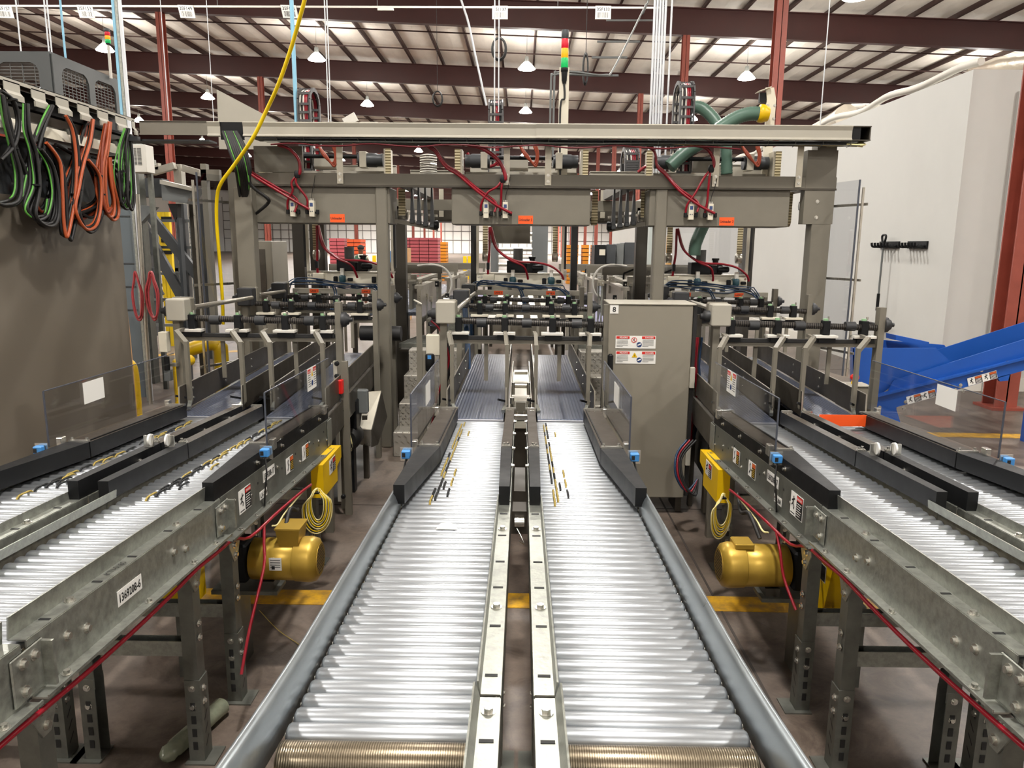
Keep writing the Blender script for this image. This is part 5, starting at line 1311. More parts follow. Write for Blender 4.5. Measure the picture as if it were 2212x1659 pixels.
# ---------------------------------------------------------------- energy chains standing over the gantry
def echain(px0, px1, ytop, Y, side, label):
    a_ = SY(px0, ytop, Y); b_ = SY(px1, ytop, Y); z0_ = 2.45; z1_ = a_.z
    r = thing('cable_chain', label, 'cable chain', ((a_.x+b_.x)/2, Y, z0_), 'upright cable chains')
    L = []; R_ = []
    Hh = z1_-z0_; n = int(Hh/.055)
    def path(t):    # up the front, over the top, down the back
        if t < .42: return (0, z0_+(Hh-.12)*t/.42)
        if t < .58:
            a = PI*(t-.42)/.16; return (.16-.16*math.cos(a), z1_-.12+.12*math.sin(a))
        return (.32, z1_-.12-(Hh-.12)*(t-.58)/.42)
    for (x, sg) in ((a_.x, 1), (b_.x, -1)):
        m_ = MB(); q = [(x, Y+path(i/40)[0]*side if False else Y+path(i/40)[0], path(i/40)[1]) for i in range(41)]
        for i in range(40): m_.bar(q[i], q[i+1], .012, .035, (0, 1, .01) if i < 17 or i > 23 else (0, 0, 1))
        m_.build('side_link_band', CHAIN, r)
    for i in range(0, 41, 2):
        d, z = path(i/40); MB().bx(a_.x, b_.x, Y+d-.006, Y+d+.006, z-.010, z+.010).build('cross_bar', CHAIN, r)
    w_ = b_.x-a_.x
    for j, m_ in enumerate((WHITEP, RUBBER, WHITEP, RED, RED, RUBBER)):
        x = a_.x+w_*(.15+.14*j)
        MB().tube([(x, Y+path(i/16)[0]+.012, path(i/16)[1]) for i in range(17)], .007 if j < 3 else .009, 6, 2).build('cable', m_, r)
echain(642, 668, 186, 6.95, 1, 'grey cable chain standing over the left part of the gantry')
echain(1056, 1085, 211, 7.3, 1, 'short grey cable chain standing over the middle of the gantry')
echain(1472, 1502, 171, 6.95, -1, 'grey cable chain standing beside the white conduits, at the right')
echain(1352, 1382, 318, 7.3, -1, 'dark cable chain hanging below the cable channel, left of the green hose')

# ---------------------------------------------------------------- conduits and drop wires
def pipe(P, rad, m_, name, label, cat, grp=None, sub=6): return solo(MB().tube(P, rad, 10, sub, len(P) > 2), name, m_, label, cat, grp)
WCON = mat('white conduit', '#d9dce0', .3, .35)
for k in range(5):
    x = SY(1415+6*k, 0, 7.2).x+.0; pipe([(x, 7.2, 2.3), (x+.0, 7.2, 9.9)], .011, WCON, 'conduit', 'white vertical conduit in the bundle left of the right cable chain', 'conduit', 'white conduit bundle')
x = SY(1452, 0, 7.2).x; pipe([(x, 7.2, 2.4), (x, 7.2, 9.9)], .009, WCON, 'conduit', 'single thin conduit just right of the white conduit bundle', 'conduit')
for k in range(2):
    x = SY(1190+7*k, 200, 7.4).x; zt_ = SY(1190, 162-5*k, 7.4).z
    pipe([(x, 7.4, 2.4), (x, 7.4, zt_-.08), (x+.03, 7.4, zt_), (x+.2, 7.42, zt_+.01), SY(1305, 162, 7.6), SY(1330, 140, 8.2), SY(1395, 10, 10.5), SY(1410, -20, 11), Vector((3.6, 14, 9.6))], .010, MIDGREY, 'conduit', 'grey conduit rising left of the stack light and bending right under the roof', 'conduit', 'bent grey conduits', 5)
for k, (yy, L0, L1) in enumerate(((163, 1268, 1336), (124, 1278, 1355), (90, 1290, 1382), (44, 1310, 1410))):
    Y_ = 8.0+.8*k; p0_ = SY(L0, yy, Y_); p1_ = SY(L1, yy, Y_)
    solo(MB().bar(p0_, p1_, .02, .02), 'strut_bar', MIDGREY, ('lowest', 'third', 'second', 'topmost')[k]+' short grey strut hung under the roof right of the stack light', 'strut', 'hung strut bars')
def duo(px0, y0_, px1, y1_, Y, rad, m_, label, nm='drop_wire', cat='wire', grp='drop wires'):
    a_ = SY(px0, y0_, Y); b_ = SY(px1, y1_, Y); d_ = (a_-b_); k = (9.9-b_.z)/d_.z if abs(d_.z) > .01 else 1
    return pipe([b_, b_+d_*max(1, k)], rad, m_, nm, label, cat, grp)
LBL = mat('pale blue pipe', '#8fc4de', .2, .3)
b = MB(); x0 = SY(272, 250, 8.4).x
st = thing('strut_post', 'tall galvanised double strut running up to the roof behind the left trough', 'strut', (x0, 8.4, 0))
for k, (dx, m_) in enumerate(((-.035, LBL), (0, GALV), (.033, WCON))): MB().bx(x0+dx-.014, x0+dx+.014, 8.38, 8.41, 2.9 if k == 0 else 0, 10.3).build('strut_strip', m_, st)
x0 = SY(637, 180, 7.0).x
pipe([(x0, 7.0, 2.75), (x0, 7.0, 10.6)], .018, LBL, 'air_drop_pipe', 'pale blue pipe dropping from the roof to the left cable chain', 'pipe')
for px, py, Y_, lab in ((52, 175, 9.6, 'thin white wire left of the mesh hood'), (106, 115, 9.6, 'first of two close white wires over the mesh hood'), (112, 115, 9.6, 'second of two close white wires over the mesh hood'), (142, 130, 9.6, 'pale blue thin pipe over the mesh hood')):
    x = SY(px, py, Y_).x; z = SY(px, py, Y_).z-.03; pipe([(x, Y_, z), (x, Y_, zb(x)+1.05)], .009 if 'wire' in lab else .013, WCON if 'wire' in lab else LBL, 'drop_wire', lab, 'wire', 'drop wires')
for px, py, Y_, lab in ((365, 265, 14, 'thin pale wire left of the brick red column'), (462, 268, 14, 'thin tan wire right of the grey triangle plate'), (710, 270, 8, 'pair of white wires behind the left cable chain, left one'), (715, 270, 8, 'pair of white wires behind the left cable chain, right one'), (1068, 230, 7.3, 'white pipe dropping to the middle cable chain'), (1077, 230, 7.3, 'tan pipe beside the one over the middle cable chain'), (1772, 262, 9, 'thin wire hanging to the partition corner')):
    x = SY(px, py, Y_).x; z = SY(px, py, Y_).z-.05; pipe([(x, Y_, z), (x, Y_, zb(x)+1.05)], .006, WCON, 'drop_wire', lab, 'wire', 'drop wires')
pipe([SY(1051, 228, 7.25), SY(1027, 120, 7.25), SY(1012, 50, 7.25), SY(993, -10, 7.25), SY(993, -10, 7.25)+(SY(993, -10, 7.25)-SY(1012, 50, 7.25))*4], .010, WCON, 'slanting_conduit', 'thin white conduit slanting up left from the middle cable chain', 'conduit')
for px, py, Y_, lab in ((1078, 105, 14, 'black cable coil hanging left of the stack light'), (945, 213, 20, 'small distant cable coil left of the middle cable chain'), (1265, 148, 14, 'dark cable hank right of the stack light')):
    c = SY(px, py, Y_); b = MB()
    for k in range(3): b.tube([(c.x+.11*math.cos(t)*(1+.08*k)*(.35 if 'hank' in lab else 1), Y_+.02*k, c.z+.17*math.sin(t)*(1+.06*k)*(1.4 if 'hank' in lab else 1)) for t in [2*PI*i/14 for i in range(15)]], .014, 6, 2)
    b.tube([(c.x, Y_, c.z+.17), (c.x, Y_, zb(c.x)+1.05)], .006, 5, 1, False)
    co__ = solo(b, 'cable_coil', RUBBER, lab, 'cable coil')
# the yellow cable
P = [SY(662, -15, 5.6), SY(650, 30, 5.65), SY(630, 100, 5.75), SY(603, 178, 5.85), SY(575, 240, 5.95), SY(545, 300, 6.0), SY(505, 358, 6.1), SY(478, 395, 6.15), SY(469, 425, 6.2), SY(468, 480, 6.25), SY(474, 560, 6.3), SY(480, 640, 6.35), SY(482, 700, 6.4)]
UP = P[0]+(P[0]-P[1])*((10.4-P[0].z)/(P[0]-P[1]).z)
solo(MB().tube(P, .0145, 10, 6).cyl(P[0], UP, .0145, seg=10), 'yellow_cable', YELB, 'bright yellow cable crossing in front of the gantry at the left', 'cable')
# black and green cable bunch coming out of the gantry channel
for k in range(9):
    o_ = k*3.2
    o_ *= 1.15
    P = [SY(482+o_*1.0, 284, 6.26), SY(494+o_*1.2, 320, 6.2), SY(508+o_*1.1, 360, 6.2), SY(515+o_*1.0, 400, 6.3), SY(522+o_*.6, 460, 6.4), SY(524+o_*.5, 560, 6.45), SY(526+o_*.5, 640, 6.45)]
    if k > 5: P = P[:3]+[SY(530+o_*.4, 398, 6.25), SY(566+k*1.5, 428, 6.3), SY(579, 446-k, 6.35), SY(560, 456, 6.4), SY(541, 470, 6.5)]
    if k % 5 == 1: P = P[:4]+[SY(520+o_*.7, 415, 6.4)]
    solo(MB().tube(P, .007 if k % 5 == 1 else .0125, 8, 5), 'dropping_cable', (RUBBER, GREENC, RUBBER, RUBBER, RUBBER)[k % 5], ('green' if k % 5 == 1 else 'black')+' cable in the bunch dropping from the left end of the gantry channel' if k < 6 else 'black cable bent back in a sharp kink on the first housing', 'cable', 'cables dropping at the left of the gantry')
# grey triangle plate behind the gantry
a_ = SY(468, 193, 7.6); b_ = SY(606, 266, 7.6); c_ = SY(470, 266, 7.6)
solo(MB().slab([a_, b_, Vector((b_.x, b_.y, 2.7)), Vector((c_.x, c_.y, 2.7))], (0, .03, 0)), 'triangle_plate', TAUPEL, 'pale triangular plate rising behind the left end of the gantry', 'plate')
r = thing('tilted_terminal', 'small white tilted terminal box on top of the gantry, left of middle', 'terminal', SY(757, 270, 7.0))
c = SY(757, 259, 7.0); MB().obox(c, .12, .03, .08, Matrix.Rotation(-.5, 3, 'Y')).build('box', WHITEP, r)
MB().lathe(c+Vector((.02, .1, -.05)), (1, 0, 0), [(0, .03), (.05, .05), (.2, .05), (.26, .03)], 16).build('drum', TAUPEL, r)
# ---------------------------------------------------------------- green suction hoses with stand
HG = banded('ribbed green hose', '#54705f', '#2f4238', 2, 26, 0, .4, .8)
def ghose(P, rad, label):
    b = MB(); b.tube(P, rad, 16, 12)
    # ribs: modulate radius ring by ring
    seg = 16; n = len(b.v)//seg
    for i in range(n-2):
        c = sum((b.v[i*seg+k] for k in range(seg)), Vector())/seg; s_ = 1.05 if i % 2 else .97
        for k in range(seg): b.v[i*seg+k] = c+(b.v[i*seg+k]-c)*s_
    return solo(b, 'suction_hose', GREENH, label, 'hose', 'green suction hoses')
ghose([SY(1486, 231, 7.2), SY(1512, 232, 7.15), SY(1532, 246, 7.1), SY(1550, 268, 7.05), SY(1562, 292, 7.0)], .052, 'smooth green hose with an open end above the gantry')
x_ = SY(1492, 233, 7.19)
ghose([SY(1648, 246, 6.9), SY(1618, 246, 6.9), SY(1588, 256, 6.9), SY(1556, 276, 6.88), SY(1520, 304, 6.86), SY(1480, 330, 6.84), SY(1446, 360, 6.82)], .058, 'ribbed green hose arching from the yellow ring down behind the cable channel')
ghose([SY(1568, 312, 6.9), SY(1569, 340, 6.9), SY(1570, 376, 6.9)], .05, 'short vertical green hose right of the curved one')
ghose([SY(1520, 486, 7.4), SY(1510, 508, 7.4), SY(1502, 530, 7.4), SY(1500, 552, 7.4)], .058, 'ribbed green hose dropping to the right gripper head')
solo(MB().lathe(SY(1652, 246, 6.9), (-1, 0, .1), [(-.03, .06), (0, .072), (.02, .078), (.05, .076), (.06, .06)], 20), 'hose_collar', YEL, 'yellow collar where the green hose meets its stand', 'collar')
r = thing('hose_stand', 'cream steel stand with bent top holding the green hose', 'stand', (SY(1665, 240, 6.95).x, 6.95, 2.38))
c = SY(1665, 240, 6.95)
MB().bx(c.x-.04, c.x+.04, 6.95, 6.97, 2.38, SY(1665, 215, 6.95).z).build('upright', CREAM, r)
tz_ = SY(1665, 215, 6.95).z
MB().slab([(c.x-.04, 6.95, tz_), (c.x+.04, 6.95, tz_), (c.x+.015, 6.95, tz_+.10), (c.x-.055, 6.95, tz_+.10)], (0, .02, 0)).bar((c.x-.02, 6.96, tz_+.10), (c.x-.13, 6.96, tz_+.06), .1, .006, (0, 0, 1)).build('bent_top', CREAM, r)
bolts(r, [((c.x+dx, 6.95, z), (0, -1, 0), .008) for dx in (-.03, .03) for z in (tz_-.05, tz_-.16)])
MB().bx(c.x-.10, c.x-.03, 6.96, 7.0, tz_-.02, tz_+.06).build('valve', BLACK, r)

# ---------------------------------------------------------------- clear guard panels at the gantry sides
def guard(name, pts, label, extra):
    r = thing('clear_guard', label, 'clear guard', (pts[0][0], pts[0][1], pts[0][2]), 'tall clear guards')
    (x0, y0_, z0_), (x1, y1_, z1_) = pts
    MB().slab([(x0, y0_, z0_), (x1, y1_, z0_), (x1, y1_, z1_), (x0, y0_, z1_)], (0, .008, 0)).build('pane', PLEXI, r)
    MB().bar((x1, y1_, z0_), (x1, y1_, z1_), .012, .010, (0, 1, 0)).build('edge', PLEXIE, r)
    MB().bar((x1+extra*.03, y1_-.01, z0_), (x1+extra*.03, y1_-.01, z1_-.06), .016, .016, (0, 1, 0)).build('upright_rod', STEEL, r)
    for z in [z0_+(z1_-z0_)*k for k in (.12, .5, .88)]: MB().bar((x0, y0_-.01, z), (x1+extra*.07, y1_-.012, z-.0), .014, .02).build('cross_rod', STEEL, r)
a_ = SY(1858, 388, 6.2); b_ = SY(1840, 800, 6.2)
guard('r', [(2.60, 6.62, .75), (a_.x, 6.2, a_.z)], 'tall clear guard at the right side of the gantry', 1)
a_ = SY(424, 372, 6.2)
guard('l', [(-2.48, 6.62, .55), (a_.x, 6.2, a_.z)], 'tall clear guard at the left side of the gantry, behind the yellow cable', -1)
r = thing('clear_guard', 'clear guard pane in front of the partition, between gantry posts', 'clear guard', (2.3, 8.1, .6), 'tall clear guards')
MB().bx(1.5, 2.38, 8.1, 8.108, .6, 2.15).build('pane', PLEXI, r)
# left slanted post
solo(MB().bx(SY(504, 420, 6.34).x, SY(543, 420, 6.34).x, 6.34, 6.46, 0, SY(515, 405, 6.34).z, .006), 'cable_post', TAUPE, 'taupe square post where the yellow cable comes down', 'post')
# ================================================================ stairs, cabinet, chute, tools, background
DIAM = mat('tread plate', '#b3aea4', .5, .36)
nt = DIAM.node_tree; bb_ = nt.nodes['Principled BSDF']; tc = nt.nodes.new('ShaderNodeTexCoord')
mp = nt.nodes.new('ShaderNodeMapping'); mp.inputs['Rotation'].default_value = (0, .78, .0); mp.inputs['Scale'].default_value = (17, 17, 17)
vo = nt.nodes.new('ShaderNodeTexVoronoi'); vo.inputs['Randomness'].default_value = 0.0; vo.inputs['Scale'].default_value = 1.6
nt.links.new(tc.outputs['Object'], mp.inputs[0]); nt.links.new(mp.outputs[0], vo.inputs['Vector'])
cr = nt.nodes.new('ShaderNodeMapRange'); cr.inputs[1].default_value = .28; cr.inputs[2].default_value = .20
nt.links.new(vo.outputs['Distance'], cr.inputs[0])
bp = nt.nodes.new('ShaderNodeBump'); bp.inputs['Strength'].default_value = .9; bp.inputs['Distance'].default_value = .02
nt.links.new(cr.outputs[0], bp.inputs['Height']); nt.links.new(bp.outputs['Normal'], bb_.inputs['Normal'])
for sg, lab in ((-1, 'tread plate stairs between the left and middle belts'), (1, 'tread plate stairs behind the cabinet, right of the middle belts')):
    r = thing('step_unit', lab, 'stairs', (sg*.8, 6.6, 0), 'tread plate stairs')
    xo = 1.07 if sg < 0 else 1.2
    for k, (y0_, z0_, z1_) in enumerate(((6.22, 0, .215), (6.42, .215, .425), (6.60, .425, .645), (6.78, .645, .85))):
        wd = .0 if k else .05
        b = MB(); x0, x1 = sorted((sg*.54, sg*(xo+.02-.02*k)))
        b.bx(x0, x1, y0_, y0_+.30, max(0, z0_-.02), z1_, .006)
        # raised lugs of the tread plate on the riser and tread
        b.m = 1; rnd = random.Random(k)
        nx_ = int((x1-x0)/.05)
        for i in range(nx_):
            for j_ in range(4):
                cxx = x0+.03+.05*i+(.025 if j_ % 2 else 0); cz = z0_+.03+.05*j_
                if cz > z1_-.02 or cxx > x1-.02: continue
                b.bar((cxx-.010, y0_-.0015, cz+.008), (cxx+.010, y0_-.0015, cz-.008), .004, .006, (0, 1, 0))
        b.build('step', [DIAM, STEEL], r)
    x0, x1 = sorted((sg*.54, sg*1.15))
    b = MB()
    for k in range(int((x1-x0)/.022)): b.bar((x0+.022*k, 7.0, .87), (x0+.022*k+.10, 7.7, .87), .006, .02)
    b.bx(x0, x1, 6.98, 7.0, .84, .885); b.build('grating', GALVD, r)
    b = MB(); b.bx(x0, x1, 7.02, 7.7, .80, .82); b.build('platform_plate', TAUPED, r)
# cream valve box on the platform and guard post at the middle frame
r = thing('valve_cabinet', 'cream valve cabinet standing on the left stairs platform', 'cabinet', (-.72, 6.3, .0))
p0_ = SY(935, 765, 5.6); p1_ = SY(912, 726, 5.6)
MB().bx(SY(920, 740, 5.6).x, SY(949, 740, 5.6).x, 5.6, 5.7, SY(930, 768, 5.6).z, SY(930, 724, 5.6).z, .004).build('body', CREAM, r)
MB().bx(SY(930, 740, 5.6).x-.01, SY(930, 740, 5.6).x+.02, 5.62, 5.66, 0, SY(930, 768, 5.6).z).build('stand', TAUPE, r)
r = thing('guard_bar_post', 'flat taupe bar post with pale bent top, left of the middle gearbox', 'post', (-.78, 5.4, 0))
x_ = SY(905, 700, 5.4).x; MB().bx(x_-.02, x_+.02, 5.4, 5.43, 0, SY(905, 658, 5.4).z).build('bar', TAUPE, r); z_ = SY(905, 658, 5.4).z
MB().slab([(x_-.035, 5.39, z_+.03), (x_+.02, 5.39, z_), (x_+.02, 5.44, z_), (x_-.035, 5.44, z_+.03)], (0, 0, .006)).build('bent_top', TAUPEL, r)
r = thing('filter_canister', 'black canister with blue label on a pale post beside the middle belts', 'canister', (SY(929, 800, 5.0).x, 5.0, 0))
c = SY(929, 790, 5.0); MB().lathe((c.x, 5.0, c.z-.04), (0, 0, 1), [(0, .02), (.01, .032), (.11, .032), (.12, .025)], 16).build('canister', BLACK, r)
MB().bx(c.x-.012, c.x+.012, 4.965, 4.97, c.z+.05, c.z+.075).build('label_patch', BLUET, r); MB().bx(c.x-.03, c.x-.05, 5.0, 5.03, 0, c.z+.1).build('post', TAUPE, r)
# hose and rod at left of the middle frame
for k in range(3):
    solo(MB().tube([(-.60+.01*k, 4.98, 1.3), (-.54+.012*k, 4.97, 1.24), (-.49+.012*k, 4.96, 1.1), (-.49+.012*k, 4.97, 1.0), (-.56+.012*k, 5.0, .8), (-.62, 5.1, .55)], .009, 8, 5), 'frame_hose', RED if k == 0 else RUBBER, ('red' if k == 0 else 'black')+' hose hanging beside the left post of the middle guide frame', 'hose', 'hoses at the middle guide frame')
for k, pnn in enumerate(('centre',)):
    for j_ in range(3): solo(MB().tube([(-.50+.012*j_, 6.4, 1.3), (-.46+.012*j_, 6.2, 1.0), (-.45+.012*j_, 6.1, .7), (-.46+.012*j_, 6.1, .45)], .011, 8, 4), 'blue_hose', MATS['petrol blue air tube'], 'petrol blue tube dropping behind the middle guide frame', 'hose', 'petrol blue tubes')
# cabinet numbered 8
r = thing('control_cabinet', 'tall taupe control cabinet numbered 8 with danger stickers', 'cabinet', (.86, 5.05, .08))
x0, x1 = SY(1316, 700, 4.88).x, SY(1503, 700, 4.88).x; zt_ = SY(1400, 659, 4.88).z
MB().bx(x0, x1-.012, 4.905, 5.22, .13, zt_, .006).build('body', TAUPE, r)
MB().bx(x0-.002, x1-.02, 4.885, 4.903, .12, zt_-.002, .005).build('door', mat('cabinet door paint', '#857f72', 0, .45, .04, 2), r)
MB().bx(x0-.004, x1, 4.88, 5.23, zt_, zt_+.010, .003).build('rain_lip', TAUPEL, r)
for z in (.95, .42): MB().bx(x1-.02, x1+.012, 4.872, 4.90, z-.07, z+.07, .004).build('hinge', TAUPEL, r)
MB().bx(x1-.012, x1+.01, 4.90, 4.93, .13, zt_).build('gasket_edge', RUBBER, r)
for dx in (.03, x1-x0-.06): MB().bx(x0+dx, x0+dx+.04, 4.95, 5.18, 0, .13).build('plinth_foot', TAUPED, r)
c = SY(1327, 668, 4.884); cd = Card(c+Vector((0, 0, -.0)), (1, 0, 0), (0, 0, 1), .055, .056); cd.text('8', 0, 0, .034, 1, bold=True); cd.build('number_sticker', [WHITE, INK], r)
for (py, tri) in ((739, False), (772, True)):
    c = SY(1373, py, 4.884); w_, h_ = .262, .083; cd = Card(c, (1, 0, 0), (0, 0, 1), w_, h_)
    for u in (-.32, .32):
        cd.rect(u-.165, u+.165, .26, .46, 1, 2); cd.text('PELIGRO' if u < 0 else 'DANGER', u+.02, .36, .010, 0, 3, True, .06)
        for k in range(6): cd.line(u-.15, .16-.1*k, u+(.13 if k < 5 else 0), .16-.1*k, .0022, 1)
    cd.mb.m = 4; q = [cd.P(.09+.065*math.cos(t), -.2+.205*math.sin(t), .0026) for t in [2*PI*i/20 for i in range(20)]]; cd.mb.add(q, [tuple(range(20))])
    cd.line(.05, -.25, .13, -.13, .008, 0, 4)
    if tri:
        cd.mb.m = 3; cd.mb.add([cd.P(-.10, .0, .0026), cd.P(.04, .0, .0026), cd.P(-.03, .40, .0026)], [(0, 1, 2)]); cd.line(-.03, .07, -.03, .24, .003, 1, 4)
    else:
        cd.mb.m = 2; q = [cd.P(-.04+.07*math.cos(t), .17+.22*math.sin(t), .0026) for t in [2*PI*i/20 for i in range(20)]]; cd.mb.add(q, [tuple(range(20))])
        cd.mb.m = 0; q = [cd.P(-.04+.055*math.cos(t), .17+.17*math.sin(t), .0030) for t in [2*PI*i/20 for i in range(20)]]; cd.mb.add(q, [tuple(range(20))])
        man(cd, -.04, .17, .3, 1, 5); cd.line(-.08, .30, .0, .04, .003, 2, 6)
    cd.build('danger_sticker', [WHITE, INK, LRED, YEL, LBLU], r)
MB().bx(x0-.005, x0+.03, 4.84, 4.88, SY(1325, 800, 4.88).z, SY(1325, 780, 4.88).z+.05, .01).build('door_handle', BLACK, r)
# wiring post just right of the cabinet
r = thing('wiring_post', 'slim post with red and black wiring beside the cabinet hinges', 'post', (1.2, 5.1, 0))
MB().bx(1.185, 1.215, 5.06, 5.10, 0, 1.35).build('post', TAUPED, r)
for k, m_ in enumerate((RED, RED, RUBBER, MATS['petrol blue air tube'])): MB().tube([(1.18+.012*k, 5.04, 1.2), (1.175+.01*k, 5.03, 1.0), (1.20+.012*k, 5.03, .8), (1.17+.015*k, 5.04, .6), (1.19, 5.05, .45)], .008, 6, 4).build('wire', m_, r)
for k in range(4):
    solo(MB().tube([(1.05+.02*k, 4.6, .60), (.98+.01*k, 4.55, .52-.01*k), (.97+.02*k, 4.5, .40-.02*k), (1.04+.02*k, 4.5, .30-.01*k), (1.12, 4.55, .36)], .007, 6, 5), 'looped_wire', (MATS['petrol blue air tube'], RED, RUBBER, RUBBER)[k], 'looped %s wire under the cabinet side, left of the right yellow box' % ('blue', 'red', 'black', 'black')[k], 'wire', 'looped wires')
# red safety switch bracket at the left guide frame
r = thing('safety_switch_post', 'pale slotted bar with black knobs and a red safety switch', 'safety switch', (SY(735, 1075, 4.8).x, 4.8, 0))
xa_, xb_ = SY(724, 800, 4.78).x, SY(734, 800, 4.78).x
MB().bx(xa_-.012, xa_+.012, 4.78, 4.80, .1, SY(724, 780, 4.78).z).build('pale_bar', TAUPEL, r)
MB().bx(xb_-.0, xb_+.045, 4.80, 4.83, .0, SY(724, 782, 4.78).z).build('brown_bar', TAUPE, r)
for yy, px in ((785, 728), (812, 728), (887, 737), (920, 738), (1072, 742)): MB().lathe(SY(px, yy, 4.79), (0, -1, 0), [(0, .016), (.012, .016), (.02, .009)], 12).build('knob', BLACK, r)
c0_, c1_ = SY(728, 850, 4.77), SY(741, 820, 4.77); MB().bx(c0_.x, c1_.x, 4.74, 4.79, c0_.z, c1_.z, .005).build('red_switch', REDB, r)
c0_, c1_ = SY(744, 870, 4.9), SY(751, 850, 4.9); MB().bx(c0_.x, c1_.x, 4.88, 4.92, c0_.z, c1_.z, .004).build('blue_sensor', BLUET, r)
MB().tube([SY(733, 852, 4.76), SY(735, 870, 4.75), SY(731, 890, 4.76)], .005, 6, 4).build('lead', RUBBER, r)
# black motor and steel chute beside the left post
r = thing('steel_chute', 'bent shiny steel chute beside the left gantry post', 'chute', (SY(800, 960, 5.7).x, 5.7, 0))
q = [SY(787, 848, 5.75), SY(823, 845, 5.75), SY(802, 928, 5.55), SY(777, 928, 5.55)]
MB().slab(q, (0, .008, .003)).build('slope_plate', SSL, r)
MB().slab([q[3], q[2], SY(800, 964, 5.55), SY(776, 960, 5.55)], (0, .008, 0)).build('end_plate', STEEL, r)
MB().slab([q[1], q[2], SY(802, 966, 5.55), SY(815, 960, 5.75), SY(835, 900, 5.95)], (.006, .0, 0)).build('side_plate', TAUPED, r)
MB().bx(q[3].x+.01, q[3].x+.05, 5.6, 5.64, 0, .5).build('leg', TAUPED, r)
r = thing('black_drive', 'black drive motor with loose wires under the left gantry post', 'motor', (SY(755, 930, 5.3).x, 5.3, 0))
c = SY(757, 950, 5.3); MB().lathe((c.x, 5.22, c.z+.02), (0, 1, 0), [(0, .06), (.02, .085), (.16, .085), (.2, .05)], 18).build('body', RUBBER, r)
MB().bx(c.x-.05, c.x+.06, 5.25, 5.35, c.z+.09, c.z+.30, .006).build('gear_case', BLACK, r); MB().bx(c.x-.03, c.x+.03, 5.26, 5.34, 0, c.z-.05).build('stand', BLACK, r)
MB().bx(c.x-.02, c.x+.12, 5.36, 5.42, c.z+.18, c.z+.36, .01).build('white_housing', MIDGREY, r)
for k in range(3): MB().tube([(c.x-.04, 5.2, c.z+.12), (c.x+.02, 5.16, c.z+.1-.02*k), (c.x+.04, 5.16, c.z-.04), (c.x-.05, 5.18, c.z-.06-.03*k)], .006, 6, 5).build('wire', (MATS['cream wire'], RUBBER, RUBBER)[k], r)
# small boxes and cylinders fixed on the left frame's outer post
r = thing('post_gadgets', 'cream box and black cylinder on the outer post of the left guide frame', 'control box', (-2.36, 4.9, .9))
c0_, c1_ = SY(347, 760, 4.9), SY(361, 717, 4.9); MB().bx(c0_.x, c1_.x, 4.88, 4.94, c0_.z, c1_.z, .003).build('cream_box', CREAM, r)
c0_ = SY(361, 790, 4.85); MB().cyl((c0_.x, 4.85, c0_.z-.03), (c0_.x, 4.85, c0_.z+.06), .018, seg=12).build('black_cylinder', BLACK, r)
MB().bx(c0_.x-.02, c0_.x+.02, 4.84, 4.88, c0_.z-.10, c0_.z-.03).build('clear_bowl', MIDGREY, r); MB().bx(c0_.x-.0, -2.28, 4.88, 4.92, c0_.z-.01, c0_.z+.01).build('bracket', TAUPE, r)

# ---------------------------------------------------------------- yellow guard rails left
def tuberail(P, rad, label): return solo(MB().tube(P, rad, 16, 6), 'guard_rail', YEL, label, 'guard rail', 'yellow guard rails')
p_ = [SZ(470, 905, 0), None, None, None]
Yg = 5.6
a_ = SY(462, 905, 7.0)
tuberail([(SY(478, 800, 6.9).x, 6.9, 0), (SY(478, 770, 6.9).x, 6.9, SY(478, 765, 6.9).z), (SY(472, 748, 6.9).x, 6.9, SY(472, 748, 6.9).z), (SY(455, 744, 6.9).x, 6.88, SY(455, 742, 6.9).z), SY(400, 758, 6.75)], .065, 'thick yellow guard rail bending down behind the left belts')
tuberail([(SY(390, 850, 5.9).x, 5.9, 0), (SY(389, 830, 5.9).x, 5.9, SY(388, 800, 5.9).z), (SY(388, 800, 5.9).x-.01, 5.93, SY(388, 788, 5.9).z), (SY(388, 800, 5.9).x, 6.1, SY(388, 786, 5.9).z)], .045, 'yellow guard rail post beside the outer left guide frame')
tuberail([(x, 7.6, z) for x, z in ((-4.02, 0), (-4.02, .45), (-4.06, .56), (-4.18, .60))], .06, 'yellow bollard rail close to the taupe panel edge')

# ---------------------------------------------------------------- blue chute conveyor at the right
BY = 6.9
r = thing('chute_conveyor', 'blue inclined chute conveyor rising to the right edge', 'chute conveyor', (3.4, 7.1, 0))
def bp_(L, Y_, th, nm, m_=BLUE, tY=.0):
    return MB().slab([SY(px, py, Y_) for px, py in L], (0, th, 0)).build(nm, m_, r)
bp_([(1843, 752), (2022, 752), (2058, 786), (1925, 835), (1880, 870), (1843, 870)], 7.0, .01, 'hopper_front')
bp_([(1833, 740), (1888, 733), (2040, 745), (2070, 790), (1840, 800)], 7.55, .01, 'hopper_back')
MB().slab([SY(1843, 752, 7.0), SY(1836, 742, 7.55), SY(1836, 870, 7.55), SY(1843, 870, 7.0)], (.01, 0, 0)).build('hopper_side', BLUE, r)
MB().slab([SY(1935, 724, 7.3), SY(2007, 739, 7.3), SY(2007, 748, 7.3), SY(1935, 735, 7.3)], (0, .2, 0)).build('hopper_lip', BLUE, r)
bp_([(2024, 756), (2300, 668), (2300, 705), (2058, 787)], 7.5, .01, 'rear_side_wall')
MB().slab([SY(2058, 786, 7.5), SY(2300, 708, 7.5), SY(2300, 712, 7.0), SY(2060, 790, 7.0)], (0, 0, .01)).build('chute_belt', RUBBER, r)
bp_([(1930, 822), (2300, 706), (2300, 772), (1905, 872)], 6.95, .012, 'front_side_wall')
bp_([(1880, 858), (2300, 752), (2300, 775), (1935, 880), (1945, 912), (1900, 905)], 6.9, .05, 'lower_channel')
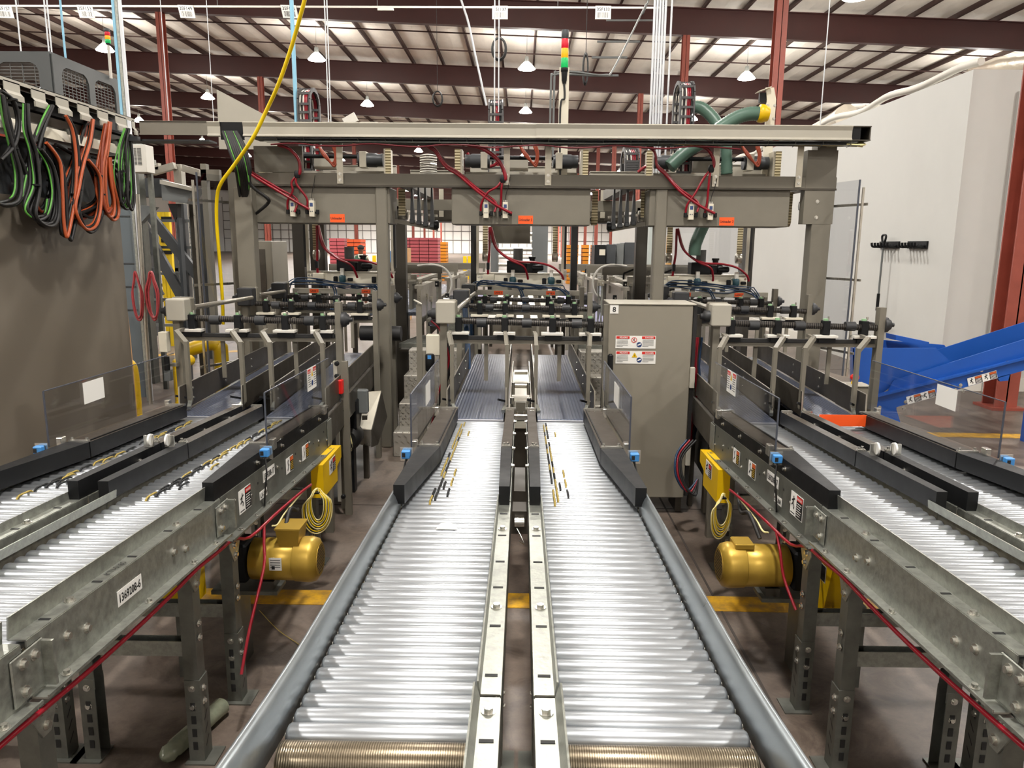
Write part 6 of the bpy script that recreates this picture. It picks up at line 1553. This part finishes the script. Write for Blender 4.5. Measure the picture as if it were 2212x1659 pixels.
MB().bar(SY(1870, 862, 6.88), SY(2300, 752, 6.88), .03, .02).build('flange', BLUE, r)
MB().slab([SY(2155, 815, 6.9), SY(2182, 808, 6.9), SY(2178, 822, 6.9), SY(2160, 824, 6.9)], (0, .03, 0)).build('gusset', BLUE, r)
for px, py in ((1930, 880), (2240, 800)):
    c = SY(px, py, 6.98); MB().bx(c.x-.03, c.x+.03, 6.98, 7.04, 0, c.z).build('leg', BLUE, r)
bolts(r, [(SY(px, py, 6.9), (0, -1, 0), .011) for px, py in ((1956, 868), (1952, 882), (2064, 842), (2066, 854), (2075, 832), (2080, 846), (2176, 783), (2120, 800), (1900, 880), (1895, 887), (1990, 855))])
for k, (px, py) in enumerate(((2122, 818), (1990, 858))):
    c = SY(px, py-1, 6.893); d_ = (SY(px+30, py-8.4, 6.893)-SY(px, py, 6.893)).normalized(); cd = Card(c, d_, Vector((-d_.z, 0, d_.x)), .27, .075)
    for u in (-.37, .13): man(cd, u, 0, .75, 1)
    for u in (-.13, .37): cd.rect(u-.12, u+.12, -.45, .45, 1, 1); cd.rect(u-.11, u+.11, .18, .42, 2, 2); [cd.line(u-.1, .08-.14*j_, u+.09, .08-.14*j_, .004, 0, 3) for j_ in range(4)]
    cd.build('warning_sticker', [WHITE, INK, LORG], r)
# e-stop box
c = SY(1850, 850, 6.1)
r = thing('emergency_stop', 'red mushroom emergency stop on a taupe box before the blue chute', 'emergency stop', (c.x, 6.1, 0))
w_ = SY(1878, 850, 6.1).x-SY(1822, 850, 6.1).x; zt_ = SY(1850, 836, 6.1).z
MB().bx(c.x-w_/2, c.x+w_/2, 6.1, 6.25, zt_-.28, zt_, .01).build('box', TAUPE, r); MB().bx(c.x-w_/2-.004, c.x+w_/2+.004, 6.09, 6.26, zt_, zt_+.015, .004).build('lid', TAUPEL, r)
MB().cyl((c.x, 6.16, zt_+.015), (c.x, 6.16, zt_+.04), .024, seg=16).build('yellow_ring', YEL, r); MB().lathe((c.x, 6.16, zt_+.04), (0, 0, 1), [(0, .018), (.01, .022), (.02, .036), (.045, .034), (.055, .02)], 18).build('red_button', REDB, r)
MB().bx(c.x-.02, c.x+.02, 6.15, 6.19, 0, zt_-.28).build('stand', TAUPED, r)
# ---------------------------------------------------------------- tool racks and squeegee on the partition wall
for k, (px, lab) in enumerate(((1920, 'black tool rack with hooks, holding the long handled squeegee'), (1981, 'empty black tool rack on the partition wall, the right one'))):
    c = SX(px, 529, PX); c0_ = SX(px-17, 526, PX); c1_ = SX(px+24, 531, PX)
    r = thing('tool_rack', lab, 'tool rack', (PX-.05, c.y, c.z-.05), 'black tool racks')
    ya_, yb_ = sorted((c0_.y, c1_.y)); z_ = c.z
    MB().bx(PX-.025, PX, ya_, yb_, z_-.05, z_+.05).build('back_rail', BLACK, r)
    n_ = 6
    for i in range(n_):
        y = ya_+(yb_-ya_)*(i+.5)/n_; MB().tube([(PX-.02, y, z_-.01), (PX-.09, y, z_-.03), (PX-.15, y, z_-.02), (PX-.16, y, z_+.03)], .017, 8, 3).build('hook', BLACK, r)
r = thing('squeegee', 'long handled black tool with looped grip hanging from the left rack', 'squeegee', (PX-.2, SX(1907, 529, PX).y, .8))
t_ = SX(1908, 530, PX-.12); y = t_.y
MB().cyl((PX-.12, y, t_.z-.0), (PX-.12, y+.0, SX(1898, 690, PX-.12).z), .014, seg=10).build('handle', MIDGREY, r)
MB().tube([(PX-.12, y-.0, t_.z-.02), (PX-.12, y-.06, t_.z+.12), (PX-.12, y, t_.z+.15), (PX-.12, y+.06, t_.z+.12), (PX-.12, y, t_.z-.02)], .016, 8, 5).build('grip', BLACK, r)
MB().cyl((PX-.12, y, t_.z-.95), (PX-.12, y, t_.z-.7), .022, seg=10).build('lower_grip', BLACK, r)
MB().bx(PX-.16, PX-.08, y-.25, y+.25, SX(1898, 700, PX-.12).z-.04, SX(1898, 700, PX-.12).z).build('blade', BLACK, r)
c = SX(1738, 443, PX-.006); cd = Card(c, (0, -1, 0), (0, 0, 1), .9, .35); cd.mb = MB(); cd.text('ONIX', 0, 0, .2, 0, 0); cd.build('wall_writing', [INK], pw)
# orange door and frame in the partition further back
r = SX(1447, 575, PX-.01); y0_ = SX(1449, 600, PX).y; y1_ = SX(1439, 600, PX).y
dr = struct(MB().bx(PX-.05, PX-.005, y0_, y1_, 0, 2.2).build('door_1', mat('ochre door', '#d39a3e', 0, .5))); MB().bx(PX-.09, PX-.05, y0_+.2, y0_+.35, 1.0, 1.08).build('door_handle', BLACK, dr)

# ---------------------------------------------------------------- conveyors and goods beyond the gantry
def far_lane(x0, x1, ya_, yb_, z, label, m_=PURPLE, side=True):
    r = thing('table_conveyor', label, 'table conveyor', ((x0+x1)/2, (ya_+yb_)/2, 0), 'conveyors beyond the gantry')
    MB().bx(x0, x1, ya_, yb_, z-.04, z).build('belt', m_, r)
    for x in (x0, x1):
        MB().bx(x-.02, x+.02, ya_, yb_, z-.14, z+.03).build('side_frame', TAUPE, r)
    n_ = max(2, int((yb_-ya_)/1.3))
    for k in range(n_):
        y = ya_+.1+(yb_-ya_-.2)*k/(n_-1)
        for x in (x0, x1): MB().bx(x-.025, x+.025, y-.025, y+.025, 0, z-.14).build('leg', TAUPED, r)
    return r
for sg, w in ((-1, 'left'), (1, 'right')):
    xA, xB = (-1.55, -.62) if sg < 0 else (.66, 1.6)
    # thick walled chute plates with pale tops
    for k, (x_, ya_, yb_) in enumerate(((sg*1.08, 7.9, 9.6), (sg*1.3, 8.8, 11.6), (sg*.95, 9.7, 12.5))):
        solo(MB().bx(x_-.02, x_+.02, ya_, yb_, 1.02, 1.34).bx(x_-.045, x_+.045, ya_, yb_, 1.34, 1.375), 'lane_divider', TAUPE if k % 2 else STEEL, '%s steel divider wall with capped top in the %s conveyors beyond the gantry' % (('nearest', 'middle', 'farthest')[k], w), 'divider', 'lane dividers')
    far_lane(*sorted((sg*.55, sg*1.0)), 8.0, 13.5, .98, 'pale violet conveyor beyond the gantry at the %s of the middle' % w)
    far_lane(*sorted((sg*1.15, sg*1.9)), 8.4, 14.5, 1.05, 'broad grey conveyor beyond the gantry, further out at the %s' % w, BELT)
    # long taupe guard beams stepping back
    for k, (y, xi, xo_) in enumerate(((9.0, .95, 2.3), (10.6, .9, 2.6), (12.6, .8, 3.0), (14.5, .7, 3.2))):
        x0, x1 = sorted((sg*xi, sg*xo_)); z_ = 1.46-.035*k
        r = thing('guide_beam', '%s taupe crossing beam with levers beyond the gantry, at the %s' % (('nearest', 'second', 'third', 'farthest')[k], w), 'beam', ((x0+x1)/2, y, 0), 'crossing beams beyond the gantry')
        MB().bx(x0, x1, y, y+.04, z_, z_+.10).build('beam', TAUPE, r); MB().bx(x0, x1, y-.05, y-.02, z_-.10, z_-.07).build('lower_bar', STEEL, r)
        for x in (x0+.03, x1-.03, (x0+x1)/2): MB().bx(x-.02, x+.02, y-.04, y, 0, z_).build('post', TAUPE, r)
        for j_ in range(2 if k < 2 else 1):
            x = x0+.25+.45*j_; MB().bar((x, y-.04, z_+.02), (x+.11, y-.08, z_+.07), .02, .02).cyl((x, y-.04, z_-.05), (x, y-.04, z_+.02), .012, seg=8).build('clamp_lever', BLACK, r)
        for j_ in range(5):
            x = x0+.12+.22*j_; MB().bx(x-.035, x+.035, y+.05, y+.10, z_-.22, z_-.02).build('guide_pad', WHITEP if j_ % 2 else STEEL, r)
    for k in range(6):
        x = sg*(.62+.055*(k % 3)); y = 8.1+.5*k
        solo(MB().bx(x-.012, x+.012, y, y+.02, .5, 1.46).bx(x-.03, x+.03, y-.02, y+.04, 1.40, 1.46), 'slim_post', STEEL, 'slim steel post row along the %s violet conveyor' % w, 'post', 'slim steel posts')
        solo(MB().bx(x-.05, x+.03, y-.3, y-.24, .86, 1.1, .01), 'bearing_plate', SSL, 'small bright bearing plate on the frame beside the %s violet conveyor' % w, 'plate', 'bearing plates')
    x_ = sg*.62
    solo(MB().tube([SY(1128+sg*225, 575 if sg > 0 else 574, 8.6)]+[SY(1128+sg*p, q_, 8.3) for p, q_ in ((190, 572), (165, 582), (153, 605), (155, 628), (165, 645), (168, 660), (163, 690))], .012, 8, 5), 'white_cable', WHITEP, 'white cable curving down beyond the gantry, at the %s' % w, 'cable', 'curving white cables')
    solo(MB().bx(x_-.02 if sg > 0 else x_-.14, x_+.14 if sg > 0 else x_+.02, 7.75, 7.8, .6, 1.15), 'side_gearbox_plate', GALV, 'bright side plate with bolts at the near end of the %s violet conveyor' % w, 'plate', 'side plates')
    # dark rubber roll nose of the infeed
    solo(MB().cyl((sg*1.12, 6.95, .98), (sg*1.5, 6.95, .98), .07, seg=18), 'nose_roller', RUBBER, 'black nose roller beyond the gantry post at the %s' % w, 'roller', 'nose rollers')
# centre machine in the distance
r = thing('palletiser_unit', 'grey machine with white rolls in the distance above the middle gripper', 'machine', (0, 15.0, 0))
x0, x1 = SY(1065, 530, 14).x, SY(1185, 530, 14).x
MB().bx(x0, x1, 14, 14.3, 0, 1.2).build('base', TAUPE, r); MB().bx(x0-.05, x0+.08, 14.2, 14.9, 0, 2.4).build('side_frame', MIDGREY, r); MB().bx(x1-.3, x1, 14.4, 14.9, 0, 2.5).build('side_cabinet', MIDGREY, r)
for k in range(6): MB().cyl((x0+.1, 14.1, 1.3+.14*k), (x1-.3, 14.1, 1.3+.14*k), .035, seg=10).build('roll', STEEL if k % 2 else WHITEP, r)
MB().bx(x0+.2, x1-.5, 14.05, 14.12, 1.95, 2.12).build('head_box', DKGREY, r)
for k in range(5): solo(MB().bx(-.38+.16*k, -.30+.16*k, 8.0, 13.0, .96, 1.0), 'centre_track', SSL if k % 2 else TAUPEL, 'straight pale track strip running back below the middle gripper', 'track', 'pale track strips')
# racks of stacked goods
def stack_goods(px0, px1, py0, py1, Y, m_, name, label, n, rows, grp):
    a_ = SY(px0, py1, Y); b_ = SY(px1, py0, Y); w_ = (b_.x-a_.x)/n; h_ = (b_.z)/rows
    MS = m_
    for i in range(n):
        b = MB()
        for k in range(rows):
            b.m = k % 2; b.bx(a_.x+w_*i+w_*.03, a_.x+w_*(i+1)-w_*.03, Y+.0, Y+1.1, h_*k+.01, h_*(k+1)-h_*.12, .0)
        b.m = 2; b.bx(a_.x+w_*i+w_*.04, a_.x+w_*(i+1)-w_*.04, Y+.04, Y+1.06, 0, b_.z-.02)
        solo(b, name, [m_, m_, MATS['dark gap']], label, 'pallet stack', grp)
mat('dark gap', '#4a2018', 0, .8)
ORW3 = mat('amber crates', '#d98a1c', .0, .5); PK = mat('pink red cartons', '#b5525a', .0, .5)
stack_goods(866, 946, 513, 570, 34, PK, 'pallet_stack', 'tall stack of pinkish red goods beyond the conveyors, left of the middle', 4, 14, 'pink red stacks')
stack_goods(946, 964, 522, 570, 38, ORW3, 'pallet_stack', 'amber stack just right of the pinkish red stacks', 1, 12, None)
stack_goods(750, 779, 516, 565, 34, ORW2, 'pallet_stack', 'orange red stack behind the person', 2, 12, 'orange red stacks')
stack_goods(712, 744, 514, 560, 37, PK, 'pallet_stack', 'red stack left of the orange ones', 2, 12, 'far red stacks')
for k, (p0_, p1_) in enumerate(((1224, 1234), (1239, 1250), (1258, 1273), (1279, 1285))):
    stack_goods(p0_, p1_, 528, 565, 36, ORW3, 'pallet_stack', 'amber stack between the red columns, left of the dark cabinets', 1, 10, 'amber stacks right')
for k, (p0_, p1_, py, m_, lab) in enumerate(((1284, 1309, 529, BLACK, 'black cabinet with pale notice, beside the amber stacks'), (1309, 1331, 528, DKGREY, 'grey cabinet between the black one and the dark one'), (1331, 1348, 526, MIDGREY, 'lighter grey cabinet door beside the big dark cabinet'), (1348, 1383, 524, DKGREY, 'big dark grey cabinet before the partition'))):
    a_ = SY(p0_, 560, 17+.2*k); b_ = SY(p1_, py, 17+.2*k)
    r = thing('distant_cabinet', lab, 'cabinet', ((a_.x+b_.x)/2, 17.2, 0), 'distant cabinets')
    MB().bx(a_.x, b_.x, 17+.2*k, 17.8+.2*k, 0, b_.z, .01).build('body', m_, r)
    if k in (0, 3): c = SY(1301 if k == 0 else 1378, 545 if k == 0 else 529, 16.99+.2*k); Card(c, (1, 0, 0), (0, 0, 1), .13 if k == 0 else .07, .13 if k == 0 else .07).build('notice', [CREAM if k == 0 else WHITE], r)
solo(MB().bx(SY(1401, 560, 15).x, SY(1417, 560, 15).x, 15, 15.4, 0, SY(1400, 490, 15).z), 'pale_cabinet', mat('pale blue grey', '#b4bcb8', 0, .5), 'tall pale cabinet just left of the right gantry post', 'cabinet')
solo(MB().bx(SY(866, 570, 18).x, SY(884, 570, 18).x, 18, 18.3, 0, SY(870, 536, 18).z), 'notice_stand', PEACH, 'tan stand with a notice in front of the pink red stacks', 'stand')
solo(MB().bx(SY(840, 570, 22).x, SY(847, 570, 22).x, 22, 22.3, 0, SY(843, 542, 22).z), 'blue_bin', BLUET, 'small blue bin by the left gantry post in the distance', 'bin')
for k, px in enumerate((808, 848, 1004, 1014, 552)):
    c = SY(px, 560, 40); solo(MB().bx(c.x-.09, c.x+.09, 40, 40.18, 0, 1.2), 'yellow_bollard', YELB, 'small far yellow post near the white wall', 'bollard', 'far yellow posts')
# ---------------------------------------------------------------- machinery at the far left
r = thing('stair_tower', 'dark steel stair with slanted stringers beyond the left trough', 'stair', (-6.5, 12, 0))
for (p0_, p1_) in (((300, 470), (392, 640)), ((320, 460), (430, 600)), ((300, 560), (345, 640))):
    MB().bar(SY(p0_[0], p0_[1], 11.5), SY(p1_[0], p1_[1], 11.5), .08, .14, (0, 0, 1)).build('stringer', DKGREY, r)
for px in (392, 300, 440):
    c = SY(px, 500, 11.6); MB().bx(c.x-.06, c.x+.06, 11.6, 11.72, 0, SY(px, 440, 11.6).z).build('post', DKGREY, r)
for k in range(5):
    z_ = .5+.4*k; MB().bx(SY(300, 500, 11.6).x, SY(440, 500, 11.6).x, 11.62, 11.68, z_, z_+.04).build('cross_rail', MIDGREY, r)
r = thing('yellow_mast', 'yellow lattice mast with black brackets beyond the left guard', 'mast', (-6.2, 13, 0))
for px in (354, 362, 370, 318):
    c = SY(px, 600, 13); MB().bx(c.x-.035, c.x+.035, 13, 13.08, 0, SY(px, 458, 13).z).build('mast_tube', YELB, r)
for py in (472, 512, 520, 545): c = SY(361, py, 13); MB().bx(c.x-.09, c.x+.09, 12.97, 13.0, c.z-.03, c.z+.03).build('bracket', BLACK, r)
r = thing('mesh_fence', 'grey wire mesh fence panels beyond the left guard', 'fence', (-5.5, 12.5, 0))
b = MB(); x0, x1 = SY(385, 560, 12.5).x, SY(416, 560, 12.5).x; zt_ = SY(400, 468, 12.5).z
for k in range(26): b.bar((x0, 12.5, zt_*k/26), (x1, 12.5, zt_*k/26), .012, .012)
for k in range(5): b.bar((x0+(x1-x0)*k/4, 12.5, 0), (x0+(x1-x0)*k/4, 12.5, zt_), .014, .014)
b.build('mesh', MIDGREY, r)
c = SY(424, 560, 10); MB().bx(c.x-.05, c.x+.05, 10, 10.1, 0, 2.4).build('fence_post', TAUPED, r)
r = thing('overhead_conveyor', 'grey overhead conveyor with hopper boxes left of the gantry', 'overhead conveyor', (-4.3, 9.6, 1.9))
MB().slab([SY(348, 392, 9.6), SY(420, 405, 9.6), SY(402, 440, 9.6), SY(350, 432, 9.6)], (0, .3, 0)).build('hopper_box', MIDGREY, r)
MB().slab([SY(345, 388, 9.5), SY(415, 405, 9.5), SY(412, 412, 9.5), SY(345, 397, 9.5)], (0, .2, 0)).build('top_cover', TAUPEL, r)
MB().bx(SY(292, 400, 9.7).x, SY(350, 400, 9.7).x, 9.7, 9.9, SY(300, 425, 9.7).z, SY(300, 385, 9.7).z).build('truss_box', DKGREY, r)
MB().slab([SY(298, 442, 9.4), SY(336, 447, 9.4), SY(298, 488, 9.4)], (0, .1, 0)).build('gusset', MIDGREY, r)
MB().bx(SY(292, 440, 9.45).x, SY(304, 440, 9.45).x, 9.45, 9.6, 0, SY(300, 300, 9.45).z).build('support_leg', GALVD, r)
MB().slab([SY(362, 440, 9.7), SY(384, 440, 9.7), SY(383, 470, 9.7), SY(379, 480, 9.7)], (0, .1, 0)).build('support_bracket', RUBBER, r)
MB().bx(SY(380, 470, 9.7).x, SY(386, 470, 9.7).x, 9.7, 9.8, 0, SY(380, 470, 9.7).z).build('support_leg', DKGREY, r)
c0_, c1_ = SY(284, 372, 8.9), SY(313, 312, 8.9)
r = thing('louvred_box', 'white louvred electrical box beside the galvanised strut', 'electrical box', ((c0_.x+c1_.x)/2, 8.9, c0_.z))
MB().bx(c0_.x, c1_.x, 8.9, 9.1, c0_.z, c1_.z, .006).build('box', WHITEP, r)
b = MB()
for k in range(14):
    for u in (0, 1): b.bx(c0_.x+.03+.055*u, c0_.x+.075+.055*u, 8.896, 8.9, c0_.z+.08+.014*k, c0_.z+.086+.014*k)
b.build('louvres', INK, r); MB().bx(c0_.x-.35, c1_.x, 9.1, 9.14, c0_.z+.1, c0_.z+.16).build('wall_bracket', GALV, r); MB().bx(c1_.x-.1, c1_.x-.05, 9.1, 9.15, 0, c0_.z+.2).build('support_post', GALVD, r)
r = thing('raised_beam_frame', 'pale raised beams on a post behind the overhead conveyor', 'frame', (-5.0, 12.0, 0))
for p0_, p1_ in (((330, 372), (378, 358)), ((395, 363), (432, 374)), ((315, 358), (345, 360))):
    MB().bar(SY(p0_[0], p0_[1], 12.0), SY(p1_[0], p1_[1], 12.0), .1, .1).build('beam', TAUPEL, r)
c = SY(388, 400, 12.1); MB().bx(c.x-.06, c.x+.06, 12.05, 12.2, 0, SY(388, 355, 12.1).z).build('post', TAUPEL, r)
c = SY(448, 380, 8.0); r2 = thing('inner_post_frame', 'taupe post and plate just left of the black and green cable bunch', 'frame', (c.x, 8.0, 0))
MB().bx(SY(435, 400, 8).x, SY(447, 400, 8).x, 8, 8.08, 0, 2.6).build('post', TAUPE, r2); MB().bx(SY(435, 400, 8).x, SY(475, 400, 8).x, 8.0, 8.06, SY(450, 390, 8).z, SY(450, 366, 8).z).build('plate', TAUPE, r2)
# red hoses hanging on a post at the far left
c = SY(312, 640, 8.2)
r = thing('hose_hanger', 'coiled rust red hoses hanging on a steel pipe beyond the taupe panel', 'hose coil', (c.x, 8.2, 0))
MB().cyl((SY(307, 640, 8.2).x, 8.2, 0), (SY(303, 500, 8.2).x, 8.2, 2.3), .022, seg=12).build('pipe', STEEL, r)
HR = mat('rose red hose', '#a33c40', 0, .4)
for k in range(5):
    q = SY(296 if k < 2 else 327, 600, 8.2); h_ = SY(300, 590, 8.2).z-SY(300, 690, 8.2).z
    zt_ = SY(300, 586+6*(k % 2), 8.2).z; w_ = .045+.012*(k % 3)
    pts = [(q.x+w_*math.sin(t)*(1 if math.cos(t) < .3 else .6), 8.17+.01*k, zt_-h_/2+h_/2*math.cos(t)) for t in [2*PI*i/14 for i in range(15)]]
    MB().tube(pts, .011, 8, 2).build('hose_loop', HR, r)
# dark rear machinery low left behind guard
r = thing('low_machine_frame', 'dark low machine frame with rollers in the far left background', 'machine', (-7, 15, 0))
for k in range(5):
    z_ = .35+.3*k; MB().bx(SY(298, 600, 14.5).x, SY(420, 600, 14.5).x, 14.5, 14.56, z_, z_+.06).build('rail', DKGREY, r)
for k in range(5): x = SY(298+28*k, 600, 14.5).x; MB().bx(x-.04, x+.04, 14.5, 14.6, 0, 1.7).build('post', DKGREY, r)
# taupe machine body behind the left gantry corner
r = thing('corner_machine', 'taupe machine cabinet behind the left gantry post', 'cabinet', (-2.9, 9.0, 0))
MB().bx(SY(542, 600, 9.0).x, SY(590, 600, 9.0).x, 9.0, 9.6, 0, SY(560, 520, 9).z, .01).build('body', TAUPE, r); MB().bx(SY(547, 600, 9.0).x, SY(575, 600, 9.0).x, 8.99, 9.0, .9, SY(560, 538, 9).z).build('door', TAUPED, r)

# ---------------------------------------------------------------- the person in the distance
def person():
    Y_ = 22.0; f = SY(780, 545, Y_); gz = 0.0
    # stands behind the conveyors on a work platform so that the head shows at the height seen
    head_z = SY(780, 531, Y_).z
    plat = max(0, head_z-1.75)
    ax = f.x
    if plat > .02: solo(MB().bx(ax-.8, ax+.8, Y_-.5, Y_+.5, 0, plat), 'work_platform', MIDGREY, 'low platform the person stands on', 'platform')
    r = thing('person', 'person in a white shirt and dark green vest leaning over work beyond the conveyors', 'person', (ax, Y_, plat))
    s = head_z/1.75 if plat <= .02 else 1.0
    J = {'pelvis': (0, 0, .95, .14), 'belly': (0, 0, 1.12, .13), 'chest': (0, -.02, 1.33, .16), 'neck': (0, -.03, 1.50, .055), 'head0': (0, -.05, 1.58, .08), 'head1': (0, -.05, 1.68, .085),
         'shL': (-.18, -.02, 1.42, .07), 'elL': (-.27, -.10, 1.18, .05), 'haL': (-.20, -.32, 1.10, .035), 'shR': (.18, -.02, 1.42, .07), 'elR': (.27, -.10, 1.18, .05), 'haR': (.20, -.32, 1.10, .035),
         'hiL': (-.09, 0, .9, .10), 'knL': (-.10, -.02, .5, .07), 'anL': (-.10, .02, .08, .045), 'toL': (-.10, -.14, .04, .04), 'hiR': (.09, 0, .9, .10), 'knR': (.10, -.02, .5, .07), 'anR': (.10, .02, .08, .045), 'toR': (.10, -.14, .04, .04)}
    for h, sx in (('haL', -1), ('haR', 1)):
        hx_, hy_, hz_, _ = J[h]
        for k in range(4): J[h+'f%d' % k] = (hx_+(-.03+.02*k), hy_-.09-.01*(k in (1, 2)), hz_-.02, .009)
        J[h+'th'] = (hx_-sx*.045, hy_-.03, hz_+.01, .010)
    E_ = [('pelvis', 'belly'), ('belly', 'chest'), ('chest', 'neck'), ('neck', 'head0'), ('head0', 'head1'), ('chest', 'shL'), ('shL', 'elL'), ('elL', 'haL'), ('chest', 'shR'), ('shR', 'elR'), ('elR', 'haR'), ('pelvis', 'hiL'), ('hiL', 'knL'), ('knL', 'anL'), ('anL', 'toL'), ('pelvis', 'hiR'), ('hiR', 'knR'), ('knR', 'anR'), ('anR', 'toR')]
    for h in ('haL', 'haR'): E_ += [(h, h+'f%d' % k) for k in range(4)]+[(h, h+'th')]
    names = list(J); me = bpy.data.meshes.new('person_body')
    me.from_pydata([Vector(J[n][:3]) for n in names], [(names.index(a), names.index(b)) for a, b in E_], []); o = bpy.data.objects.new('body', me); COL.objects.link(o); o.parent = r
    sk = o.modifiers.new('skin', 'SKIN'); 
    for i, n in enumerate(names):
        v = me.skin_vertices[0].data[i]; v.radius = (J[n][3], J[n][3]*(.8 if n in ('chest', 'belly', 'pelvis') else 1)); v.use_root = n == 'pelvis'
    sb = o.modifiers.new('sub', 'SUBSURF'); sb.levels = 1; sb.render_levels = 1
    me.materials.append(SKIN)
    t = MB(); t.lathe((0, -.02, .98), (0, 0, 1), [(0, .17), (.15, .17), (.36, .20), (.46, .17), (.50, .09)], 18); 
    tt = MB(); q = t.v; t.v = [Vector((v.x*1.05, (v.y+.02)*.75-.02, v.z)) for v in t.v]
    for v in t.v: v += wloc(r)
    t.build('vest', GREENV, r)
    sl = MB()
    for sx in (-1, 1): sl.tube([Vector((sx*.17, -.02, 1.43)), Vector((sx*.27, -.09, 1.19)), Vector((sx*.22, -.26, 1.12))], .062, 10, 4)
    sl.lathe((0, -.06, 1.30), (0, -.2, 1), [(0, .05), (.12, .09), (.2, .07)], 12)
    for v in sl.v: v += wloc(r)
    sl.build('shirt', HIVIS, r)
    hr = MB(); hr.ball((0, -.03, 1.685), .098, 14, 9, (1, 1.05, .85))
    for v in hr.v: v += wloc(r)
    hr.build('hair', CLOTH, r)
    fc = MB()
    for sx in (-1, 1): fc.ball((sx*.03, -.135, 1.645), .010, 8, 5)
    fc.ball((0, -.148, 1.62), .014, 8, 5, (1, 1, 1.4)); fc.m = 0
    for v in fc.v: v += wloc(r)
    fc.build('face_features', CLOTH, r)
person()
# ================================================================ small finds
def zr(Y): return zl(Y)-.012
c = SZ(965, 1147, .87)
z_ = zr(c.y)+.001
b = MB(); b.slab([(c.x-.034, c.y-.010, z_), (c.x+.036, c.y-.010, z_), (c.x+.026, c.y+.004, z_+.010), (c.x+.008, c.y+.010, z_+.014), (c.x-.02, c.y+.008, z_+.012)], (0, .0004, .001))
solo(b, 'paper_scrap', WHITEP, 'small torn scrap of pale paper lying on the left middle rollers', 'paper scrap')
solo(MB().tube([SZ(560, 1318, .004), SZ(600, 1360, .012), SZ(640, 1388, .004), SZ(655, 1400, .004)], .002, 5, 4), 'loose_wire', YBAND, 'thin loose wire lying on the floor left of the middle lanes', 'wire')
# white tag and black wedge at the middle frame's left gearbox
r = thing('tag_card', 'white sloping tag card with a black wedge behind it, left of the middle gearbox', 'tag', (-.62, 5.6, 1.2))
q = [SY(947, 688, 5.6), SY(962, 688, 5.6), SY(971, 645, 5.7), SY(958, 643, 5.7)]
MB().slab(q, (0, .004, 0)).build('card', WHITE, r)
MB().slab([SY(925, 700, 5.65), SY(938, 706, 5.65), SY(956, 668, 5.7), SY(952, 655, 5.7)], (0, .02, 0)).build('black_wedge', BLACK, r)
MB().bx(q[0].x, q[1].x, 5.62, 5.66, 0, q[0].z+.02).build('stand', TAUPE, r)
# bright fixtures on the machine sides beyond the middle frames
rnd = random.Random(9)
for sg, w in ((-1, 'left'), (1, 'right')):
    for k in range(9):
        px = 1128+sg*rnd.uniform(95, 240); py = rnd.uniform(610, 690); Y_ = 7.9+rnd.uniform(0, .6)
        p = SY(px, py, Y_)
        r = thing('clamp_fixture', 'small bright clamp fixture beside the %s violet conveyor beyond the gantry' % w, 'clamp', (p.x, p.y, p.z), '%s bright clamp fixtures' % w)
        MB().bx(p.x-.02, p.x+.02, p.y, p.y+.03, p.z-.03, p.z+.03, .004).build('block', SSL if k % 3 else BLACK, r)
        MB().cyl((p.x, p.y-.04, p.z), (p.x, p.y, p.z), .009, seg=8).build('stud', BOLT, r)
        MB().bx(p.x-.008, p.x+.008, p.y+.03, p.y+.045, 0, p.z+.02).build('rod', GALV, r)

for (x, lab) in ((SY(1290, 430, 6.6).x, 'tan toothed belt and pulley at the right end of the second housing'), (SY(1722, 440, 6.6).x, 'tan toothed belt and pulley at the right end of the third housing')):
    r = thing('belt_pulley', lab, 'pulley', (x, 6.85, 2.0), 'housing end pulleys')
    MB().bx(x-.026, x+.026, 6.79, 6.805, 2.03, 2.275).build('toothed_belt', TAN, r)
    MB().lathe((x-.03, 6.84, 2.03), (1, 0, 0), [(0, .035), (.005, .052), (.055, .052), (.06, .035)], 20).build('pulley_wheel', TAN, r)
    MB().cyl((x-.05, 6.84, 2.03), (x-.03, 6.84, 2.03), .014, seg=12).build('axle', BLACK, r)
# ================================================================ camera, world, colour
cam = bpy.data.cameras.new('camera'); co = bpy.data.objects.new('camera', cam); COL.objects.link(co)
cam.sensor_fit = 'HORIZONTAL'; cam.sensor_width = 36.0; cam.lens = F_PX/2212.0*36.0
cam.clip_start = .05; cam.clip_end = 400
co.matrix_world = Matrix.Translation((0, 0, EYE)) @ ROT.to_4x4()
SC.camera = co
w = bpy.data.worlds.new('world'); SC.world = w; w.use_nodes = True
w.node_tree.nodes['Background'].inputs[0].default_value = (.8, .85, 1, 1); w.node_tree.nodes['Background'].inputs[1].default_value = .05
SC.view_settings.view_transform = 'Standard'; SC.view_settings.look = 'None'; SC.view_settings.gamma = 1.0
SC.view_settings.use_curve_mapping = False; SC.view_settings.exposure = EXPOSURE
cy = SC.cycles
cy.max_bounces = 6; cy.diffuse_bounces = 3; cy.glossy_bounces = 3; cy.transparent_max_bounces = 12; cy.transmission_bounces = 4
cy.use_denoising = True; cy.sample_clamp_indirect = 6.0; cy.caustics_reflective = False; cy.caustics_refractive = False
